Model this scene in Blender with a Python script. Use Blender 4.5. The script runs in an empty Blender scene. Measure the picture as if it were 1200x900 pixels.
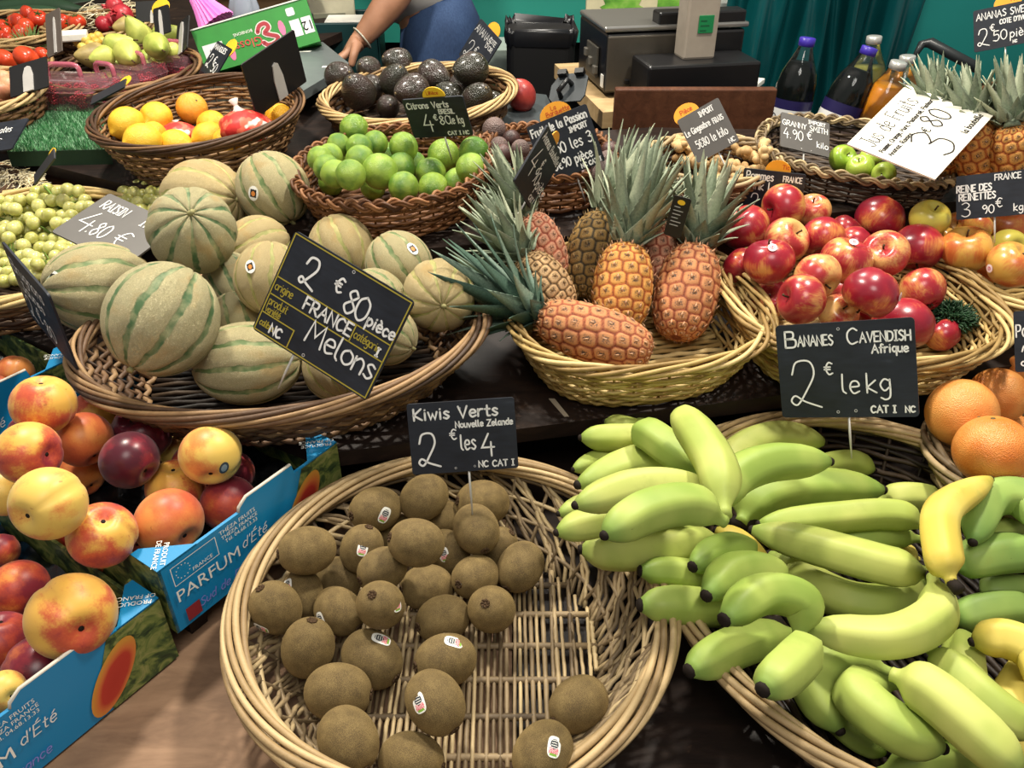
import bpy, math, random
import numpy as np
from mathutils import Vector, Matrix, Quaternion

# ------------------------------------------------------------------ camera, world, light, exposure
SC = bpy.context.scene
COL = SC.collection
TH = math.radians(34.0)
FPX = 970.0
CAM = Vector((0.0, 0.0, 1.55))
_cd = bpy.data.cameras.new('camera')
_cd.sensor_width = 36.0
_cd.lens = FPX / 1200.0 * 36.0
_cd.clip_start = 0.02
_co = bpy.data.objects.new('camera', _cd)
_co.location = CAM
_co.rotation_euler = (math.pi / 2 - TH, 0, 0)
COL.objects.link(_co)
SC.camera = _co
SC.view_settings.view_transform = 'Standard'
SC.view_settings.look = 'None'
SC.view_settings.gamma = 1.0
SC.view_settings.use_curve_mapping = False
SC.view_settings.exposure = 0.16
W = bpy.data.worlds.new('hall')
SC.world = W
W.use_nodes = True
W.node_tree.nodes['Background'].inputs[0].default_value = (1.0, 0.95, 0.88, 1)
W.node_tree.nodes['Background'].inputs[1].default_value = 0.30


def area_light(name, loc, aim, size, power, col=(1, 0.94, 0.84)):
    l = bpy.data.lights.new(name, 'AREA')
    l.shape = 'DISK'
    l.size = size
    l.energy = power
    l.color = col
    o = bpy.data.objects.new(name, l)
    o.location = loc
    o.rotation_euler = (Vector(aim) - Vector(loc)).to_track_quat('-Z', 'Y').to_euler()
    COL.objects.link(o)


area_light('hall_or_fill_light', (-0.75, 1.55, 2.75), (-0.2, 0.95, 0.9), 0.22, 42, (1, .93, .80))
area_light('hall_or_fill_light', (0.75, 1.45, 2.75), (0.35, 0.95, 0.9), 0.22, 38, (1, .93, .80))
area_light('hall_or_fill_light', (0.0, 2.9, 3.0), (0.0, 2.1, 1.0), 0.5, 30)
area_light('hall_or_fill_light', (0.1, -0.5, 3.0), (0.1, 0.8, 0.8), 1.0, 20, (1, 0.95, 0.88))  # fill light added over the front to lift the fruit, no lamp hangs here

# ------------------------------------------------------------------ pixel <-> place
CT, ST = math.cos(TH), math.sin(TH)


def ray(px, py):
    u = (px - 600.0) / FPX
    v = (py - 450.0) / FPX
    return Vector((u, CT - v * ST, -(ST + v * CT)))


def at_D(px, py, D):
    return CAM + ray(px, py) * D


def at_z(px, py, z):
    r = ray(px, py)
    return CAM + r * ((z - CAM.z) / r.z)


def depth(p):
    q = Vector(p) - CAM
    return q.y * CT - q.z * ST


# ------------------------------------------------------------------ nodes / materials
def lin(h):
    h = h.lstrip('#')
    v = [int(h[i:i + 2], 16) / 255 for i in (0, 2, 4)]
    return tuple(c / 12.92 if c <= 0.04045 else ((c + 0.055) / 1.055) ** 2.4 for c in v) + (1.0,)


class M:
    def __init__(s, name, rough=0.6, spec=0.5):
        s.m = bpy.data.materials.new(name)
        s.m.use_nodes = True
        s.t = s.m.node_tree
        s.b = s.t.nodes['Principled BSDF']
        s.b.inputs['Roughness'].default_value = rough
        s.b.inputs['Specular IOR Level'].default_value = spec

    def n(s, typ, ins=None, **kw):
        nd = s.t.nodes.new('ShaderNode' + typ)
        for k, v in kw.items():
            setattr(nd, k, v)
        for k, v in (ins or {}).items():
            s.set(nd.inputs[k], v)
        return nd

    def set(s, sock, v):
        if isinstance(v, bpy.types.NodeSocket):
            s.t.links.new(v, sock)
        else:
            sock.default_value = v

    def obj(s):
        return s.n('TexCoord').outputs['Object']

    def uv(s):
        return s.n('TexCoord').outputs['UV']

    def rnd(s):
        return s.n('ObjectInfo').outputs['Random']

    def attr(s, name):
        return s.n('Attribute', attribute_name=name).outputs['Fac']

    def mapping(s, vec, scale=(1, 1, 1), loc=(0, 0, 0)):
        return s.n('Mapping', {'Vector': vec, 'Scale': scale, 'Location': loc}).outputs[0]

    def shift(s, vec, amount=17.0):
        r = s.math('MULTIPLY', s.rnd(), amount)
        return s.n('VectorMath', {0: vec, 1: s.n('CombineXYZ', {0: r, 1: r, 2: r}).outputs[0]}, operation='ADD').outputs[0]

    def noise(s, vec, scale, detail=2.0, rough=0.5, dist=0.0):
        return s.n('TexNoise', {'Vector': vec, 'Scale': scale, 'Detail': detail, 'Roughness': rough, 'Distortion': dist}).outputs['Fac']

    def vor(s, vec, scale, feature='F1'):
        return s.n('TexVoronoi', {'Vector': vec, 'Scale': scale}, feature=feature).outputs['Distance']

    def math(s, op, a, b=0.0, c=0.0, clamp=False):
        nd = s.n('Math', {0: a, 1: b, 2: c}, operation=op)
        nd.use_clamp = clamp
        return nd.outputs[0]

    def ramp(s, fac, stops):
        nd = s.n('ValToRGB', {'Fac': fac})
        e = nd.color_ramp.elements
        while len(e) < len(stops):
            e.new(0.5)
        for i, (p, c) in enumerate(stops):
            e[i].position = p
            e[i].color = lin(c) if isinstance(c, str) else (c, c, c, 1)
        return nd.outputs[0]

    def mix(s, fac, a, b, blend='MIX'):
        nd = s.n('Mix', data_type='RGBA', blend_type=blend)
        s.set(nd.inputs[0], fac)
        s.set(nd.inputs[6], lin(a) if isinstance(a, str) else a)
        s.set(nd.inputs[7], lin(b) if isinstance(b, str) else b)
        return nd.outputs[2]

    def step(s, x, lo, hi):
        return s.n('MapRange', {0: x, 1: lo, 2: hi, 3: 0.0, 4: 1.0}, interpolation_type='SMOOTHSTEP').outputs[0]

    def hsv(s, col, h=0.5, sat=1.0, val=1.0):
        return s.n('HueSaturation', {'Color': col, 'Hue': h, 'Saturation': sat, 'Value': val}).outputs[0]

    def color(s, c):
        s.set(s.b.inputs['Base Color'], lin(c) if isinstance(c, str) else c)
        return s

    def bump(s, h, strength=0.3, dist=0.01):
        s.set(s.b.inputs['Normal'], s.n('Bump', {'Height': h, 'Strength': strength, 'Distance': dist}).outputs[0])
        return s

    def sss(s, w, rad=(0.01, 0.006, 0.003), scale=1.0):
        s.b.inputs['Subsurface Weight'].default_value = w
        s.b.inputs['Subsurface Radius'].default_value = rad
        s.b.inputs['Subsurface Scale'].default_value = scale
        return s


_plain = {}


def plain(c, rough=0.6, spec=0.5, metal=0.0):
    k = (c, rough, spec, metal)
    if k not in _plain:
        m = M('plain_' + c.strip('#'), rough, spec)
        nz = m.noise(m.obj(), 40.0, 3.0)
        m.color(m.hsv(lin(c), 0.5, 1.0, m.n('MapRange', {0: nz, 1: 0.3, 2: 0.7, 3: 0.93, 4: 1.05}).outputs[0]))
        m.b.inputs['Metallic'].default_value = metal
        _plain[k] = m.m
    return _plain[k]


# ------------------------------------------------------------------ meshes
class MB:
    """collects shapes, gives ONE mesh"""

    def __init__(s):
        s.v, s.f, s.mi, s.a, s.uv = [], [], [], [], []

    def add(s, verts, faces, mi=0, a=0.5, uvs=None):
        o = len(s.v)
        s.v.extend([tuple(p) for p in verts])
        s.a.extend([a] * len(verts) if not hasattr(a, '__len__') else list(a))
        for i, f in enumerate(faces):
            s.f.append([k + o for k in f])
            s.mi.append(mi if not hasattr(mi, '__len__') else mi[i])
            s.uv.append(uvs[i] if uvs else [(0, 0)] * len(f))
        return s

    def box(s, c, size, mi=0, R=None):
        x, y, z = [k / 2 for k in size]
        vs = [Vector((i * x, j * y, k * z)) for i in (-1, 1) for j in (-1, 1) for k in (-1, 1)]
        if R is not None:
            vs = [R @ p for p in vs]
        vs = [p + Vector(c) for p in vs]
        return s.add(vs, [(0, 1, 3, 2), (4, 6, 7, 5), (0, 4, 5, 1), (2, 3, 7, 6), (0, 2, 6, 4), (1, 5, 7, 3)], mi)

    def tube(s, pts, r, sides=6, closed=False, mi=0, a=0.5, squash=None, caps=True):
        P = np.array([tuple(p) for p in pts], float)
        n = len(P)
        if closed:
            T = np.roll(P, -1, 0) - np.roll(P, 1, 0)
        else:
            T = np.gradient(P, axis=0)
        T /= np.linalg.norm(T, axis=1)[:, None] + 1e-12
        up = np.array((0, 0, 1.0)) if abs(T[0][2]) < 0.9 else np.array((1.0, 0, 0))
        N = np.empty_like(P)
        k = up - T[0] * up.dot(T[0])
        N[0] = k / np.linalg.norm(k)
        for i in range(1, n):
            k = N[i - 1] - T[i] * N[i - 1].dot(T[i])
            N[i] = k / (np.linalg.norm(k) + 1e-12)
        B = np.cross(T, N)
        R = np.full(n, r) if not hasattr(r, '__len__') else np.array(r, float)
        an = np.arange(sides) * 2 * math.pi / sides
        V = P[:, None, :] + R[:, None, None] * (np.cos(an)[None, :, None] * N[:, None, :] + np.sin(an)[None, :, None] * B[:, None, :])
        F = []
        for i in range(n if closed else n - 1):
            i2 = (i + 1) % n
            for j in range(sides):
                j2 = (j + 1) % sides
                F.append((i * sides + j, i * sides + j2, i2 * sides + j2, i2 * sides + j))
        if not closed and caps:
            F.append(tuple(range(sides))[::-1])
            F.append(tuple((n - 1) * sides + j for j in range(sides)))
        return s.add(V.reshape(-1, 3).tolist(), F, mi, a)

    def build(s, name, mats, parent=None, smooth=True, M4=None):
        me = s.mesh(name, mats, smooth)
        return ob(name, me, parent, M4)

    def mesh(s, name, mats, smooth=True):
        me = bpy.data.meshes.new(name)
        me.from_pydata(s.v, [], s.f)
        for m in (mats if isinstance(mats, (list, tuple)) else [mats]):
            me.materials.append(m)
        me.polygons.foreach_set('material_index', s.mi)
        me.polygons.foreach_set('use_smooth', [smooth] * len(s.f))
        at = me.attributes.new('rnd', 'FLOAT', 'POINT')
        at.data.foreach_set('value', [float(x) for x in s.a])
        ul = me.uv_layers.new(name='UVMap')
        flat = [c for f in s.uv for t in f for c in t]
        ul.data.foreach_set('uv', flat)
        me.update()
        return me


def ob(name, me, parent=None, M4=None):
    o = bpy.data.objects.new(name, me)
    COL.objects.link(o)
    if parent is not None:
        o.parent = parent
    if M4 is not None:
        o.matrix_local = M4
    return o


def tag(o, label, cat, group=None, kind=None):
    o['label'] = label
    o['category'] = cat
    if group:
        o['group'] = group
    if kind:
        o['kind'] = kind
    return o


def thing(name, label, cat, M4=None, group=None):
    o = ob(name, None, None, M4)
    o.empty_display_size = 0.02
    return tag(o, label, cat, group)


def structure(o):
    o['kind'] = 'structure'
    return o


def lathe(fn, nu, nv):
    mb = MB()
    vs, fs, uv = [tuple(fn(0, 0))], [], []
    for i in range(1, nv):
        for j in range(nu):
            vs.append(tuple(fn(j / nu, i / nv)))
    vs.append(tuple(fn(0, 1)))
    q = lambda i, j: 1 + (i - 1) * nu + j % nu
    for j in range(nu):
        u0, u1 = j / nu, (j + 1) / nu
        fs.append((0, q(1, j), q(1, j + 1)))
        uv.append([((u0 + u1) / 2, 1), (u0, 1 - 1 / nv), (u1, 1 - 1 / nv)])
        for i in range(1, nv - 1):
            fs.append((q(i, j), q(i + 1, j), q(i + 1, j + 1), q(i, j + 1)))
            uv.append([(u0, 1 - i / nv), (u0, 1 - (i + 1) / nv), (u1, 1 - (i + 1) / nv), (u1, 1 - i / nv)])
        fs.append((q(nv - 1, j + 1), q(nv - 1, j), len(vs) - 1))
        uv.append([(u1, 1 / nv), (u0, 1 / nv), ((u0 + u1) / 2, 0)])
    mb.add(vs, fs, 0, 0.5, uv)
    return mb


def catmull(P, n):
    P = [Vector(p) for p in P]
    if len(P) == 2:
        return [P[0].lerp(P[1], i / n) for i in range(n + 1)]
    Q = [P[0] * 2 - P[1]] + P + [P[-1] * 2 - P[-2]]
    out = []
    segs = len(P) - 1
    for k in range(n + 1):
        t = k / n * segs
        i = min(int(t), segs - 1)
        t -= i
        a, b, c, d = Q[i:i + 4]
        out.append(0.5 * ((2 * b) + (c - a) * t + (2 * a - 5 * b + 4 * c - d) * t * t + (3 * b - a - 3 * c + d) * t ** 3))
    return out


def rot_to(axis, spin=0.0):
    return Vector((0, 0, 1)).rotation_difference(Vector(axis).normalized()).to_matrix() @ Matrix.Rotation(spin, 3, 'Z')


def view_axes(p):
    w = (CAM - Vector(p)).normalized()
    r = Vector((0, 0, 1)).cross(w).normalized()
    u = w.cross(r)
    return r, u, w


def look_dir(p, dx, dy):
    """direction on a ball at p whose surface point shows at (dx,dy) ball radii from its middle (dy down)"""
    r, u, w = view_axes(p)
    k = dx * dx + dy * dy
    if k > 1:
        dx, dy, k = dx / math.sqrt(k), dy / math.sqrt(k), 1.0
    return (r * dx - u * dy + w * math.sqrt(1 - k)).normalized()


def M4(loc, R=None, s=1.0):
    m = (R if R is not None else Matrix.Identity(3)).to_4x4() @ Matrix.Diagonal((s, s, s, 1)) if not hasattr(s, '__len__') else R.to_4x4() @ Matrix.Diagonal((*s, 1))
    m.translation = Vector(loc)
    return m


def spline_prof(pts):
    xs = [p[0] for p in pts]
    ys = [p[1] for p in pts]
    return lambda t: float(np.interp(t, xs, ys))
# ------------------------------------------------------------------ stall frame: two sloping tiers
YAW = math.radians(12.0)
E1 = Vector((math.cos(YAW), math.sin(YAW)))
E2 = Vector((-E1.y, E1.x))
G1 = Vector((-0.875, 0.485)).normalized()          # along the edge of the stall's other wing
G2 = Vector((0.485, 0.875)).normalized()
KC = Vector((-0.25, 0.857))                         # corner of the middle tier
SLOPE = 0.09
ZF = 0.74                                           # front board
Z2, Z3 = 0.86, 0.985
OFF3 = 0.34


def dist_tier(x, y, off):
    p = Vector((x, y)) - KC
    return min(p.dot(E2), p.dot(G2)) - off


def z2(x, y):
    return Z2 + SLOPE * dist_tier(x, y, 0.0)


def z3(x, y):
    return Z3 + SLOPE * dist_tier(x, y, OFF3)


def tilt_at(fn, x, y):
    d = 0.01
    n = Vector((-(fn(x + d, y) - fn(x - d, y)) / (2 * d), -(fn(x, y + d) - fn(x, y - d)) / (2 * d), 1)).normalized()
    return Vector((0, 0, 1)).rotation_difference(n).to_matrix(), n


# ------------------------------------------------------------------ handwriting: a small stroke alphabet
GL = {
    'A': (7, "0,0 3.5,10 7,0|1.3,4 5.8,4"), 'B': (6, "0,0 0,10|~0,10 4.5,9.5 4.5,6 .3,5.3|~.3,5.3 5.8,4.8 5.5,.5 0,0"),
    'C': (6.3, "~6,8.5 3.5,10 .5,7.5 .3,3 2.5,0 6,1.2"), 'D': (6.5, "0,0 0,10|~0,10 5,9 6.3,5 4.5,1 0,0"),
    'E': (5.3, "5,10 0,10 0,0 5.2,0|0,5.2 4.3,5.2"), 'F': (5, "5,10 0,10 0,0|0,5.2 4,5.2"),
    'G': (6.6, "~6,8.6 3.5,10 .4,7 .5,2.5 3.5,0 6,1.5 6.2,4|6.4,4.4 3.8,4.4"), 'H': (6, "0,0 0,10|6,0 6,10|0,5 6,5"),
    'I': (3, "1.5,0 1.5,10|0,10 3,10|0,0 3,0"), 'J': (5, "~4.5,10 4.5,2.5 2.5,0 0,1.8|2.4,10 6,10"), 'K': (5.8, "0,0 0,10|5.5,10 0,4.5 5.8,0"),
    'L': (5, "0,10 0,0 5,0"), 'M': (8, "0,0 1,10 4,3.5 7,10 8,0"), 'N': (6.2, "0,0 0,10 6,0 6,10"),
    'O': (7, "~3.5,10 .3,7.5 .3,2.5 3.5,0 6.7,2.5 6.7,7.5 3.5,10"), 'P': (5.6, "0,0 0,10|~0,10 4.5,9.6 5.4,7 4,5 0,4.6"),
    'R': (6, "0,0 0,10|~0,10 4.5,9.6 5.2,7 4,5 0,4.6|2,4.6 6,0"), 'S': (5.3, "~5,8.7 2.8,10 .4,8 2.5,5.4 5.2,3 3,0 .2,1.2"),
    'T': (6, "0,10 6,10|3,10 3,0"), 'U': (6, "~0,10 0,3 3,0 6,3 6,10"), 'V': (6.4, "0,10 3.2,0 6.4,10"), 'W': (8, "0,10 2,0 4,7 6,0 8,10"),
    'X': (6, "0,0 6,10|0,10 6,0"), 'Y': (6, "0,10 3,5 6,10|3,5 3,0"), 'Z': (6, "0,10 6,10 0,0 6,0"),
    'a': (5, "~4.6,5.8 2,6.5 .2,3.2 2,0 4.5,2.2|4.7,6.3 4.7,0"), 'b': (4.8, "0,10 0,0|~0,3.2 2.5,6.2 4.8,3.2 2.5,0 0,1.5"),
    'c': (4.4, "~4.3,5.5 2,6.4 .2,3.2 2,0 4.4,1"), 'd': (4.8, "~4.6,5 2,6.5 .2,3.2 2,0 4.6,1.6|4.7,10 4.7,0"),
    'e': (4.7, "~.4,3.3 4.4,3.8 3.6,6.2 1.2,6 .2,3 1.8,0 4.6,1"), 'f': (3.8, "~4,9.3 2.4,10 1.5,8 1.5,0|0,6 3.4,6"),
    'g': (4.8, "~4.5,5.6 2,6.5 .2,3.6 2,.6 4.5,2.5|~4.6,6.3 4.6,-2 2.5,-4 .3,-3"), 'h': (4.5, "0,10 0,0|~0,4 2.4,6.4 4.4,4.5 4.4,0"),
    'i': (1.5, ".7,6.2 .7,0|.7,8.6 .8,8.9"), 'j': (2.5, "~2,6.2 2,-2 0,-3.5|2,8.6 2.1,8.9"), 'k': (4.4, "0,10 0,0|4,6.4 0,2.8 4.4,0"),
    'l': (2, "~.4,10 .3,2 1.8,0"), 'm': (7, "0,6.3 0,0|~0,4.3 1.8,6.4 3.4,4.8 3.4,0|~3.4,4.3 5.2,6.4 6.9,4.8 6.9,0"),
    'n': (4.6, "0,6.3 0,0|~0,4.2 2.3,6.4 4.4,4.6 4.4,0"), 'o': (5, "~2.5,6.5 .2,4.8 .2,1.7 2.5,0 4.8,1.7 4.8,4.8 2.5,6.5"),
    'p': (4.8, "0,6.3 0,-4|~0,4 2.3,6.5 4.7,3.4 2.4,0 0,1.5"), 'q': (4.8, "~4.5,5.6 2,6.5 .2,3.6 2,.3 4.5,2|4.6,6.3 4.6,-4"),
    'r': (3.5, "0,6.3 0,0|~0,3.8 1.5,6 3.5,6.2"), 's': (4, "~3.8,5.6 2,6.5 .5,5.2 2,3.4 3.8,1.8 2.2,0 .1,.9"),
    't': (3.5, "~1.6,9.5 1.6,1.2 3.4,.3|0,6.4 3.5,6.4"), 'u': (4.5, "~0,6.3 0,1.8 2,0 4.3,2|4.4,6.3 4.4,0"), 'v': (4.6, "0,6.3 2.3,0 4.6,6.3"),
    'w': (6.4, "0,6.3 1.6,0 3.2,4.6 4.8,0 6.4,6.3"), 'x': (4.4, "0,6.3 4.4,0|4.4,6.3 0,0"), 'y': (4.6, "0,6.3 2.3,.5|4.6,6.3 1.2,-4"), 'z': (4.4, "0,6.3 4.2,6.3 0,0 4.4,0"),
    '0': (5.4, "~2.7,10 .3,7.5 .3,2.5 2.7,0 5.1,2.5 5.1,7.5 2.7,10"), '1': (3, "0,7.5 2.6,10 2.6,0"),
    '2': (6, "~.6,7 1.6,9.7 4.4,9.8 5.2,7 3.4,3.2 1.4,.2 .1,1 1,2.2 3,.9 6.4,-.4"), '3': (5.4, "~.4,9 3,10 5,8 3,5.6 2,5.4 5,4.4 5.2,1.5 2.6,0 .2,1"),
    '4': (5.6, "3.2,10 0,3.6 5.6,3.6|4.2,6 4.2,-.5"), '5': (5.2, "5,10 1,10 .7,5.8|~.7,5.8 4,6.4 5.4,3.5 3.5,.2 .2,.8"),
    '6': (5.2, "~4.6,9.6 1.6,7 .3,3 2.6,0 5,2.4 3.6,5 .6,4"), '7': (5.2, "0,10 5.2,10 1.6,0"),
    '8': (5.2, "~4.5,8.5 2.7,10 .8,8 2.7,5.6 5,2.8 2.7,0 .4,2.6 2.7,5.5 4.6,7.8 4.5,8.5"), '9': (5.2, "~5,8 2.6,10 .4,7.6 2.4,5.2 5,7.5 5,3 3.6,0"),
    '€': (5.6, "~5.5,9 3,10 1,7 1,3 3,0 5.6,1|-.6,6.2 4,6.2|-.6,4.2 3.8,4.2"), '.': (1.2, ".5,.2 .7,.5"), ',': (1.5, ".8,.6 .2,-1.4"),
    "'": (1.2, ".5,10 .4,7.8"), ' ': (3.6, ""),
}
for _c, _b, _a in (('é', 'e', '|1.8,8 3.6,9.8'), ('è', 'e', '|1.2,9.8 2.8,8'), ('É', 'E', '|2,11.4 4,13'), ('È', 'E', '|1.2,13 3,11.4')):
    GL[_c] = (GL[_b][0], GL[_b][1] + _a)


def strokes(text, x, y, h, track=1.7, slant=0.0, wob=0.0, rise=0.0, rng=None):
    out = []
    k = h / 10.0
    cx = 0.0
    for ch in text:
        w, d = GL[ch]
        j = (rng.uniform(-wob, wob) if rng else 0.0)
        for st in [q for q in d.split('|') if q]:
            sm = st[0] == '~'
            pts = [tuple(float(a) for a in p.split(',')) for p in st.lstrip('~').split()]
            if sm:
                pts = [(p.x, p.y) for p in catmull([(a, b, 0) for a, b in pts], 5 * (len(pts) - 1))]
            out.append([(x + (cx + a + slant * b) * k, y + (b + j) * k + rise * cx * k) for a, b in pts])
        cx += w + track
    return out, cx * k


def ribbon(mb, pts, w, z=0.0, mi=0):
    n = len(pts)
    P = [Vector((a, b)) for a, b in pts]
    L, R = [], []
    for i in range(n):
        t0 = (P[i] - P[i - 1]).normalized() if i else (P[1] - P[0]).normalized()
        t1 = (P[i + 1] - P[i]).normalized() if i < n - 1 else t0
        t = t0 + t1
        t = t.normalized() if t.length > 0.2 else t1
        nn = Vector((-t.y, t.x)) * (w / 2) / max(0.55, abs(t.dot(t1)))
        L.append((P[i].x + nn.x, P[i].y + nn.y, z))
        R.append((P[i].x - nn.x, P[i].y - nn.y, z))
    mb.add(L + R, [(i, n + i, n + i + 1, i + 1) for i in range(n - 1)], mi)
    for e in (P[0], P[-1]):
        mb.add([(e.x + w / 2 * math.cos(a * math.pi / 4), e.y + w / 2 * math.sin(a * math.pi / 4), z) for a in range(8)], [tuple(range(8))], mi)


def round_rect(w, h, r, n=5):
    pts = []
    for cx, cy, a0 in ((w - r, h - r, 0), (r, h - r, 90), (r, r, 180), (w - r, r, 270)):
        for i in range(n + 1):
            a = math.radians(a0 + 90 * i / n)
            pts.append((cx + r * math.cos(a), cy + r * math.sin(a)))
    return pts


def slab(mb, outline, z0, z1, mi=0):
    n = len(outline)
    vs = [(a, b, z0) for a, b in outline] + [(a, b, z1) for a, b in outline]
    fs = [tuple(range(n))[::-1], tuple(range(n, 2 * n))] + [(i, (i + 1) % n, n + (i + 1) % n, n + i) for i in range(n)]
    return mb.add(vs, fs, mi)


def print_mesh(text, size):
    """ordinary printed lettering as a flat mesh (origin at its middle)"""
    cu = bpy.data.curves.new('lettering', 'FONT')
    cu.body = text
    cu.size = size
    cu.align_x, cu.align_y = 'CENTER', 'CENTER'
    cu.resolution_u = 2
    o = bpy.data.objects.new('lettering', cu)
    COL.objects.link(o)
    bpy.context.view_layer.update()
    me = bpy.data.meshes.new_from_object(o.evaluated_get(bpy.context.evaluated_depsgraph_get()))
    bpy.data.objects.remove(o)
    bpy.data.curves.remove(cu)
    return me


# ------------------------------------------------------------------ price boards
def slate():
    m = M('slate', 0.42, 0.4)
    v = m.obj()
    a = m.noise(v, 9.0, 4.0, 0.6)
    b = m.noise(m.mapping(v, (20, 90, 20)), 2.0, 3.0)
    c = m.ramp(m.math('MULTIPLY_ADD', b, 0.35, m.math('MULTIPLY', a, 0.7)), [(0.35, '#15181f'), (0.6, '#212630'), (0.8, '#383f4b')])
    m.color(c)
    m.set(m.b.inputs['Roughness'], m.ramp(a, [(0.3, 0.38), (0.7, 0.6)]))
    return m.m


SLATE = slate()
SLATE_GREY = plain('#55524f', 0.5)
CHALK = plain('#e9e9e6', 0.7, 0.2)
CHALK_DIM = plain('#b9b9b8', 0.7, 0.2)
INK = plain('#2b2723', 0.7, 0.2)
YELLOW = plain('#f3c52e', 0.5)
ORANGE_TAB = plain('#f2a52a', 0.5)
TAB_RED = plain('#c8501e', 0.6)
GOLD = plain('#a8982f', 0.6)
WHITE_CARD = plain('#f4f1e2', 0.5)
GREY_SPIKE = plain('#b7b4b0', 0.4)
BLACK_CARD = plain('#0c0c0e', 0.55)
BROWN_CARD = plain('#5a5048', 0.6)
STEEL_WIRE = plain('#c9c7c2', 0.35, 0.5, 0.3)


def fit_board(quad, D, lean=0.35, prior=0.06, aspect=None, turn=0.0):
    """the flat rectangle whose four corners show at the pixels of quad (top-left, top-right, bottom-right, bottom-left)"""
    cx, cy = sum(p[0] for p in quad) / 4, sum(p[1] for p in quad) / 4
    C = at_D(cx, cy, D)
    w = CAM - C
    n0 = Vector((w.x, w.y, 0)).normalized()
    n0 = Matrix.Rotation(turn, 3, 'Z') @ n0
    n0 = (n0 * math.cos(lean) + Vector((0, 0, 1)) * math.sin(lean)).normalized()
    a1 = Vector((0, 0, 1)).cross(n0).normalized()
    a2 = n0.cross(a1)
    best = None
    rays = [ray(*p) for p in quad]
    for i in range(-24, 25):
        for j in range(-20, 21):
            n = (n0 + a1 * math.tan(i * 0.05) + a2 * math.tan(j * 0.05)).normalized()
            P = []
            for r in rays:
                d = r.dot(n)
                if d > -0.12:
                    break
                P.append(CAM + r * ((C - CAM).dot(n) / d))
            if len(P) < 4:
                continue
            t, b, l, rr = P[1] - P[0], P[2] - P[3], P[3] - P[0], P[2] - P[1]
            ex, ey = (t + b).normalized(), (l + rr).normalized()
            c = ex.dot(ey) ** 2 + math.log(t.length / b.length) ** 2 + math.log(l.length / rr.length) ** 2 + prior * ((i * 0.05) ** 2 + (j * 0.05) ** 2)
            if aspect:
                c += 0.4 * math.log((t + b).length / (l + rr).length / aspect) ** 2
            if best is None or c < best[0]:
                best = (c, P, n)
    _, P, n = best
    ex = ((P[1] - P[0]) + (P[2] - P[3])).normalized()
    ey = ((P[0] - P[3]) + (P[1] - P[2]))
    ey = (ey - ex * ey.dot(ex)).normalized()
    Wd = ((P[1] - P[0]).length + (P[2] - P[3]).length) / 2
    Hd = ((P[0] - P[3]).length + (P[1] - P[2]).length) / 2
    ctr = (P[0] + P[1] + P[2] + P[3]) / 4
    m = Matrix((ex, ey, ex.cross(ey))).transposed().to_4x4()
    m.translation = ctr - ex * Wd / 2 - ey * Hd / 2
    return m, Wd, Hd


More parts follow.
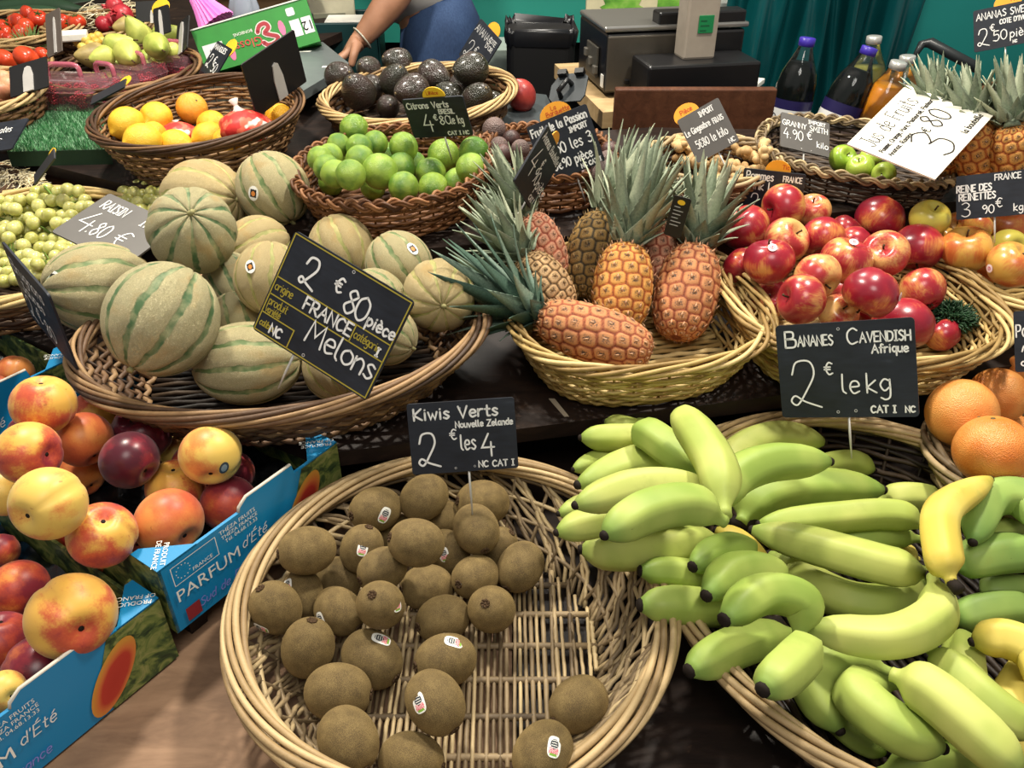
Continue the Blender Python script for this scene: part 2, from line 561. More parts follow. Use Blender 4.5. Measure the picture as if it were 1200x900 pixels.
def price_board(label, quad, D, lines, lean=0.35, mat=None, ink=None, tab=None, spike=None, spike_front=None, border=None, holes=(), rnd=0.04,
                prior=0.06, aspect=None, turn=0.0, name='price_board', wid=0.02, spike_mat=None):
    m, w, h = fit_board(quad, D, lean, prior, aspect, turn)
    root = thing(name, label, 'price sign', m)
    mb = MB()
    slab(mb, round_rect(w, h, rnd * h), -0.0015, 0.0015)
    mb.build('board', mat or SLATE, root, False)
    rng = random.Random(len(label))
    if lines:
        lb = MB()
        for ln in lines:
            txt, x, y, hh = ln[:4]
            kw = ln[4] if len(ln) > 4 else {}
            kw = dict(kw)
            wk = kw.pop('w', None)
            fit = kw.pop('fit', None)
            st, tw = strokes(txt, 0, 0, hh * h, rng=rng, wob=0.25, **kw)
            k = (fit * w / tw) if fit else 1.0
            st = [[(a * k + x * w, b + y * h) for a, b in s] for s in st]
            for s in st:
                ribbon(lb, s, (wk or wid) * h, 0.0022)
        lb.build('lettering', ink or CHALK, root, False)
    if border:
        bb = MB()
        for seg in border:
            ribbon(bb, [(a * w, b * h) for a, b in seg], 0.012 * h, 0.0019)
        bb.build('border', GOLD, root, False)
    if holes:
        hb = MB()
        for (a, b) in holes:
            ring = [(a * w + 0.013 * h * math.cos(k * math.pi / 6), b * h + 0.013 * h * math.sin(k * math.pi / 6)) for k in range(13)]
            ribbon(hb, ring, 0.006 * h, 0.0021)
        hb.build('eyelets', CHALK_DIM, root, False)
    if tab:
        tx, ty, tr, tc, words = tab
        tb = MB()
        slab(tb, [(tx * w + tr * h * 1.25 * math.cos(k * math.pi / 12), ty * h + tr * h * math.sin(k * math.pi / 12)) for k in range(24)], -0.0032, -0.0018)
        t = tb.build('tab', tc, root, False)
        if words:
            wb = MB()
            for (txt, x, y, hh) in words:
                st, tw = strokes(txt, 0, 0, hh * h)
                for s in st:
                    ribbon(wb, [(a + x * w, b + y * h) for a, b in s], 0.16 * hh * h, -0.0014)
            wb.build('tab_lettering', TAB_RED, t, False)
    if spike:
        sx, sl = spike[:2]
        sb = MB()
        sb.tube([(sx * w, h * 0.10, -0.003), (sx * w, -sl * 0.5, -0.003), (sx * w + (spike[2] if len(spike) > 2 else 0), -sl, -0.003)], [0.0016, 0.0016, 0.0009], 6)
        sb.build('spike', spike_mat or STEEL_WIRE, root)
    if spike_front:
        x0, y0, y1, ww = spike_front
        sb = MB()
        slab(sb, [(x0 * w - ww * w * .28, y1 * h), (x0 * w - ww * w / 2, y1 * h - .25 * h), (x0 * w - ww * w / 2, y0 * h), (x0 * w + ww * w / 2, y0 * h), (x0 * w + ww * w / 2, y1 * h - .25 * h), (x0 * w + ww * w * .28, y1 * h), (x0 * w, y1 * h + .04 * h)][::-1], 0.0018, 0.0042)
        sb.build('spike', spike_mat or GREY_SPIKE, root, False)
    return root


# ------------------------------------------------------------------ wicker baskets
def wicker(name, c0, c1, c2, rough=0.55):
    m = M(name, rough, 0.35)
    a = m.attr('rnd')
    n1 = m.noise(m.obj(), 60.0, 3.0, 0.6)
    n2 = m.noise(m.obj(), 9.0, 2.0)
    f = m.math('ADD', m.math('MULTIPLY', a, 0.6), m.math('MULTIPLY', m.math('ADD', n1, n2), 0.25))
    m.color(m.ramp(f, [(0.22, c0), (0.52, c1), (0.85, c2)]))
    m.bump(m.noise(m.obj(), 220.0, 2.0), 0.25, 0.002)
    return m.m


WK_TAN = wicker('wicker_tan', '#6b5134', '#a88a5c', '#c7ab7b')
WK_MEL = wicker('wicker_weathered', '#2e2017', '#6a4f38', '#a3835c')
WK_RIM = wicker('wicker_rim', '#7a6244', '#a98f66', '#cbb184')
WK_GREY = wicker('wicker_grey', '#51422f', '#8f7b5d', '#bca67c')
WK_BLOND = wicker('wicker_blond', '#7d6238', '#b79a5f', '#d6bd85')
WK_BROWN = wicker('wicker_brown', '#2c1d14', '#5e4129', '#8f6d48')
WK_DARK = wicker('wicker_dark', '#15100d', '#2f241c', '#574636')
WK_RUST = wicker('wicker_rust', '#3f2415', '#704726', '#936541')

BASKETS = {}


class Bk:
    pass


def basket(key, label, x, y, zfn, a, b, h, base=0.8, yaw=None, expo=2.0, n=30, rings=9, rod=0.0028, rim='rope', rim_mat=None, wall_mat=None, style='weave',
           rim_rods=4, rim_r=0.0042, rim_w=0.009, floor_mat=None, dz=0.004, seed=1, extra_tilt=0.0, name='wicker_basket', turns=7, lower=None):
    B = Bk()
    yaw = YAW if yaw is None else yaw
    R, nrm = tilt_at(zfn, x, y)
    if extra_tilt:
        R = Matrix.Rotation(extra_tilt, 3, 'X') @ R
    R = R @ Matrix.Rotation(yaw, 3, 'Z')
    B.m = M4((x, y, zfn(x, y) + dz), R)
    B.inv = B.m.inverted()
    B.a, B.b, B.h, B.base, B.expo = a, b, h, base, expo
    rng = random.Random(seed)
    root = thing(name, label, 'basket', B.m)
    B.root = root

    def P(th, t, off=0.0, up=0.0):
        k = base + (1 - base) * (t ** 0.8)
        c, s = math.cos(th), math.sin(th)
        e = 2.0 / expo
        cx, sx = math.copysign(abs(c) ** e, c), math.copysign(abs(s) ** e, s)
        return Vector(((a * k + off) * cx, (b * k + off) * sx, t * h + up))

    B.P = P
    rim_mat, wall_mat = rim_mat or WK_TAN, wall_mat or WK_TAN
    wb = MB()
    if style == 'weave':
        for k in range(rings):
            t = (k + 0.5) / rings * 0.97
            seg = 2 * n
            ph = k % 2
            pts = []
            jit = rng.uniform(-0.35, 0.35) * h / rings
            for i in range(seg):
                th = 2 * math.pi * i / seg
                pts.append(P(th, t, 0.0 if i % 2 else (rod * 1.3 if (i // 2 + ph) % 2 == 0 else -rod * 1.3), jit + rng.uniform(-.2, .2) * rod))
            wb.tube(pts, h / rings * 0.46, 5, True, 0, rng.random())
    else:
        # long slanting rods that pass over and under a few horizontal ribs
        m = n * 4
        for i in range(m):
            th0 = 2 * math.pi * i / m + rng.uniform(-.02, .02)
            d = 0.58 + rng.uniform(-.16, .20)
            pts = []
            for j in range(9):
                t = j / 8
                pts.append(P(th0 + d * t, t * 0.98, (0.0022 if (j + i) % 2 else -0.0022)))
            wb.tube(pts, rod * rng.uniform(.8, 1.15), 5, False, 0, rng.random())
        for k in range(4):
            wb.tube([P(2 * math.pi * i / 60, 0.16 + 0.24 * k) for i in range(60)], rod * 1.1, 5, True, 0, rng.random())
    wb.build('wall', wall_mat, root)
    sb = MB()
    for i in range(n):
        th = 2 * math.pi * i / n
        sb.tube([P(th, t) for t in (0, 0.35, 0.7, 0.99)], rod * 0.9, 5, False, 0, rng.random() * 0.7)
    sb.build('stakes', wall_mat, root)
    # floor
    fb = MB()
    if style == 'weave':
        m = max(9, int(2 * b * base / 0.011))
        for i in range(m):
            yy = -1 + 2 * (i + 0.5) / m
            half = a * base * (1 - abs(yy) ** expo) ** (1 / expo)
            q = 12
            fb.tube([(half * (-1 + 2 * j / q), yy * b * base, 0.004 + 0.0016 * (1 if (i + j) % 2 else -1)) for j in range(q + 1)], 0.0045, 5, False, 0, rng.random())
    else:
        m = 46
        for i in range(m):
            xx = -1 + 2 * (i + 0.5) / m
            half = b * base * (1 - abs(xx) ** expo) ** (1 / expo)
            q = 14
            sh = rng.uniform(-.004, .004)
            fb.tube([(xx * a * base + sh * (j / q), half * (-1 + 2 * j / q), 0.006 + 0.0024 * (1 if (i + j) % 2 else -1)) for j in range(q + 1)], rod * rng.uniform(.75, 1.1), 5, False, 0, rng.random())
        for k in range(7):
            yy = -0.85 + 1.7 * k / 6
            half = a * base * (1 - abs(yy) ** expo) ** (1 / expo)
            fb.tube([(half * (-1 + 2 * j / 10), yy * b * base, 0.005) for j in range(11)], 0.0045, 5, False, 0, rng.random() * .5)
    fb.build('floor', floor_mat or wall_mat, root)
    # rim
    rb = MB()
    if rim == 'plait':
        m = 46
        for j in range(3):
            seg = m * 6
            pts = []
            for i in range(seg):
                th = 2 * math.pi * i / seg
                f = 2 * math.pi * (m / 3 * i / seg * 1.0) + j * 2 * math.pi / 3
                pts.append(P(th, 1.0, rim_w * math.sin(f), 0.004 + 0.0045 * math.sin(2 * f)))
            for o_ in (-1, 1):
                rb.tube([p + Vector((0, 0, o_ * rim_r * .55)) for p in pts], rim_r * .8, 5, True, 0, rng.random())
    else:
        per = int(40 * max(1, turns / 7))
        for j in range(rim_rods):
            seg = per * 4
            f0 = j * 2 * math.pi / rim_rods
            tw = turns
            pts, aa = [], rng.random()
            for i in range(seg):
                th = 2 * math.pi * i / seg
                f = f0 + tw * th
                wv = 1 + 0.15 * math.sin(3 * th + j)
                pts.append(P(th, 1.0, rim_w * wv * math.cos(f), 0.003 + rim_w * 0.75 * math.sin(f)))
            rb.tube(pts, rim_r * rng.uniform(.85, 1.1), 6, True, 0, aa)
    rb.build('rim', rim_mat, root)
    if lower:
        lb = MB()
        for j in range(3):
            lb.tube([P(2 * math.pi * i / 90, 0.03, 0.004 + 0.004 * math.cos(9 * 2 * math.pi * i / 90 + j * 2.1), 0.004 + 0.004 * math.sin(9 * 2 * math.pi * i / 90 + j * 2.1)) for i in range(90)], 0.004, 5, True, 0, rng.random())
        lb.build('foot_rim', wall_mat, root)
    BASKETS[key] = B
    B.balls = []
    return B


class Flat:
    """an open surface to drop things on (no rim)"""

    def __init__(s, x, y, zfn, dz=0.0):
        R, _ = tilt_at(zfn, x, y)
        s.m = M4((x, y, zfn(x, y) + dz), R)
        s.inv = s.m.inverted()
        s.h = None
        s.balls = []


class BoxIn:
    def __init__(s, m, L, Wd, h, floor=0.005):
        s.m, s.inv, s.L, s.Wd, s.h, s.floor = m, m.inverted(), L, Wd, h, floor
        s.balls = []


def inside(B, q, r):
    if q.z < r * 0.97 + (0.010 if isinstance(B, Bk) else getattr(B, 'floor', 0.0)):
        return False
    if isinstance(B, BoxIn):
        if q.z < B.h + r * 0.3:
            return r * .9 < q.x < B.L - r * .9 and r * .9 < q.y < B.Wd - r * .9
        return True
    if B.h is None or q.z > B.h + r * 0.35:
        return True
    t = min(1.0, max(0.0, q.z / B.h))
    k = B.base + (1 - B.base) * (t ** 0.8)
    aa, bb = B.a * k - r * 0.92 - 0.004, B.b * k - r * 0.92 - 0.004
    if aa <= 0 or bb <= 0:
        return False
    return (abs(q.x) / aa) ** B.expo + (abs(q.y) / bb) ** B.expo <= 1.0


def drop(B, chain, k0=0.0, tol=0.94, extra=(), kmax=0.45, add=True):
    """chain: [(px, py, radius in px, height above the thing's lowest line)...]; slides the thing along its lines of sight until it rests on
    the floor, the wall or what was put in before; returns [(centre, radius)]"""
    N = B.m.to_3x3() @ Vector((0, 0, 1))
    O = B.m.translation
    rays = [ray(c[0], c[1]) for c in chain]
    balls = B.balls + list(extra)
    k = k0
    res = None
    while k < kmax:
        res = []
        ok = True
        for c, r_ in zip(chain, rays):
            dz = c[3] if len(c) > 3 else 0.0
            t = (O + N * (k + dz) - CAM).dot(N) / r_.dot(N)
            p = CAM + r_ * t
            r = c[2] * t / FPX
            res.append((p, r))
            if ok and not inside(B, B.inv @ p, r):
                ok = False
            if ok:
                for (q, s) in balls:
                    if (p - q).length_squared < ((r + s) * tol) ** 2:
                        ok = False
                        break
            if not ok and len(chain) == 1:
                break
        if ok and len(res) == len(chain):
            break
        k += 0.002
    if add:
        B.balls += res
    return res


ORD = ['', 'second ', 'third ', 'fourth ', 'fifth ', 'sixth ', 'seventh ', 'eighth ', 'ninth ', 'tenth ', 'eleventh ', 'twelfth ']


def row_labels(items, noun, where, rows, looks=None):
    """one label each: its look, then its place counted along its row"""
    idx = sorted(range(len(items)), key=lambda i: items[i][1])
    n = len(items)
    names = {1: [''], 2: ['back row', 'front row'], 3: ['back row', 'middle row', 'front row']}.get(rows) or ['back row', 'second row', 'third row', 'fourth row', 'fifth row', 'sixth row'][:rows - 1] + ['front row']
    out = [None] * n
    for r in range(rows):
        part = sorted(idx[r * n // rows:(r + 1) * n // rows], key=lambda i: items[i][0])
        for j, i in enumerate(part):
            lk = (looks or {}).get(i)
            base = (lk if lk else noun)
            pos = (ORD[j] + 'from left') if j else 'leftmost'
            out[i] = f"{base}, {pos}" + (f" in {names[r]}" if names[r] else '') + f" {where}"
    return out
# ------------------------------------------------------------------ fruit skins
def pole_z(m):
    return m.n('SeparateXYZ', {0: m.obj()}).outputs[2]


def m_kiwi():
    m = M('kiwi_skin', 0.72, 0.35)
    v = m.shift(m.obj())
    a = m.noise(v, 2.2, 3.0)
    f = m.noise(v, 48.0, 3.0, 0.8)
    c = m.ramp(m.math('MULTIPLY_ADD', f, 0.8, m.math('MULTIPLY', a, 0.22)), [(0.38, '#3f321c'), (0.52, '#6d5a36'), (0.66, '#9a8454')])
    c = m.hsv(c, 0.5, 1.0, m.n('MapRange', {0: m.rnd(), 3: 0.85, 4: 1.12}).outputs[0])
    m.color(c)
    m.bump(f, 0.6, 0.0012)
    m.b.inputs['Sheen Weight'].default_value = 0.35
    m.b.inputs['Sheen Tint'].default_value = lin('#c9ab72')
    return m.m


def m_melon(name, base, net, stripe, sw=0.82):
    m = M(name, 0.62, 0.35)
    v = m.shift(m.obj(), 31.0)
    u = m.n('SeparateXYZ', {0: m.uv()}).outputs[0]
    wob = m.math('MULTIPLY', m.math('SUBTRACT', m.noise(v, 3.0, 3.0), 0.5), 0.035)
    g = m.math('ABSOLUTE', m.math('COSINE', m.math('MULTIPLY', m.math('ADD', u, wob), math.pi * 10)))
    st = m.step(g, sw, 0.97)
    w = m.n('VectorMath', {0: v, 1: m.n('TexNoise', {'Vector': v, 'Scale': 7.0, 'Detail': 2.0}).outputs['Color']}, operation='ADD').outputs[0]
    e = m.vor(m.mapping(w, (1.0, 1.0, 0.75)), 15.0, 'DISTANCE_TO_EDGE')
    e2 = m.vor(m.mapping(w, (1.0, 1.0, 0.75), (3, 1, 2)), 25.0, 'DISTANCE_TO_EDGE')
    line = m.math('MAXIMUM', m.step(e, 0.13, 0.0), m.math('MULTIPLY', m.step(e2, 0.11, 0.0), 0.6))
    c = m.mix(m.math('MULTIPLY', line, 0.8), base, net)
    big = m.noise(v, 1.6, 3.0)
    c = m.mix(m.math('MULTIPLY', m.step(big, 0.5, 0.75), 0.5), c, '#d9b06a')
    c = m.mix(m.math('MULTIPLY', st, m.n('MapRange', {0: m.noise(v, 4.0, 3.0), 1: 0.3, 2: 0.6, 3: 0.55, 4: 1.0}).outputs[0]), c, stripe)
    m.color(c)
    m.bump(m.math('MULTIPLY', line, m.math('SUBTRACT', 1.0, st)), 0.8, 0.0022)
    return m.m


def m_apple(name, red, deep, yel, amount=0.35):
    m = M(name, 0.28, 0.5)
    v = m.shift(m.obj(), 23.0)
    z = pole_z(m)
    a = m.noise(v, 0.9, 2.0)
    s = m.noise(m.mapping(v, (6, 6, 0.6)), 2.2, 3.0, 0.6)
    fac = m.math('ADD', m.math('MULTIPLY', a, 1.1), m.math('MULTIPLY', s, 0.35))
    y = m.step(fac, 0.66 + amount * 0.5, 0.38 + amount * 0.5)
    c = m.mix(m.step(a, 0.35, 0.7), red, deep)
    c = m.mix(y, c, yel)
    dots = m.step(m.vor(v, 13.0), 0.11, 0.05)
    c = m.mix(m.math('MULTIPLY', dots, 0.35), c, '#e6c79a')
    hole = m.step(z, 0.66, 0.40)
    c = m.mix(m.math('MULTIPLY', m.math('SUBTRACT', 1.0, hole), 0.0), c, '#c0a050')
    m.color(c)
    m.b.inputs['Coat Weight'].default_value = 0.25
    m.b.inputs['Coat Roughness'].default_value = 0.2
    return m.m


def m_peach(name, yel, blush, deep, amount=0.5, rough=0.42):
    m = M(name, rough, 0.4)
    v = m.shift(m.obj(), 13.0)
    a = m.noise(v, 0.75, 2.0, 0.5)
    f = m.noise(v, 16.0, 4.0, 0.7)
    s = m.noise(m.mapping(v, (1, 1, 0.3)), 6.0, 3.0)
    fac = m.math('ADD', m.math('MULTIPLY', a, 1.3), m.math('ADD', m.math('MULTIPLY', f, 0.22), m.math('MULTIPLY', s, 0.22)))
    lo = 1.06 - amount * 0.62
    r = m.step(fac, lo, lo + 0.22)
    c = m.mix(r, yel, blush)
    c = m.mix(m.step(fac, lo + 0.2, lo + 0.42), c, deep)
    sc = m.math('MULTIPLY', m.step(m.noise(v, 5.0, 2.0, 0.5, 1.0), 0.70, 0.76), 0.5)
    c = m.mix(sc, c, '#8f4a2a')
    m.color(c)
    m.b.inputs['Sheen Weight'].default_value = 0.12
    return m.m


def m_citrus(name, c0, c1, scale=26.0, bump=0.35, rough=0.36, sss=0.0):
    m = M(name, rough, 0.5)
    v = m.shift(m.obj(), 19.0)
    a = m.noise(v, 1.2, 3.0)
    c = m.ramp(m.math('ADD', a, m.math('MULTIPLY', m.math('SUBTRACT', m.rnd(), 0.5), 0.25)), [(0.32, c0), (0.66, c1)])
    pore = m.vor(v, scale)
    m.color(m.mix(m.math('MULTIPLY', m.step(pore, 0.25, 0.1), 0.18), c, c0))
    m.bump(pore, min(1, bump * 2), 0.0012)
    if sss:
        m.sss(sss)
    return m.m


def m_avocado():
    m = M('avocado_skin', 0.30, 0.6)
    v = m.shift(m.obj(), 11.0)
    a = m.noise(v, 1.1, 2.0)
    p = m.vor(v, 15.0)
    c = m.ramp(m.math('ADD', m.math('MULTIPLY', a, 0.7), m.math('MULTIPLY', m.rnd(), 0.3)), [(0.25, '#1b2416'), (0.45, '#28251a'), (0.6, '#33211c'), (0.8, '#2a331f')])
    m.color(m.mix(m.math('MULTIPLY', m.step(p, 0.30, 0.1), 0.22), c, '#4d452e'))
    m.b.inputs['Coat Weight'].default_value = 0.5
    m.b.inputs['Coat Roughness'].default_value = 0.18
    m.bump(p, 0.8, 0.0018)
    return m.m


def m_pine(name, lo, mid, hi, eye):
    m = M(name, 0.62, 0.35)
    d = m.attr('rnd')
    n = m.noise(m.shift(m.obj(), 9.0), 22.0, 4.0, 0.8)
    f = m.math('ADD', d, m.math('MULTIPLY', m.math('SUBTRACT', n, 0.5), 0.75))
    big = m.noise(m.obj(), 1.3, 2.0)
    c = m.ramp(f, [(0.04, eye), (0.12, hi), (0.50, hi), (0.74, mid), (0.96, lo)])
    m.color(m.hsv(c, 0.5, 1.0, m.n('MapRange', {0: big, 1: 0.3, 2: 0.7, 3: 0.85, 4: 1.15}).outputs[0]))
    m.bump(n, 0.7, 0.002)
    return m.m


def m_leaf(name, c0, c1, c2):
    m = M(name, 0.5, 0.4)
    a = m.attr('rnd')
    n = m.noise(m.obj(), 14.0, 3.0)
    m.color(m.ramp(m.math('ADD', m.math('MULTIPLY', a, 0.6), m.math('MULTIPLY', n, 0.4)), [(0.2, c0), (0.5, c1), (0.85, c2)]))
    return m.m


def m_banana(name, g0, g1, neck):
    m = M(name, 0.52, 0.35)
    t = m.n('SeparateXYZ', {0: m.uv()}).outputs[1]
    v = m.shift(m.obj(), 7.0)
    a = m.noise(v, 16.0, 2.0)
    c = m.mix(m.step(m.math('ADD', a, m.math('MULTIPLY', m.math('SUBTRACT', m.rnd(), .5), .25)), 0.3, 0.7), g0, g1)
    ends = m.math('MAXIMUM', m.step(t, 0.86, 1.0), m.math('MULTIPLY', m.step(t, 0.22, 0.06), 0.35))
    c = m.mix(m.math('MULTIPLY', ends, 0.75), c, neck)
    spots = m.step(m.noise(m.mapping(v, (60, 60, 160)), 1.0, 3.0, 0.7), 0.735, 0.78)
    c = m.mix(m.math('MULTIPLY', spots, 0.7), c, '#4a4522')
    streak = m.math('MULTIPLY', m.step(m.noise(v, 34.0, 4.0, 0.6), 0.56, 0.72), 0.25)
    c = m.mix(streak, c, '#8f9a48')
    m.color(c)
    return m.m


MT = {
    'kiwi': m_kiwi(),
    'melon_a': m_melon('melon_skin', '#c2b683', '#f6e8bc', '#5c7144', 0.925),
    'melon_b': m_melon('melon_skin_yellow', '#cdb67e', '#f6e2b0', '#8c8c50', 0.955),
    'melon_c': m_melon('melon_skin_green', '#b9b082', '#f0e4b8', '#46633e', 0.90),
    'apple_a': m_apple('apple_skin_red', '#a82431', '#80172b', '#d8924e', 0.12),
    'apple_b': m_apple('apple_skin_blush', '#b32d33', '#93202e', '#d9a45c', 0.27),
    'apple_c': m_apple('apple_skin_pale', '#c2483c', '#aa2f34', '#deae6a', 0.42),
    'reinette': m_apple('reinette_skin', '#c8733a', '#b85c2e', '#d0a24c', 0.40),
    'reinette_y': m_apple('reinette_skin_yellow', '#c0a040', '#c79a3c', '#b8ac48', 0.8),
    'apple_g': m_citrus('green_apple_skin', '#7fa02c', '#a9bf4c', 6.0, 0.02, 0.3),
    'peach_a': m_peach('peach_skin', '#deab4c', '#c05234', '#8a2432', 0.50),
    'peach_b': m_peach('peach_skin_red', '#d9863f', '#b2452f', '#7d2430', 0.78),
    'peach_c': m_peach('peach_skin_dark', '#b25a35', '#7c2230', '#4c1624', 0.95, 0.3),
    'peach_d': m_peach('peach_skin_yellow', '#e2bd5c', '#d58a45', '#b5482f', 0.30),
    'peach_e': m_peach('peach_skin_orange', '#d98a45', '#cc6a38', '#b8502f', 0.55),
    'lime': m_citrus('lime_skin', '#4f7a26', '#90ac40', 24.0, 0.3, 0.32),
    'lemon': m_citrus('lemon_skin', '#e3a51c', '#f3c53a', 24.0, 0.3, 0.38),
    'orange': m_citrus('orange_skin', '#e2901c', '#efa83a', 26.0, 0.35, 0.4),
    'grapefruit': m_citrus('grapefruit_skin', '#d9772c', '#e39a50', 30.0, 0.3, 0.36),
    'avocado': m_avocado(),
    'passion': m_citrus('passion_fruit_skin', '#33211f', '#5a3a35', 8.0, 0.2, 0.45),
    'passion_b': m_citrus('passion_fruit_skin_grey', '#4a3d3a', '#6f5b56', 9.0, 0.5, 0.6),
    'tomato': m_citrus('tomato_skin', '#b8301a', '#d64a26', 3.0, 0.01, 0.25),
    'pomegranate': m_citrus('pomegranate_skin', '#a82230', '#cc4048', 6.0, 0.05, 0.35),
    'mango': m_citrus('mango_skin', '#8e2a2c', '#b5453a', 12.0, 0.05, 0.35),
    'pear': m_citrus('pear_skin', '#93a340', '#c3c864', 18.0, 0.05, 0.45),
    'pear_b': m_citrus('pear_skin_brown', '#8d7a48', '#b5a060', 18.0, 0.05, 0.5),
    'grape': m_citrus('grape_skin', '#acac5a', '#d2d088', 4.0, 0.02, 0.28, 0.25),
    'onion': m_citrus('pink_onion_skin', '#c07a58', '#dfa27c', 5.0, 0.05, 0.45),
    'plum': m_citrus('mirabelle_skin', '#c9a23a', '#dcbc58', 6.0, 0.02, 0.45),
    'zucchini': m_citrus('courgette_skin', '#1d3420', '#34543a', 9.0, 0.05, 0.45),
    'ginger': m_citrus('ginger_skin', '#a58252', '#cbab78', 7.0, 0.2, 0.7),
    'pine_o': m_pine('pineapple_skin_orange', '#6e301c', '#a65c3a', '#c48758', '#5a4a40'),
    'pine_y': m_pine('pineapple_skin_gold', '#77351a', '#b8692e', '#d39a50', '#5a4a38'),
    'pine_r': m_pine('pineapple_skin_red', '#7a3826', '#ae6248', '#c99072', '#6a5448'),
    'pine_d': m_pine('pineapple_skin_dark', '#17120c', '#54421f', '#8a6c38', '#2b2318'),
    'pine_m': m_pine('pineapple_skin_mottled', '#1c140c', '#86643a', '#c4a074', '#4a3a28'),
    'fleck': plain('#c79a78', .7, .2), 'fleck_d': plain('#8f7650', .7, .2),
    'crown': m_leaf('pineapple_leaf', '#5a6852', '#8c9880', '#c0c4a6'),
    'crown_d': m_leaf('pineapple_leaf_dark', '#2c443a', '#567060', '#93a593'),
    'ban_g': m_banana('banana_skin_green', '#879f45', '#a8b75c', '#749443'),
    'ban_l': m_banana('banana_skin_lime', '#9fae52', '#bcc26a', '#869f4a'),
    'ban_y': m_banana('banana_skin_yellow', '#cdb64e', '#d8c664', '#b6b04a'),
    'ban_d': m_banana('banana_skin_dark', '#78984a', '#94ae58', '#688f44'),
    'brown': plain('#4a3826', 0.8, 0.2), 'dark': plain('#231c17', 0.8, 0.2), 'stem': plain('#5c5230', 0.7, 0.3), 'greenstem': plain('#6c8a3a', 0.6, 0.3),
    'calyx': plain('#3d5a26', 0.7, 0.3), 'white': plain('#efeee6', 0.4), 'navy': plain('#1d2733', 0.5), 'pink': plain('#dd6a78', 0.5), 'stgreen': plain('#7fae3f', 0.5),
    'stred': plain('#b33a2a', 0.5), 'stor': plain('#df8a3c', 0.5), 'black': plain('#100f10', 0.5), 'silver': plain('#b7b3a4', 0.3),
}

# ------------------------------------------------------------------ fruit shapes (unit radius, stalk end at +Z)
PR = {}


def _kiwi(u, t):
    th, ph = 2 * math.pi * u, math.pi * t
    r = math.sin(ph) ** 0.92 if 0 < t < 1 else 0.0
    return (r * math.cos(th), r * 0.96 * math.sin(th), 1.16 * math.cos(ph) - 0.05 * math.exp(-(ph / .16) ** 2))


def _melon(u, t):
    th, ph = 2 * math.pi * u, math.pi * t
    g = abs(math.cos(math.pi * 10 * u))
    k = 1 - 0.034 * max(0, (g - 0.6) / 0.4) ** 2
    r = math.sin(ph) * k if 0 < t < 1 else 0.0
    return (r * math.cos(th), r * math.sin(th), 1.06 * math.cos(ph) * k - 0.05 * math.exp(-(ph / .2) ** 2) + 0.04 * math.exp(-((math.pi - ph) / .2) ** 2))


def _apple(u, t, tall=0.94, taper=0.13):
    th, ph = 2 * math.pi * u, math.pi * t
    r = math.sin(ph) if 0 < t < 1 else 0.0
    r *= 1 + 0.05 * math.cos(ph) - taper * max(0, -math.cos(ph)) ** 1.5
    r *= 1 + 0.025 * math.cos(5 * th) * t ** 2
    z = tall * math.cos(ph) - 0.34 * math.exp(-(ph / .36) ** 2) + 0.24 * math.exp(-((math.pi - ph) / .34) ** 2) * (1 + 0.25 * math.cos(5 * th))
    return (r * math.cos(th), r * math.sin(th), z)


def _peach(u, t):
    th, ph = 2 * math.pi * u, math.pi * t
    d = (th if th < math.pi else th - 2 * math.pi)
    k = 1 - 0.075 * math.exp(-(d / .16) ** 2) * min(1, math.sin(ph) * 1.5 + .3)
    r = math.sin(ph) * k if 0 < t < 1 else 0.0
    return (r * math.cos(th), r * math.sin(th), 0.95 * math.cos(ph) - 0.24 * math.exp(-(ph / .28) ** 2) - 0.05 * math.exp(-((math.pi - ph) / .15) ** 2))


def _lemon(u, t):
    th, ph = 2 * math.pi * u, math.pi * t
    r = math.sin(ph) if 0 < t < 1 else 0.0
    return (r * math.cos(th), r * math.sin(th), 1.1 * math.cos(ph) + 0.2 * math.exp(-(ph / .22) ** 2) - 0.16 * math.exp(-((math.pi - ph) / .3) ** 2))


def _lime(u, t):
    th, ph = 2 * math.pi * u, math.pi * t
    r = math.sin(ph) if 0 < t < 1 else 0.0
    return (r * math.cos(th), r * math.sin(th), 1.02 * math.cos(ph) + 0.07 * math.exp(-(ph / .2) ** 2) - 0.05 * math.exp(-((math.pi - ph) / .2) ** 2))


def _orange(u, t):
    th, ph = 2 * math.pi * u, math.pi * t
    r = math.sin(ph) if 0 < t < 1 else 0.0
    return (r * math.cos(th), r * math.sin(th), 0.95 * math.cos(ph) - 0.05 * math.exp(-(ph / .2) ** 2))


def _pearlike(neck, tall):
    def f(u, t):
        th, ph = 2 * math.pi * u, math.pi * t
        c = math.cos(ph)
        r = (math.sin(ph) if 0 < t < 1 else 0.0) * (1 - neck * max(0, c + .25) ** 1.3)
        return (r * math.cos(th), r * math.sin(th), (tall * c if c > 0 else c) - 0.08 * math.exp(-((math.pi - ph) / .25) ** 2) * -1)
    return f


def _rib(u, t):
    th, ph = 2 * math.pi * u, math.pi * t
    k = 1 + 0.03 * math.cos(6 * th) * math.sin(ph)
    r = math.sin(ph) * k if 0 < t < 1 else 0.0
    return (r * math.cos(th), r * math.sin(th), 0.82 * math.cos(ph) - 0.12 * math.exp(-(ph / .35) ** 2))


SHAPES = {'kiwi': (_kiwi, 40, 28), 'melon': (_melon, 80, 36), 'apple': (_apple, 40, 30), 'peach': (_peach, 48, 26), 'lemon': (_lemon, 28, 24), 'lime': (_lime, 28, 22),
          'orange': (_orange, 36, 26), 'avocado': (_pearlike(.20, 1.28), 30, 24), 'pear': (_pearlike(.36, 1.5), 30, 26), 'ball': (_orange, 20, 14), 'tomato': (_rib, 36, 18)}
for _k, (_f, _a, _b) in SHAPES.items():
    PR[_k] = lathe(_f, _a, _b)
_mesh_cache = {}


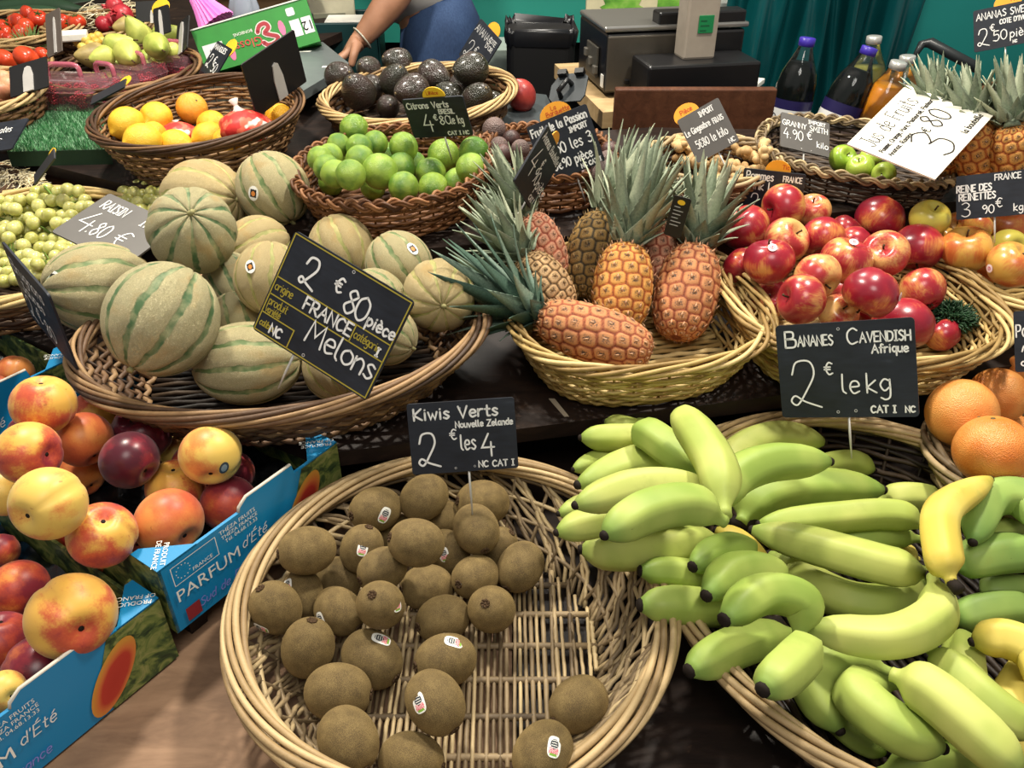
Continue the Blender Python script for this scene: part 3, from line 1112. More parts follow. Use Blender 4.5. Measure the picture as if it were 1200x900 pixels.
def fruit_mesh(shape, mat):
    k = (shape, mat)
    if k not in _mesh_cache:
        _mesh_cache[k] = PR[shape].mesh(shape + '_' + mat, MT[mat])
    return _mesh_cache[k]


def stem_mesh(kind):
    k = ('stem', kind)
    if k in _mesh_cache:
        return _mesh_cache[k]
    mb = MB()
    if kind == 'apple':
        mb.tube([(0, 0, .55), (.03, .0, .8), (.07, .02, .88)], [.045, .04, .055], 6)
        me = mb.mesh('stem', MT['brown'])
    elif kind == 'apple_calyx':
        for i in range(5):
            a = i * 2 * math.pi / 5
            mb.tube([(.05 * math.cos(a), .05 * math.sin(a), -.69), (.11 * math.cos(a), .11 * math.sin(a), -.78), (.08 * math.cos(a + .3), .08 * math.sin(a + .3), -.84)], [.05, .04, .01], 5)
        me = mb.mesh('calyx', MT['brown'])
    elif kind == 'kiwi':
        for i in range(7):
            a = i * 2 * math.pi / 7
            mb.tube([(.06 * math.cos(a), .06 * math.sin(a), 1.08), (.15 * math.cos(a), .15 * math.sin(a), 1.15), (.20 * math.cos(a + .5), .20 * math.sin(a + .5), 1.17)], [.07, .055, .02], 5)
        mb.tube([(0, 0, 1.05), (0, 0, 1.16)], [.09, .06], 8)
        me = mb.mesh('stem_end', MT['brown'])
    elif kind == 'melon':
        mb.tube([(0, 0, .96), (.01, 0, 1.03), (.05, .02, 1.10)], [.10, .055, .06], 8)
        me = mb.mesh('stem', plain('#8f8a5c', 0.8))
    elif kind == 'citrus':
        mb.tube([(0, 0, .84), (0, 0, .93)], [.085, .06], 8)
        me = mb.mesh('stem_button', MT['stem'])
    elif kind == 'lemon':
        mb.tube([(0, 0, -1.22), (0, 0, -1.28)], [.07, .05], 8)
        me = mb.mesh('stem_button', MT['stem'])
    elif kind == 'pear':
        mb.tube([(0, 0, 1.42), (.04, 0, 1.62), (.13, 0, 1.85)], [.07, .05, .06], 6)
        me = mb.mesh('stem', MT['brown'])
    elif kind == 'avocado':
        mb.tube([(0, 0, 1.24), (0, 0, 1.31)], [.10, .07], 8)
        me = mb.mesh('stem_button', plain('#7a6a4c', 0.8))
    elif kind == 'tomato':
        for i in range(5):
            a = i * 2 * math.pi / 5
            mb.tube([(0, 0, .70), (.22 * math.cos(a), .22 * math.sin(a), .76), (.45 * math.cos(a), .45 * math.sin(a), .78)], [.06, .07, .01], 5)
        mb.tube([(0, 0, .68), (.04, 0, .95)], [.06, .05], 6)
        me = mb.mesh('calyx', MT['calyx'])
    elif kind == 'pomegranate':
        for i in range(6):
            a = i * 2 * math.pi / 6
            mb.tube([(.2 * math.cos(a), .2 * math.sin(a), .85), (.2 * math.cos(a), .2 * math.sin(a), 1.1), (.32 * math.cos(a), .32 * math.sin(a), 1.32)], [.11, .10, .02], 5)
        me = mb.mesh('calyx', MT['pomegranate'])
    elif kind == 'peach':
        mb.tube([(0, 0, .66), (0, 0, .735)], [.10, .07], 7)
        me = mb.mesh('stem_scar', MT['dark'])
    _mesh_cache[k] = me
    return me


def sticker_mesh(kind, shape):
    """a small label that follows the skin around +X of the unit fruit"""
    k = ('sticker', kind, shape)
    if k in _mesh_cache:
        return _mesh_cache[k]
    fn = {'kiwi': (1.0, 0.96, 1.16), 'melon': (1.0, 1.0, 1.06), 'apple': (1.0, 1.0, .94), 'peach': (1.0, 1.0, .95)}[shape]
    hw, hh = {'kiwi': (.24, .36), 'melon': (.15, .20), 'apple': (.17, .17), 'dark': (.20, .15)}[kind]
    if kind == 'kiwi':
        mats = [MT['white'], MT['navy'], MT['pink'], MT['stgreen']]
    elif kind == 'melon':
        mats = [MT['white'], MT['black'], MT['stor']]
    elif kind == 'apple':
        mats = [plain('#efd5d6', 0.4), plain('#b6304a', 0.5)]
    else:
        mats = [plain('#2f3b44', 0.35), plain('#75858c', 0.35)]
    mb = MB()
    N = 26
    vs, fs, mi = [], [], []
    idx = {}
    ex = 3.2 if kind == 'kiwi' else 2.0

    def vert(i, j):
        if (i, j) not in idx:
            a, b = -1 + 2 * i / N, -1 + 2 * j / N
            # pull the square onto the label's outline
            m = max(abs(a), abs(b)) or 1
            q = (abs(a) ** ex + abs(b) ** ex) ** (1 / ex) or 1
            a, b = a * m / q, b * m / q
            d = Vector((1.0, a * hw, b * hh)).normalized()
            rr = 1 / math.sqrt((d.x / fn[0]) ** 2 + (d.y / fn[1]) ** 2 + (d.z / fn[2]) ** 2)
            idx[(i, j)] = len(vs)
            vs.append(tuple(d * (rr + (0.030 if shape in ('apple', 'peach') else 0.014))))
        return idx[(i, j)]
    for i in range(N):
        for j in range(N):
            a, b = -1 + 2 * (i + .5) / N, -1 + 2 * (j + .5) / N
            q_ = max(abs(a), abs(b)) / ((abs(a) ** ex + abs(b) ** ex) ** (1 / ex))
            a, b = a * q_, b * q_
            k_ = 0
            if kind == 'kiwi':
                if (a * hw / .15) ** 2 + ((b - .25) * hh / .16) ** 2 < 1:
                    k_ = 1
                    if abs(((b * 9) % 2) - 1) < .28 and abs(a) < .45:
                        k_ = 0
                elif -.62 < b < -.10 and abs(a) < .72:
                    k_ = 2 if ((a * 5 + b * 3) % 1.0) < .75 else 0
                elif -.86 < b < -.60 and abs(a) < .55:
                    k_ = 3
            elif kind == 'melon':
                if abs(a) < .58 and abs(b) < .52:
                    k_ = 1
                    if (a / .38) ** 2 + ((b + .05) / .34) ** 2 < 1:
                        k_ = 2
            elif kind == 'apple':
                r2 = a * a + b * b
                if (.10 < r2 < .24) or (abs(a) < .12 and -.2 < b < .3):
                    k_ = 1
            else:
                if a * a + b * b < .4:
                    k_ = 1
            fs.append((vert(i, j), vert(i + 1, j), vert(i + 1, j + 1), vert(i, j + 1)))
            mi.append(k_)
    mb.add(vs, fs, mi)
    me = mb.mesh('sticker', mats)
    _mesh_cache[k] = me
    return me


def fruit(name, shape, mat, c, r, label, cat, group, axis=None, spin=0.0, stem=None, sticker=None, stretch=None, part='stem'):
    """one fruit: a mesh with its stalk and labels as children. axis: where the stalk end shows, in radii from the middle (dx, dy, [back])"""
    rng = random.Random(round(c.x * 9999) + round(c.y * 7777))
    if axis is None:
        ax = Vector((rng.uniform(-1, 1), rng.uniform(-1, 1), rng.uniform(-1, 1))).normalized()
    else:
        rr, uu, ww = view_axes(c)
        if len(axis) == 3:
            ax = (rr * axis[0] - uu * axis[1] + ww * axis[2]).normalized()
        else:
            ax = look_dir(c, axis[0], axis[1])
    R = rot_to(ax, spin if axis is not None else rng.uniform(0, 6.28))
    o = ob(name, fruit_mesh(shape, mat), None, M4(c, R, (r * (stretch or (1, 1, 1))[0], r * (stretch or (1, 1, 1))[1], r * (stretch or (1, 1, 1))[2])))
    tag(o, label, cat, group)
    for s in ([stem] if isinstance(stem, str) else (stem or [])):
        ob({'kiwi': 'stem_end', 'apple_calyx': 'calyx', 'citrus': 'stem_button', 'lemon': 'stem_button', 'avocado': 'stem_button', 'tomato': 'calyx', 'pomegranate': 'calyx', 'peach': 'stem_scar'}.get(s, 'stem'), stem_mesh(s), o)
    if sticker:
        kind, dx, dy = sticker[:3]
        d = R.inverted() @ look_dir(c, dx, dy)
        z = R.inverted() @ view_axes(c)[1]
        if len(sticker) > 3:
            z = Matrix.Rotation(sticker[3], 3, d) @ z
        z = (z - d * z.dot(d)).normalized()
        Rs = Matrix((d, z.cross(d), z)).transposed()
        ob('sticker', sticker_mesh(kind, shape), o, Rs.to_4x4())
    return o


# ------------------------------------------------------------------ pineapple
def pineapple_body(name, mat, rows=11, cols=11, seed=1, tall=1.75):
    mb = MB()
    nu, nv = cols * 10, rows * 9
    rng = random.Random(seed)

    def eye(u, t):
        # lattice of eyes: how far from the nearest seam (1 in the middle of a cell, 0 on its edge)
        y = t * rows
        ds = []
        r0 = math.floor(y)
        for r in (r0 - 1, r0, r0 + 1):
            x = (u + 0.018 * r) * cols + (0.5 if r % 2 else 0.0)
            fx = x - math.floor(x) - 0.5
            fy = (y - (r + .5)) * .95
            for k in (-1, 0, 1):
                ds.append(((fx + k) ** 2 + fy * fy, fy))
        ds.sort()
        d1, d2 = math.sqrt(ds[0][0]), math.sqrt(ds[1][0])
        return d1, min(1.0, (d2 - d1) / .50), ds[0][1]
    vs, at = [], []

    def prof(t):
        ph = math.pi * t
        return (math.sin(ph) ** 0.62 if 0 < t < 1 else 0.0) * (0.93 + 0.10 * math.sin(math.pi * t) - 0.05 * (0.5 - t)), tall * math.cos(ph) * (1 - .06 * math.cos(ph) ** 2)
    for i in range(nv + 1):
        t0 = i / nv
        t = 0.02 + 0.96 * t0
        r, z = prof(t)
        for j in range(nu):
            u = j / nu
            d1, e, fy = eye(u, t0)
            d = 1 - e
            b = 0.060 * (1 - d ** 2.6) - 0.012
            d = 0.0 if d1 < .12 else max(d * .98, .10)
            th = 2 * math.pi * u
            k = min(1, r * 1.6)
            vs.append(((r + b * k) * math.cos(th), (r + b * k) * math.sin(th), z + 0.02 * (1 - d)))
            at.append(d)
    fs = [(i * nu + j, (i + 1) * nu + j, (i + 1) * nu + (j + 1) % nu, i * nu + (j + 1) % nu) for i in range(nv) for j in range(nu)]
    fs.append(tuple(range(nu)))
    fs.append(tuple(nv * nu + j for j in range(nu))[::-1])
    mb.add(vs, fs, 0, at)
    for r in range(rows):       # the little thorn leaf on each eye
        t = 0.02 + 0.96 * (r + .5) / rows
        rr, z = prof(t)
        for c in range(cols):
            th = 2 * math.pi * ((c + .5 - (0.5 if r % 2 else 0)) / cols - 0.018 * r)
            o = Vector((math.cos(th), math.sin(th), 0))
            p = o * (rr + .06 * min(1, rr * 1.6)) + Vector((0, 0, z - .02))
            s = Vector((-math.sin(th), math.cos(th), 0)) * .035
            tip = p + o * (.07 + .05 * rng.random()) + Vector((0, 0, .16)) + s * rng.uniform(-1.2, 1.2)
            s = s * 1.5
            mb.add([p - s, p + s, p + o * .035 + Vector((0, 0, .02)), tip], [(0, 2, 3), (2, 1, 3), (0, 1, 2), (0, 3, 1)], 1, 0.2 + .2 * rng.random())
            for q_ in range(3):
                a_ = p + Vector((rng.uniform(-.1, .1), rng.uniform(-.1, .1), rng.uniform(-.12, .12)))
                e_ = o * rng.uniform(.02, .08) + Vector((0, 0, rng.uniform(.06, .16))) + s * rng.uniform(-1.5, 1.5)
                w_ = s * .22
                mb.add([a_ - w_, a_ + w_, a_ + e_], [(0, 1, 2)], 1, .3)
    return mb.mesh(name, [MT[mat], MT['fleck_d' if mat in ('pine_d', 'pine_m') else 'fleck']])


def crown_mesh(name, mat, seed=1, n=46, length=2.2, spread=1.0, bend=0.5, base=0.42):
    mb = MB()
    rng = random.Random(seed)
    for i in range(n):
        f = i / (n - 1)
        th = i * 2.39996 + rng.uniform(-.15, .15)
        L = length * (0.30 + 0.70 * math.sin(min(1.0, f * 1.25 + .08) * math.pi / 2)) * rng.uniform(.88, 1.1)
        if f < .2:
            L *= .75
        lean = (1.15 - 1.05 * f) * spread + rng.uniform(-.08, .08)
        o = Vector((math.cos(th), math.sin(th), 0))
        s = Vector((-math.sin(th), math.cos(th), 0))
        p = o * (base * (1 - .75 * f)) + Vector((0, 0, .05 + .55 * f))
        w0 = 0.36 * rng.uniform(.85, 1.1)
        q = 8
        cur = lean * .75
        rowsv = []
        col = rng.random()
        for k in range(q + 1):
            x = k / q
            d = o * math.sin(cur) + Vector((0, 0, 1)) * math.cos(cur)
            nn = o * math.cos(cur) - Vector((0, 0, 1)) * math.sin(cur)
            w = w0 * (1 - x) ** .75 * (0.75 + .5 * min(1, x * 4) * (1 - x)) + .004
            rowsv.append((p - s * w + nn * w * .28, p - nn * .03 * (1 - x), p + s * w + nn * w * .28, p + nn * (-.03 - .035 * (1 - x))))
            p = p + d * (L / q)
            cur += (bend * lean * .9 + rng.uniform(-.03, .03)) / q * (1.2 if f < .6 else .5)
        vs = [a for r in rowsv for a in r]
        fs = []
        for k in range(q):
            a, b = 4 * k, 4 * (k + 1)
            fs += [(a, b, b + 1, a + 1), (a + 1, b + 1, b + 2, a + 2), (a + 2, b + 2, b + 3, a + 3), (a + 3, b + 3, b, a)]
        mb.add(vs, fs, 0, [min(1, max(0, col * .7 + .3 * (k / q))) for k in range(q + 1) for _ in range(4)])
    mb.tube([(0, 0, -.1), (0, 0, .5)], [base * .9, base * .3], 10, False, 0, .2)
    return mb.mesh(name, MT[mat])


def pineapple(label, p0, p1, r, mat, crown_to=None, cmat='crown', seed=1, clen=2.2, spread=1.0, n=46, bend=.5, group='pineapples in the blond basket', csc=1.0, rows=11, cols=11):
    """p0 foot end, p1 crown end of the body (world); crown_to: point the crown aims at"""
    ax = (p1 - p0)
    L = ax.length
    c = (p0 + p1) / 2
    tall = L / 2 / r
    R = rot_to(ax, seed * 1.3)
    root = ob('pineapple', pineapple_body('pineapple', mat, rows, cols, seed, tall), None, M4(c, R, r))
    tag(root, label, 'pineapple', group)
    if clen:
        cr = ob('crown', crown_mesh('crown', cmat, seed, n, clen, spread, bend), root)
        base = Vector((0, 0, tall * .95))
        if crown_to is not None:
            d = M4(c, R, r).inverted() @ crown_to - base
            Rc = rot_to(d)
        else:
            Rc = Matrix.Identity(3)
        cr.matrix_local = M4(base, Rc, csc)
    return root


# ------------------------------------------------------------------ banana
def banana_mesh(P, r, mat, roll=0.0, tipk=.24):
    """P: world points from the stalk to the tip"""
    n = 30
    C = catmull(P, n)
    T = [(C[min(i + 1, n)] - C[max(i - 1, 0)]).normalized() for i in range(n + 1)]
    N0 = Vector((0, 0, 1)) - T[0] * T[0].z
    N = [N0.normalized()]
    for i in range(1, n + 1):
        k = N[-1] - T[i] * N[-1].dot(T[i])
        N.append(k.normalized())
    f = spline_prof([(0, .30), (.04, .30), (.08, .36), (.13, .62), (.18, .84), (.26, .97), (.45, 1.0), (.72, .98), (.84, .90), (.91, .74), (.96, max(.50, tipk + .12)), (1.0, tipk)])
    sides = 20
    mb = MB()
    vs, fs, uv = [], [], []
    for i in range(n + 1):
        B = T[i].cross(N[i])
        t = i / n
        for j in range(sides):
            a = 2 * math.pi * j / sides
            k = r * f(t) * (1 + 0.62 * (0.9 / math.cos(((a + .63) % (2 * math.pi / 5)) - math.pi / 5) * 0.945 - 0.97) * min(1, 6 * t * (1 - t) + .2))
            vs.append(C[i] + (N[i] * math.cos(a + roll) + B * math.sin(a + roll)) * k)
    for i in range(n):
        for j in range(sides):
            j2 = (j + 1) % sides
            fs.append((i * sides + j, i * sides + j2, (i + 1) * sides + j2, (i + 1) * sides + j))
            uv.append([(j / sides, i / n), ((j + 1) / sides, i / n), ((j + 1) / sides, (i + 1) / n), (j / sides, (i + 1) / n)])
    fs.append(tuple(range(sides))[::-1])
    uv.append([(0, 0)] * sides)
    fs.append(tuple(n * sides + j for j in range(sides)))
    uv.append([(0, 1)] * sides)
    mb.add(vs, fs, 0, .5, uv)
    tip = MB()
    e, d = C[-1], T[-1]
    tip.tube([e - d * r * .10, e + d * r * .10, e + d * r * .20], [r * tipk * 1.04, r * tipk * .97, r * tipk * .66], 9)
    return mb, tip
# ------------------------------------------------------------------ hall and stall
def m_wood(name, c0, c1, c2, scale=5.0, stretch=(1, 9, 9), rough=0.6, worn=None):
    m = M(name, rough, 0.3)
    v = m.obj()
    g = m.noise(m.mapping(v, stretch), scale, 6.0, 0.65, 0.4)
    b = m.noise(v, 6.0, 4.0, 0.6)
    f = m.math('ADD', m.math('MULTIPLY', g, 0.6), m.math('MULTIPLY', b, 0.4))
    c = m.ramp(f, [(0.32, c0), (0.5, c1), (0.68, c2)])
    if worn:
        c = m.mix(m.math('MULTIPLY', m.step(m.noise(v, 19.0, 5.0, 0.7), 0.62, 0.72), 0.6), c, worn)
    m.color(c)
    m.bump(g, 0.25, 0.003)
    return m.m


W_LIGHT = m_wood('worn_board', '#5f4837', '#82664f', '#9c7d63', 4.0, (2, 7, 7), 0.7, '#5c4636')
W_DARK = m_wood('dark_plank', '#120d0b', '#221814', '#33251d', 5.0, (2, 9, 9), 0.5, '#4a372a')
W_BROWN = m_wood('brown_panel', '#3f2618', '#553322', '#64402b', 5.0, (9, 1.2, 9), 0.45)
W_PALE = m_wood('pale_plank', '#8c7350', '#b2966c', '#cbb085', 4.0, (1, 8, 8), 0.6)
BLACKISH = plain('#0b0a0a', 0.8, 0.2)

_f = MB()
_f.box((0, 1.5, -0.02), (9, 8, 0.04))
structure(_f.build('floor', plain('#3a3735', 0.7), None, False))
_w = MB()
_w.box((0, 4.55, 1.7), (9, 0.1, 3.4))
structure(_w.build('wall_back', plain('#8d8672', 0.8), None, False))


def m_teal():
    m = M('teal_paint', 0.5, 0.4)
    v = m.obj()
    a = m.noise(v, 2.5, 3.0)
    s = m.step(m.noise(m.mapping(v, (9, 1, 16)), 2.2, 5.0, 0.75), 0.63, 0.70)
    k = m.step(m.noise(v, 1.8, 2.0), 0.50, 0.62)
    c = m.ramp(a, [(0.3, '#0e6e6a'), (0.7, '#1f8a85')])
    m.color(m.mix(m.math('MULTIPLY', s, m.math('MULTIPLY', k, 0.8)), c, '#173634'))
    return m.m


_w = MB()
_w.box((1.75, 2.60, 1.25), (1.9, 0.06, 2.5))
structure(_w.build('wall_right', m_teal(), None, False))


def offset_slab(mb, spans, d0, d1, fn, th, mi=0, drop_=0.0):
    """spans along the two wings; each a quad between two offsets behind the stall's edge"""
    cb = math.cos(math.radians(20.3))
    bis = (E2 + G2).normalized()
    for wing, t0, t1, a, b in spans:
        e, n = (E1, E2) if wing == 'main' else (G1, G2)
        q = []
        for t, d in ((t0, a), (t1, a), (t1, b), (t0, b)):
            p = KC + bis * (d / cb) + e * max(0, t) if t <= 0 else KC + n * d + e * t
            q.append(p)
        top = [Vector((p.x, p.y, fn(p.x, p.y) - drop_)) for p in q]
        bot = [p - Vector((0, 0, th)) for p in top]
        fs = [(0, 1, 2, 3), (7, 6, 5, 4), (0, 4, 5, 1), (1, 5, 6, 2), (2, 6, 7, 3), (3, 7, 4, 0)]
        if wing != 'main':
            fs = [f[::-1] for f in fs]
        mb.add(top + bot, fs, mi)


stall = thing('market_stall', 'dark wooden market stall with stepped shelves carrying all the fruit', 'market stall', Matrix.Translation((0, 0.6, 0)))
_IM = Matrix.Translation((0, -0.6, 0))


def stall_part(mb, name, mat):
    return mb.build(name, mat, stall, False, _IM)


_b = MB()
_b.box((-0.80, 0.53, ZF - 0.0125), (1.60, 0.66, 0.025))
stall_part(_b, 'worn_front_board', W_LIGHT)
_b = MB()
_b.box((0.91, 0.62, ZF - 0.0125), (1.815, 0.86, 0.025))
_b.box((-0.80, 0.957, ZF - 0.0125), (1.60, 0.186, 0.025))
stall_part(_b, 'dark_front_board', W_DARK)
_b = MB()
offset_slab(_b, [('main', 0, 2.0, 0.0, OFF3 + .03), ('wing', 0, 2.0, 0.0, OFF3 + .03)], 0, 0, z2, 0.024)
stall_part(_b, 'middle_shelf', W_DARK)
_b = MB()
offset_slab(_b, [('main', 0, 2.0, 0.09, 0.11), ('wing', 0, 2.0, 0.09, 0.11)], 0, 0, lambda x, y: 0.85, 0.85)
stall_part(_b, 'gap_shade_riser', BLACKISH)  # black colour stands in for the shade in the gap under the shelf
_b = MB()
offset_slab(_b, [('main', 0, 2.0, OFF3 + .015, OFF3 + .03), ('wing', 0, 2.0, OFF3 + .015, OFF3 + .03)], 0, 0, lambda x, y: 0.975, 0.2)
stall_part(_b, 'upper_riser', m_wood('riser_wood', '#2a1b15', '#4a3022', '#684632'))
_b = MB()
offset_slab(_b, [('main', 0, .40, OFF3, OFF3 + .60), ('main', .40, 2.0, OFF3, OFF3 + .42), ('wing', 0, .62, OFF3, OFF3 + .60), ('wing', .62, .98, OFF3, OFF3 + .60), ('wing', .98, 2.7, OFF3, OFF3 + 1.12)], 0, 0, z3, 0.022)
stall_part(_b, 'upper_shelf', W_DARK)
_b = MB()
_b.box((0.1, 0.205, 0.36), (3.4, 0.02, 0.72))
stall_part(_b, 'front_panel', W_DARK)
_b = MB()
_b.box((0.9, 2.06, 0.434), (1.5, 0.56, 0.868))
_b.box((0.93, 2.02, 0.887), (0.62, 0.36, 0.034))
stall_part(_b, 'back_counter', plain('#3a3c3f', 0.5))

_b = MB()
_q = [at_z(x, y, 0) for x, y in ((644, 466), (651, 465), (667, 489), (660, 489))]
_q = [at_D(x, y, depth(at_z(x, y, z2(*at_z(x, y, .868).xy) + .0012))) for x, y in ((643, 467), (650, 467), (667, 488), (661, 488))]
_b.add([tuple(p) for p in _q] + [tuple(p - Vector((0, 0, .0008))) for p in _q], [(3, 2, 1, 0), (4, 5, 6, 7), (0, 1, 5, 4), (1, 2, 6, 5), (2, 3, 7, 6), (3, 0, 4, 7)])
tag(_b.build('paper_strip', plain('#a39682', .7), None, False), 'small pale paper strip lying on the bare dark middle shelf', 'paper')

zfront = lambda x, y: ZF
# ------------------------------------------------------------------ baskets
basket('kiwi', 'large round wicker basket with loose open weave holding the kiwis', -0.066, 0.634, zfront, .237, .236, .088, .70, 0.0, 2.0, 30, 9, .0029, 'rope', WK_RIM, WK_GREY, 'slant', 8, .0038, .0115, None, .006, 3, turns=2)
basket('banana', 'big oval wicker basket heaped with green bananas', .445, .68, zfront, .30, .262, .080, .80, math.radians(108), 2.1, 34, 9, .003, 'rope', WK_RIM, WK_DARK, 'weave', 7, .0042, .0105, None, .006, 4, turns=3)
basket('grapefruit', 'wicker basket of grapefruits beside the bananas', .80, .895, zfront, .225, .155, .088, .80, YAW, 2.1, 26, 8, .003, 'rope', WK_GREY, WK_GREY, 'weave', 5, .0045, .0105, None, .006, 5, turns=3)
basket('melon', 'wide low brown wicker basket loaded with striped melons', -.32, 1.02, z2, .285, .195, .085, .72, math.radians(4), 2.0, 64, 9, .0030, 'rope', WK_MEL, WK_MEL, 'weave', 8, .0034, .0105, WK_DARK, .004, 6, turns=3.4)
basket('pineapple', 'blond rounded wicker basket with small pineapples', .178, 1.095, z2, .19, .168, .088, .76, YAW, 2.7, 40, 13, .0022, 'rope', WK_BLOND, WK_BLOND, 'weave', 5, .0034, .0085, None, .004, 7, turns=5)
basket('apple', 'blond wicker basket full of red apples with a little green garnish', .525, 1.115, z2, .198, .165, .085, .78, math.radians(8), 2.6, 40, 13, .0022, 'rope', WK_BLOND, WK_BLOND, 'weave', 5, .0034, .0085, None, .004, 8, turns=5)
basket('reinette', 'blond wicker basket of orange russet apples by the stall end', .925, 1.225, z2, .20, .165, .08, .8, YAW, 2.4, 36, 10, .0024, 'rope', WK_BLOND, WK_BLOND, 'weave', 5, .0034, .0085, None, .004, 9, turns=5)
basket('grape', 'shallow blond wicker basket filled with white grapes', -.86, 1.33, z2, .225, .20, .075, .8, math.radians(-20), 2.1, 34, 8, .0028, 'rope', WK_BLOND, WK_BROWN, 'weave', 5, .0042, .009, WK_DARK, .004, 10, turns=3)
basket('lime', 'reddish brown wicker basket with plaited rim holding limes', -.20, 1.385, z3, .165, .160, .068, .84, YAW, 2.1, 44, 10, .0022, 'plait', WK_RUST, WK_RUST, 'weave', 5, .0036, .0085, None, .004, 11)
basket('avocado', 'pale wicker basket stacked with dark avocados', -.19, 1.745, z3, .195, .165, .062, .84, YAW, 2.0, 34, 6, .003, 'rope', WK_TAN, WK_BROWN, 'weave', 8, .0030, .010, WK_DARK, .004, 12, turns=4)
basket('lemon', 'deep brown wicker basket holding lemons and red net bags', -.595, 1.61, z3, .195, .19, .095, .70, math.radians(-20), 2.0, 40, 15, .0024, 'rope', WK_BROWN, WK_BROWN, 'weave', 6, .0030, .0075, WK_DARK, .004, 13, turns=3)
basket('passion', 'small brown wicker basket of passion fruits behind the pineapples', .062, 1.45, z3, .112, .112, .066, .86, YAW, 2.4, 32, 8, .0022, 'plait', WK_RUST, WK_RUST, 'weave', 4, .0034, .008, None, .004, 14)
basket('ginger', 'wicker basket of pale ginger roots below the brown panel', .365, 1.475, z3, .115, .10, .045, .86, YAW, 2.3, 30, 7, .0024, 'rope', WK_GREY, WK_BROWN, 'weave', 4, .004, .008, None, .004, 15, turns=5)
basket('granny', 'dark wicker basket with braided rim under the white juice card', .640, 1.515, z3, .178, .135, .052, .86, math.radians(-22), 2.4, 36, 9, .0024, 'plait', WK_GREY, WK_DARK, 'weave', 4, .0034, .0085, None, .004, 16)
basket('golden', 'dark wicker basket of large golden pineapples at the stall end', 1.10, 1.70, z3, .20, .15, .06, .86, YAW, 2.3, 32, 7, .0026, 'plait', WK_BROWN, WK_DARK, 'weave', 4, .0040, .009, None, .004, 17)
basket('pear', 'brown wicker basket with pears and small yellow plums', -.90, 2.00, z3, .175, .16, .06, .85, math.radians(-20), 2.0, 34, 7, .0026, 'rope', WK_BROWN, WK_BROWN, 'weave', 4, .0038, .009, WK_DARK, .004, 18, turns=4)
basket('onion', 'greenish brown wicker basket at the edge with pink onions', -1.16, 1.80, z3, .17, .15, .085, .80, math.radians(-20), 2.0, 34, 10, .0026, 'rope', WK_TAN, WK_BROWN, 'weave', 4, .0038, .009, None, .004, 19, turns=4)
basket('straw', 'dark wicker basket lined with pale straw above the grapes', -1.09, 1.565, z2, .125, .10, .075, .85, math.radians(-25), 2.0, 28, 7, .0028, 'rope', WK_BROWN, WK_DARK, 'weave', 5, .004, .010, None, .004, 20, turns=3)
basket('tomato', 'wicker basket of ripe vine tomatoes near the courgettes', -1.36, 2.42, z3, .20, .14, .06, .88, math.radians(-20), 2.2, 30, 7, .0026, 'rope', WK_TAN, WK_BROWN, 'weave', 4, .0038, .009, None, .004, 21, turns=4)
basket('beef', 'wicker basket with big flat tomatoes at the photo edge', -1.30, 2.10, z3, .19, .13, .055, .88, math.radians(-20), 2.2, 30, 7, .0026, 'rope', WK_TAN, WK_BROWN, 'weave', 4, .0038, .009, None, .004, 22, turns=4)
basket('granate', 'wicker basket with red pomegranates on straw', -1.12, 2.42, z3, .15, .12, .055, .88, math.radians(-20), 2.2, 28, 6, .0026, 'rope', WK_TAN, WK_BROWN, 'weave', 4, .0038, .009, None, .004, 23, turns=4)
def pile(B, items, shape, pick, name, cat, group, labels, stem=None, k0=0.0, tol=1.0, rs=1.0, order=None, stretch=None, add=True):
    """items: (px, py, r_px, {options}); laid in order, the far and low ones first"""
    idx = list(range(len(items)))
    idx.sort(key=lambda i: (items[i][3].get('lay', 1) if len(items[i]) > 3 else 1, items[i][1]))
    outs = {}
    for i in idx:
        it = items[i]
        op = it[3] if len(it) > 3 else {}
        (c, r), = drop(B, [(it[0], it[1], it[2] * rs)], op.get('k', k0), tol, add=add)
        st = op.get('st', stretch)
        o = fruit(name, op.get('shape', shape), op.get('m') or pick(i), c, r, labels[i], cat, group,
                  op.get('ax'), op.get('spin', 0.0), op.get('stem', stem), op.get('stk'), st)
        outs[i] = o
    return outs


rnd = random.Random(5)
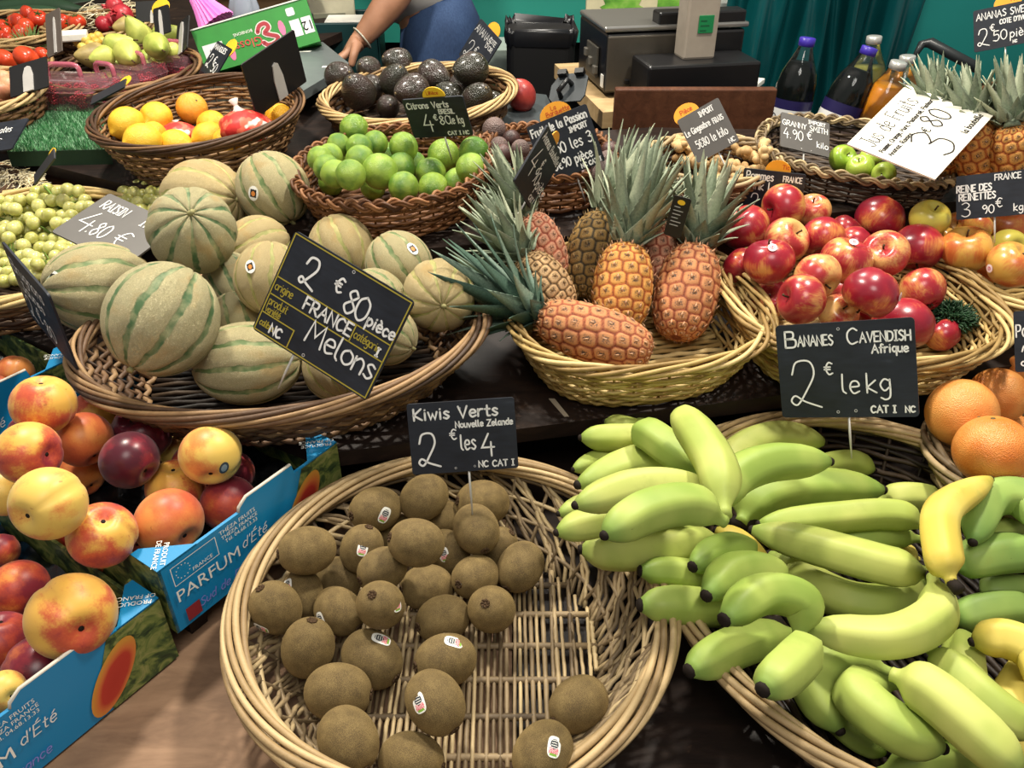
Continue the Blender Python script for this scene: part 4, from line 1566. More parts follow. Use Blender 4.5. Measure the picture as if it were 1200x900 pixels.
# ------------------------------------------------------------------ kiwis
KIWI = [
    (440, 597, 28, dict(stk=('kiwi', .35, .30, -.5), ax=(-.9, .1))), (497, 583, 27, {}), (566, 589, 28, dict(ax=(-.95, -.1))), (558, 620, 28, dict(lay=2, ax=(.3, .8))),
    (488, 636, 30, dict(lay=2, ax=(-.9, -.3), stk=('kiwi', .93, .3, .3))), (424, 643, 26, dict(stk=('kiwi', .04, .0, -.4), ax=(.4, -.8))), (360, 645, 30, dict(ax=(-.98, -.1))),
    (448, 667, 27, dict(ax=(-.9, .3))), (397, 678, 26, dict(lay=0)), (353, 698, 27, dict(lay=0, stk=('kiwi', -.5, -.6, .3))), (323, 712, 30, dict(lay=1, ax=(-.35, -.78), stk=('kiwi', -.72, .62, .7))),
    (446, 709, 29, dict(lay=2, ax=(-.25, -.4), stk=('kiwi', .65, .05, .2))), (397, 716, 28, dict(ax=(.6, .75), stk=('kiwi', -.8, .2, .1))), (500, 688, 28, dict(ax=(-.95, .0))), (610, 664, 28, dict(ax=(-.5, .8))),
    (557, 676, 27, dict(ax=(-.65, .25))), (576, 714, 29, dict(lay=2, ax=(-.22, -.2))), (519, 725, 29, dict(ax=(-.9, .2), stk=('kiwi', -.1, .72, 1.4))), (583, 641, 23, dict(lay=0)),
    (525, 647, 25, dict(lay=0, stk=('kiwi', -.2, .1, .2))), (519, 608, 24, dict(lay=0)), (361, 759, 32, dict(ax=(.3, -.8))), (436, 772, 34, dict(ax=(.62, .72), stk=('kiwi', .42, -.6, .9))),
    (522, 774, 33, dict(ax=(-.95, .1), stk=('kiwi', .35, -.62, 1.1))), (510, 823, 35, dict(lay=2, ax=(.5, .85), stk=('kiwi', -.55, -.05, .3))), (396, 811, 35, dict(ax=(.93, .33))),
    (408, 867, 36, dict(ax=(.3, .9))), (482, 892, 35, dict(ax=(.9, .35))), (678, 825, 33, dict(ax=(-.7, .6))), (636, 882, 35, dict(ax=(-.6, .75), stk=('kiwi', .38, -.2, -.2))),
    (463, 625, 24, dict(lay=0, ax=(-.8, .2))),
]
KL = {}
for i, it in enumerate(KIWI):
    op = it[3]
    if 'stk' in op:
        KL[i] = 'brown kiwi with oval sticker'
    elif op.get('ax') and op['ax'][0] ** 2 + op['ax'][1] ** 2 < .5:
        KL[i] = 'brown kiwi with stem end facing the viewer'
    elif op.get('lay') == 0:
        KL[i] = 'brown kiwi half hidden under others'
    else:
        KL[i] = 'plain fuzzy brown kiwi'
pile(BASKETS['kiwi'], KIWI, 'kiwi', lambda i: 'kiwi', 'kiwi', 'kiwi', 'kiwis in the round basket', row_labels(KIWI, 'brown kiwi', 'of kiwis', 6, KL), stem='kiwi', rs=0.97, tol=1.03)

# ------------------------------------------------------------------ melons
MEL = [
    (240, 236, 50, dict(lay=0, k=.115, m='melon_b', ax=(.72, .05))), (320, 222, 43, dict(lay=1, k=.10, ax=(.35, .9), m='melon_a', stk=('melon', -.52, .05, -.3))),
    (400, 291, 39, dict(lay=1, m='melon_b', ax=(.3, .9))), (468, 311, 40, dict(lay=1, m='melon_a', ax=(.5, .85), stk=('melon', .42, -.45, .4))),
    (302, 290, 38, dict(lay=1, m='melon_b', ax=(-.9, .2))), (272, 330, 34, dict(lay=1, m='melon_c', ax=(.2, .9))), (225, 271, 52, dict(lay=3, m='melon_c', ax=(.05, -.38), stk=('melon', -.50, .72, .1))),
    (440, 350, 36, dict(lay=1, m='melon_a', ax=(.7, .6))), (280, 378, 36, dict(lay=1, m='melon_a', ax=(.1, .95))), (118, 338, 55, dict(lay=2, m='melon_a', ax=(-.97, -.2), st=(1, 1, 1.10), stk=('melon', -.72, -.38, 1.2))),
    (316, 326, 42, dict(lay=2, m='melon_b', ax=(-.2, .95), stk=('melon', -.45, -.38, .3))), (515, 346, 44, dict(lay=2, m='melon_b', ax=(.07, .28))), (452, 392, 37, dict(lay=2, m='melon_a', ax=(.8, .5))),
    (392, 432, 38, dict(lay=2, m='melon_b', ax=(.2, .9))), (290, 426, 50, dict(lay=2, m='melon_a', ax=(.97, .1), st=(1, 1, 1.22))), (190, 374, 66, dict(lay=4, m='melon_c', ax=(-.68, .72))),
]
ML = ['yellowish melon behind with its creased end facing the limes', 'green veined melon with sticker, furthest back beside the lime basket', 'smooth yellow melon behind the top corner of the big price board',
      'pale melon with sticker touching the lime basket base', 'yellow melon top showing behind the stickered yellow melon', 'green grey melon wedged between three other melons',
      'round melon whose dark green star of stripes faces up', 'melon mostly hidden behind the price board beside the pineapple leaves', 'melon deep in the middle above the lowest one',
      'oblong melon lying on the basket side nearest the grapes', 'yellow melon with square sticker just behind the price board', 'netted melon with radiating grooves under the pineapple leaves',
      'shaded melon peeking past the lower corner of the price board', 'melon under the bottom edge of the price board', 'half hidden oblong melon at the front rim under the price board',
      'largest front melon with bold green stripes and stalk at the rim']
pile(BASKETS['melon'], MEL, 'melon', lambda i: 'melon_a', 'melon', 'melon', 'melons in the wide basket', ML, stem='melon', rs=.98, tol=.99)

# ------------------------------------------------------------------ red apples
APL = [
    (952, 248, 20, dict(lay=0, m='apple_c', ax=(-.1, -.8), k=.09)), (991, 271, 18, dict(lay=0)), (868, 312, 20, dict(lay=0)), (1003, 284, 19, dict(lay=0)), (903, 350, 22, dict(lay=0, m='apple_b')), (984, 343, 20, dict(lay=0, m='apple_c')),
    (982, 368, 22, dict(lay=1, m='apple_c', ax=(.3, -.5))), (1068, 354, 18, dict(lay=0, m='apple_b')), (1017, 371, 20, dict(lay=0)), (987, 380, 19, dict(lay=0)), (1105, 393, 19, dict(lay=1)),
    (873, 268, 27, dict(m='apple_b', ax=(-.5, -.8), k=.07)), (919, 242, 25, dict(lay=2, m='apple_b', ax=(-.75, .3), k=.105)), (921, 282, 25, dict(lay=2, m='apple_c', ax=(.6, -.6))), (901, 307, 28, dict(lay=3, m='apple_a', stk=('apple', .03, -.55), ax=(-.2, -.95))),
    (964, 277, 24, dict(lay=2, m='apple_a', ax=(.2, .9))), (991, 306, 28, dict(lay=3, m='apple_b', stk=('apple', .12, -.75), ax=(.2, -.95))), (957, 323, 26, dict(lay=3, m='apple_c', ax=(.7, .5))), (940, 351, 28, dict(lay=4, m='apple_b', ax=(-.85, .0))),
    (1032, 256, 27, dict(lay=2, m='apple_a', ax=(-.4, .9), k=.10)), (1037, 298, 26, dict(lay=3, m='apple_c', ax=(-.2, -.35))), (1075, 289, 28, dict(lay=2, m='apple_a', ax=(.2, .95), k=.07)), (1021, 342, 30, dict(lay=4, m='apple_a', stk=('apple', .97, -.02), ax=(-.3, .95))),
    (1080, 341, 26, dict(lay=3, m='apple_b', ax=(-.7, -.75, -.45), stem=['apple', 'apple_calyx'])), (1057, 380, 33, dict(lay=5, m='apple_a', ax=(.4, .9))),
]
AL = {0: 'yellowish apple with stalk up', 6: 'half yellow apple, stalk hollow showing', 13: 'pale pinkish red apple', 14: 'apple with round sticker', 16: 'apple with sticker on top',
      17: 'pale streaked apple', 20: 'apple with stalk hollow facing up', 22: 'dark apple with sticker on its side', 23: 'red apple showing its green blossom end', 24: 'big dark red apple above the banana price board',
      10: 'small red apple low beside the green garnish'}
_lab = row_labels(APL, 'shiny red apple', 'of red apples', 5, AL)
for i in (10, 24, 23):
    _lab[i] = AL[i]
pile(BASKETS['apple'], APL, 'apple', lambda i: 'apple_a', 'apple', 'apple', 'red apples', _lab, stem='apple', tol=.99, rs=1.07)

# garnish of plastic grass in the apple basket
def frill(label, px, py, B, rad, n=150, name='green_garnish', c=('#16301c', '#24472a'), cat='garnish', L=.016):
    (c0, r0), = drop(B, [(px, py, rad)], 0, .6)
    mb = MB()
    rg = random.Random(px)
    for i in range(n):
        d = Vector((rg.uniform(-1, 1), rg.uniform(-1, 1), rg.uniform(-.5, 1))).normalized()
        p = c0 + Vector((d.x * 1.35, d.y * 1.35, d.z * .75)) * r0 * rg.uniform(.35, .85)
        e = (d + Vector((rg.uniform(-1, 1), rg.uniform(-1, 1), rg.uniform(-1, 1))) * .6).normalized()
        mb.tube([p, p + e * L * .5 + Vector((0, 0, .001)), p + e * L], [.0016, .0013, .0004], 4, False, 0, rg.random())
    o = mb.build(name, m_leaf(name + '_leaf', c[0], c[1], c[1]), None)
    return tag(o, label, cat)


frill('dark green frilly garnish tucked beside the red apples', 1116, 372, BASKETS['apple'], 22, 1000, L=.009)

# ------------------------------------------------------------------ russet apples
REI = [(1104, 282, 16, dict(lay=0)), (1123, 266, 17, dict(lay=0)), (1146, 266, 16, dict(lay=0)), (1153, 316, 18, dict(lay=0)), (1089, 257, 22, dict(lay=1, m='reinette_y', ax=(.2, -.8))), (1132, 293, 28, dict(lay=2, ax=(-.2, -.85))),
       (1177, 263, 27, dict(lay=1, ax=(-.05, -.75))), (1180, 292, 22, dict(lay=2, m='reinette_y')), (1185, 311, 27, dict(lay=3, stk=('apple', -.7, .3), ax=(.4, -.85)))]
RL = row_labels(REI, 'orange russet apple', 'of russet apples', 2, {4: 'greenish yellow apple', 7: 'pale green apple partly hidden', 8: 'orange apple with silvery sticker', 5: 'streaky orange russet apple'})
pile(BASKETS['reinette'], REI, 'apple', lambda i: 'reinette', 'russet_apple', 'apple', 'russet apples', RL, stem='apple', tol=.99, rs=1.05)

# ------------------------------------------------------------------ limes
LIM = [(375, 186, 14), (387, 183, 14), (383, 197, 15), (397, 170, 13), (393, 204, 16), (415, 151, 16), (421, 173, 15), (440, 168, 14), (473, 172, 16), (520, 182, 18), (555, 177, 16), (552, 197, 17, dict(lay=2)),
       (445, 201, 20, dict(lay=2)), (411, 205, 17, dict(lay=2)), (470, 196, 16), (505, 203, 17, dict(lay=2)), (473, 219, 17, dict(lay=3)), (508, 220, 17, dict(lay=3)), (537, 213, 16, dict(lay=3)), (485, 192, 14, dict(lay=0)), (422, 187, 16),
       (402, 181, 15, dict(lay=0)), (451, 182, 15, dict(lay=0)), (437, 219, 14, dict(lay=0)), (388, 214, 14, dict(lay=0))]
LIM = [t if len(t) > 3 else t + ({},) for t in LIM]
pile(BASKETS['lime'], LIM, 'lime', lambda i: 'lime', 'lime', 'lime', 'limes', row_labels(LIM, 'shiny green lime', 'of the limes', 4), stem='citrus', tol=.99, k0=.01, rs=1.05)

# ------------------------------------------------------------------ lemons, an orange, net bags
LEM = [(183, 138, 18, dict(ax=(-.6, .3), lay=0)), (148, 145, 19, dict(ax=(-.8, .4))), (248, 146, 16, dict(ax=(.8, -.2))), (180, 157, 14, dict(lay=1, ax=(-.5, .4))), (167, 165, 20, dict(lay=2, ax=(-.9, .1))), (206, 170, 18, dict(lay=2, ax=(.7, .2))),
       (245, 161, 18, dict(lay=2, ax=(-.9, .1))), (267, 167, 16, dict(lay=2, ax=(.6, .6))), (328, 139, 17, dict(lay=1, ax=(-.2, -.3))), (225, 127, 18, dict(lay=1, shape='orange', m='orange', ax=(.4, -.5), stem='citrus'))]
LL = row_labels(LEM, 'bright yellow lemon', 'of the lemons', 3, {8: 'lone lemon under the black board'})
LL[9] = 'round orange sitting upright against the back wall of the lemon basket'
pile(BASKETS['lemon'], LEM, 'lemon', lambda i: 'lemon', 'lemon', 'lemon', 'lemons', LL, stem='lemon', tol=.99)


def net_bag(label, px, py, rpx, knot):
    B = BASKETS['lemon']
    (c, r), = drop(B, [(px, py, rpx)], 0, .8)
    root = thing('net_bag', label, 'net bag', M4(c))
    m = M('red_net', .5, .4)
    v = m.uv()
    w1 = m.math('ABSOLUTE', m.math('SINE', m.math('MULTIPLY', m.n('SeparateXYZ', {0: v}).outputs[0], 90)))
    nz = m.noise(m.obj(), 45.0, 2.0)
    cc = m.mix(m.step(nz, .5, .56), '#cc2f2a', '#e0644a')
    cc = m.mix(m.step(m.noise(m.obj(), 28.0, 2.0), .60, .64), cc, '#f2e4da')
    m.color(cc)
    m.bump(nz, .5, .004)
    rg = random.Random(px)

    def f(u, t):
        th, ph = 2 * math.pi * u, math.pi * t
        k = 1 + .07 * math.sin(3 * th + 1) * math.sin(ph) + .05 * math.sin(5 * th + 4 * ph)
        rr = (math.sin(ph) if 0 < t < 1 else 0) * k * r
        return (rr * math.cos(th) * 1.25, rr * math.sin(th), r * .8 * math.cos(ph))
    lathe(f, 32, 18).build('net', m.m, root)
    kp = at_D(knot[0], knot[1], depth(c) - r * .2) - c
    kb = MB()
    kb.tube([kp * .55, kp * .8, kp * .92, kp * 1.15], [r * .45, r * .16, r * .10, r * .24], 9)
    kb.build('knot', plain('#ecd8cf', .6), root)


net_bag('small red net bag of fruit between the lemons', 209, 157, 17, (206, 143))
net_bag('larger red net bag with white tied end below the black board', 287, 150, 25, (275, 121))

# ------------------------------------------------------------------ avocados
AVO = [(436, 103, 15, dict(lay=0)), (528, 111, 15, dict(lay=0)), (541, 101, 16, dict(lay=0)), (578, 120, 13, dict(lay=0)), (500, 122, 14, dict(lay=0)), (398, 90, 18, dict(ax=(.5, -.2))), (432, 81, 15, dict(ax=(-.5, -.3), lay=1)), (467, 73, 17, dict(lay=1, ax=(-.8, -.3))),
       (463, 95, 19, dict(lay=2, ax=(.3, -.6))), (507, 89, 19, dict(lay=2, ax=(.8, .3))), (553, 81, 20, dict(lay=2, ax=(-.85, .1))), (420, 108, 21, dict(lay=3, ax=(-.3, -.6))), (484, 106, 20, dict(lay=3, ax=(-.8, .1))), (455, 125, 14, dict(lay=3, ax=(.15, -.1))),
       (560, 116, 19, dict(lay=3, ax=(.4, -.5)))]
pile(BASKETS['avocado'], AVO, 'avocado', lambda i: 'avocado', 'avocado', 'avocado', 'avocados', row_labels(AVO, 'dark glossy avocado', 'of the avocados', 3), stem='avocado', rs=1.0, tol=.95)

# ------------------------------------------------------------------ passion fruits
PAS = [(599, 163, 11), (585, 171, 11), (590, 180, 11), (610, 174, 11), (608, 187, 11), (579, 151, 14, dict(k=.03)), (660, 214, 11), (706, 202, 15, dict(lay=2)), (683, 209, 13, dict(lay=2)), (712, 187, 11), (715, 176, 11), (640, 205, 11, dict(lay=0)), (625, 196, 11, dict(lay=0)), (672, 190, 12, dict(lay=0)), (690, 190, 11, dict(lay=0))]
PAS = [t if len(t) > 3 else t + ({},) for t in PAS]
pile(BASKETS['passion'], PAS, 'ball', lambda i: ('passion', 'passion_b')[i % 2], 'passion_fruit', 'passion fruit', 'passion fruits', row_labels(PAS, 'wrinkled purple brown passion fruit', 'of the passion fruits', 3), stem='citrus', tol=.99)

# ------------------------------------------------------------------ grapefruits
GRF = [(1120, 520, 22, dict(lay=0)), (1190, 503, 18, dict(lay=0)), (1170, 463, 33, dict(lay=1)), (1200, 436, 22, dict(lay=1)), (1127, 484, 40, dict(lay=2, ax=(.5, .0))), (1163, 528, 43, dict(lay=3, ax=(-.3, -.9))), (1203, 556, 32, dict(lay=4))]
GL_ = ['small orange citrus low beside the basket rim', 'orange citrus between the grapefruits', 'big orange grapefruit at the back under the shelf', 'grapefruit at the photo edge below the cropped price board',
       'large grapefruit with its green stalk button showing', 'shiny pink orange grapefruit at the front of the heap', 'orange fruit at the edge beside the bent green banana']
pile(BASKETS['grapefruit'], GRF, 'orange', lambda i: 'grapefruit', 'grapefruit', 'grapefruit', 'grapefruits', GL_, stem='citrus', tol=.99)

# ------------------------------------------------------------------ green apples, pears, plums, tomatoes, pomegranates, onions, mango
GRN = [(987, 186, 16, dict(ax=(.4, -.5))), (1008, 197, 16, dict(ax=(-.3, -.7), lay=2)), (1036, 204, 14, dict(lay=2)), (1020, 185, 14, dict(lay=0))]
pile(BASKETS['granny'], GRN, 'apple', lambda i: 'apple_g', 'green_apple', 'apple', 'green apples', ['green apple beside the granny board', 'green apple half under the lower edge of the white card', 'yellow green apple under the white card tip', 'green apple hidden behind the white card'], stem='apple', tol=.99)
PER = [(137, 54, 17, dict(lay=1)), (163, 40, 17, dict(lay=1)), (193, 42, 16, dict(lay=1, ax=(.9, -.3))), (111, 66, 18, dict(lay=2, m='pear_b', ax=(-.9, -.1))), (150, 63, 18, dict(lay=3, ax=(.1, .3))), (184, 54, 17, dict(lay=3, ax=(.2, .2))), (122, 66, 14, dict(lay=2, ax=(-.9, .1))),
       (173, 68, 11, dict(lay=0)), (190, 72, 12, dict(lay=3, ax=(.8, 0))), (203, 60, 11, dict(lay=0)), (134, 77, 9, dict(lay=3)), (150, 31, 14, dict(lay=0, m='pear_b', ax=(-.9, 0)))]
pile(BASKETS['pear'], PER, 'pear', lambda i: 'pear', 'pear', 'pear', 'pears', row_labels(PER, 'yellow green pear', 'of the pears', 3), stem='pear', rs=.9, tol=.95)
PLM = [(92, 50, 6), (100, 47, 6), (108, 45, 6), (115, 43, 6), (97, 56, 6), (106, 53, 6), (113, 50, 6), (120, 48, 5)]
PLM = [t + ({},) for t in PLM]
pile(BASKETS['pear'], PLM, 'ball', lambda i: 'plum', 'yellow_plum', 'plum', 'small yellow plums', row_labels(PLM, 'tiny yellow plum', 'of the plums by the pears', 2), stem='citrus', tol=.99)
TOM = [(4, 32, 9), (5, 38, 9), (16, 28, 10), (32, 16, 9), (45, 22, 11, dict(lay=2)), (22, 26, 10, dict(lay=2)), (30, 30, 9, dict(lay=2)), (25, 39, 10, dict(lay=3)), (10, 45, 7, dict(lay=3)), (75, 27, 10), (90, 26, 10), (52, 33, 8), (3, 44, 8, dict(lay=3))]
TOM = [t if len(t) > 3 else t + ({},) for t in TOM]
pile(BASKETS['tomato'], TOM, 'tomato', lambda i: 'tomato', 'tomato', 'tomato', 'vine tomatoes', row_labels(TOM, 'small red vine tomato', 'of the vine tomatoes', 3), stem='tomato', tol=.97)
BEF = [(6, 72, 14), (31, 68, 15), (50, 64, 9, dict(lay=0)), (18, 76, 10, dict(lay=0))]
BEF = [t if len(t) > 3 else t + ({},) for t in BEF]
pile(BASKETS['beef'], BEF, 'tomato', lambda i: 'tomato', 'beef_tomato', 'tomato', 'large tomatoes', ['large flat red tomato at the very edge of the photo', 'large flat red tomato behind the black board back', 'large red tomato partly behind the brown board', 'large tomato hidden between two others'], stem='tomato', tol=.97)
POM = [(121, 28, 9, dict(lay=0)), (132, 26, 10, dict(lay=0)), (135, 8, 11), (143, 18, 13, dict(lay=2, ax=(-.6, -.3)))]
POM = [t if len(t) > 3 else t + ({},) for t in POM]
pile(BASKETS['granate'], POM, 'ball', lambda i: 'pomegranate', 'pomegranate', 'pomegranate', 'pomegranates', ['red pomegranate low by the garlic', 'small red pomegranate under the biggest one', 'red pomegranate at the top of the heap', 'biggest red pomegranate with crown showing'], stem='pomegranate', tol=.97)
ONI = [(3, 92, 10), (10, 100, 11), (2, 106, 10), (14, 112, 9), (6, 116, 9), (18, 96, 9)]
ONI = [t + ({},) for t in ONI]
pile(BASKETS['onion'], ONI, 'ball', lambda i: 'onion', 'onion', 'onion', 'pink onions', row_labels(ONI, 'pale pink onion', 'of the onions', 2), stem='citrus', tol=.99)
_mf = Flat(0.02, 1.75, z3)
pile(_mf, [(611, 112, 17, dict(ax=(-.3, -.9)))], 'lime', lambda i: 'mango', 'mango', 'mango', None, ['single red mango on the dark shelf beside the avocado basket'], stem='citrus', stretch=(1, .95, 1.1))

# ------------------------------------------------------------------ ginger roots
def ginger(label, px, py, s, seed, k=0.0):
    B = BASKETS['ginger']
    (c, r), = drop(B, [(px, py, s)], k, .75)
    rg = random.Random(seed)
    mb = MB()
    a0 = rg.uniform(0, 6.28)
    d = Vector((math.cos(a0), math.sin(a0), rg.uniform(-.1, .2)))
    main = [d * (r * x) + Vector((0, 0, rg.uniform(-.15, .15) * r)) for x in (-2.1, -1.2, -.3, .5, 1.3, 2.0)]
    mb.tube(catmull(main, 14), [r * (.35 + .38 * abs(math.sin(q * .9 + seed)) if 0 < q < 14 else .2 * 1) for q in range(15)], 10)
    for q in range(5):
        p = main[rg.randint(1, 4)]
        e = Vector((rg.uniform(-1, 1), rg.uniform(-1, 1), rg.uniform(0, .9))).normalized()
        mb.tube(catmull([p, p + e * r * .7, p + e * r * 1.25], 6), [r * .55, r * .55, r * .5, r * .52, r * .48, r * .36, r * .14], 9)
    o = mb.build('ginger_root', MT['ginger'], None, True, M4(c))
    tag(o, label, 'ginger', 'ginger roots')


GIN = [(795, 168, 9), (808, 172, 9), (830, 178, 11), (870, 178, 9), (885, 184, 10), (895, 176, 9), (822, 192, 11), (850, 195, 10), (868, 200, 9), (806, 188, 9), (838, 205, 9), (860, 214, 9), (885, 200, 9), (826, 212, 9)]
for i, (g, l) in enumerate(zip(GIN, row_labels(GIN, 'knobbly pale ginger root', 'of the ginger', 3))):
    ginger(l, g[0], g[1], g[2], i + 3)

# ------------------------------------------------------------------ grapes
def grape_bunch(label, pts, stem_from, seed):
    B = BASKETS['grape']
    rg = random.Random(seed)
    root = None
    base = None
    got = []
    for (px, py, r, k) in pts:
        (c, rr), = drop(B, [(px, py, r)], k, .86)
        if root is None:
            base = c
            root = thing('grape_bunch', label, 'grapes', M4(c), 'bunches of white grapes')
        got.append(c)
        me = fruit_mesh('ball', 'grape')
        ob('grape', me, root, M4(c - base, rot_to((rg.uniform(-1, 1), rg.uniform(-1, 1), rg.uniform(-1, 1))), (rr, rr, rr * 1.12)))
    mb = MB()
    mid = sum((p for p in got), Vector()) / len(got) - Vector((0, 0, .008))
    for p in got:
        mb.tube([mid - base, (mid + p) / 2 - base + Vector((0, 0, .004)), p - base], [.0016, .0011, .0008], 5)
    s = at_D(stem_from[0], stem_from[1], depth(mid))
    mb.tube([mid - base, s - base], [.002, .0022], 6)
    mb.build('stalk', MT['greenstem'], root)


_rg = random.Random(8)


def grape_field(x0, y0, x1, y1, step, keep):
    out = []
    row = 0
    y = y0
    while y <= y1:
        x = x0 + (step / 2 if row % 2 else 0)
        while x <= x1:
            a, b = x + _rg.uniform(-2.5, 2.5), y + _rg.uniform(-2, 2)
            if keep(a, b):
                out.append((a, b, _rg.uniform(7.2, 8.4), 0.0 if b > 262 else 0.012))
            x += step
        y += step * .78
        row += 1
    return out


_e = lambda cx, cy, rx, ry: (lambda a, b: ((a - cx) / rx) ** 2 + ((b - cy) / ry) ** 2 < 1)
grape_bunch('white grape bunch at the top of the heap below the straw basket', grape_field(38, 214, 112, 262, 12.5, _e(72, 240, 36, 26)), (52, 218), 1)
grape_bunch('white grape bunch at the photo edge behind the others', grape_field(-12, 236, 44, 275, 12.5, _e(12, 254, 32, 22)), (22, 250), 2)
grape_bunch('white grape bunch in the middle beside the grey price board', grape_field(34, 252, 104, 300, 12.5, _e(66, 276, 38, 26)), (30, 252), 3)
grape_bunch('white grape bunch hanging at the front rim by the dark board', grape_field(-8, 270, 42, 335, 12.5, _e(14, 302, 30, 36)), (40, 310), 4)
grape_bunch('white grape bunch low in front beside the oblong melon', grape_field(34, 292, 84, 326, 12.5, _e(58, 306, 30, 22)), (72, 296), 5)
grape_bunch('white grape bunch seen behind the far corner of the grey board', grape_field(138, 218, 192, 254, 12, _e(166, 236, 30, 20)), (172, 232), 6)

# ------------------------------------------------------------------ straw
def straw(label, B, pts, n, seed, mat, L=.05, r=.0009):
    rg = random.Random(seed)
    mb = MB()
    for i in range(n):
        px, py = rg.choice(pts)
        (c, rr), = drop(B, [(px + rg.uniform(-9, 9), py + rg.uniform(-6, 6), 5)], rg.uniform(0.0, .02), .3, add=False)
        a = rg.uniform(0, 6.28)
        d = Vector((math.cos(a), math.sin(a), rg.uniform(-.2, .4)))
        e = Vector((rg.uniform(-1, 1), rg.uniform(-1, 1), rg.uniform(0, 1)))
        mb.tube(catmull([c - d * L * .5, c + e * L * .2, c + d * L * .5], 6), r, 4, False, 0, rg.random())
    o = mb.build('straw', mat, None)
    tag(o, label, 'straw', None, 'stuff')


WK_STRAW = wicker('straw_fibre', '#cbb98c', '#e8dcb6', '#f5ecd2', .7)
straw('pale wood wool lining the dark basket above the grapes', BASKETS['straw'], [(10, 200), (25, 208), (15, 215), (35, 212), (5, 212)], 160, 3, WK_STRAW)
straw('straw around the pomegranates', BASKETS['granate'], [(115, 18), (120, 30), (152, 10), (105, 12)], 70, 4, WK_STRAW, .06, .0012)
# ------------------------------------------------------------------ bananas
BAN = BASKETS['banana']
BG = 'hands of green bananas'
HANDS = {
    'A': 'big fanned bunch of green bananas pointing at the kiwi basket',
    'B': 'bunch of three green bananas arched together at the back rim',
    'C': 'bunch of long straight green bananas lying across the middle',
    'D': 'bunch of three bananas joined at a dark crown in the centre',
    'E': 'single yellow banana standing out by the grapefruits',
    'F': 'dark green curved banana bunch at the photo edge',
    'G': 'bunch whose dark banana tips point over the front basket rim',
    'H': 'bunch of arched bananas at the bottom front of the basket',
    'I': 'yellow green banana bunch at the lower corner of the photo',
}
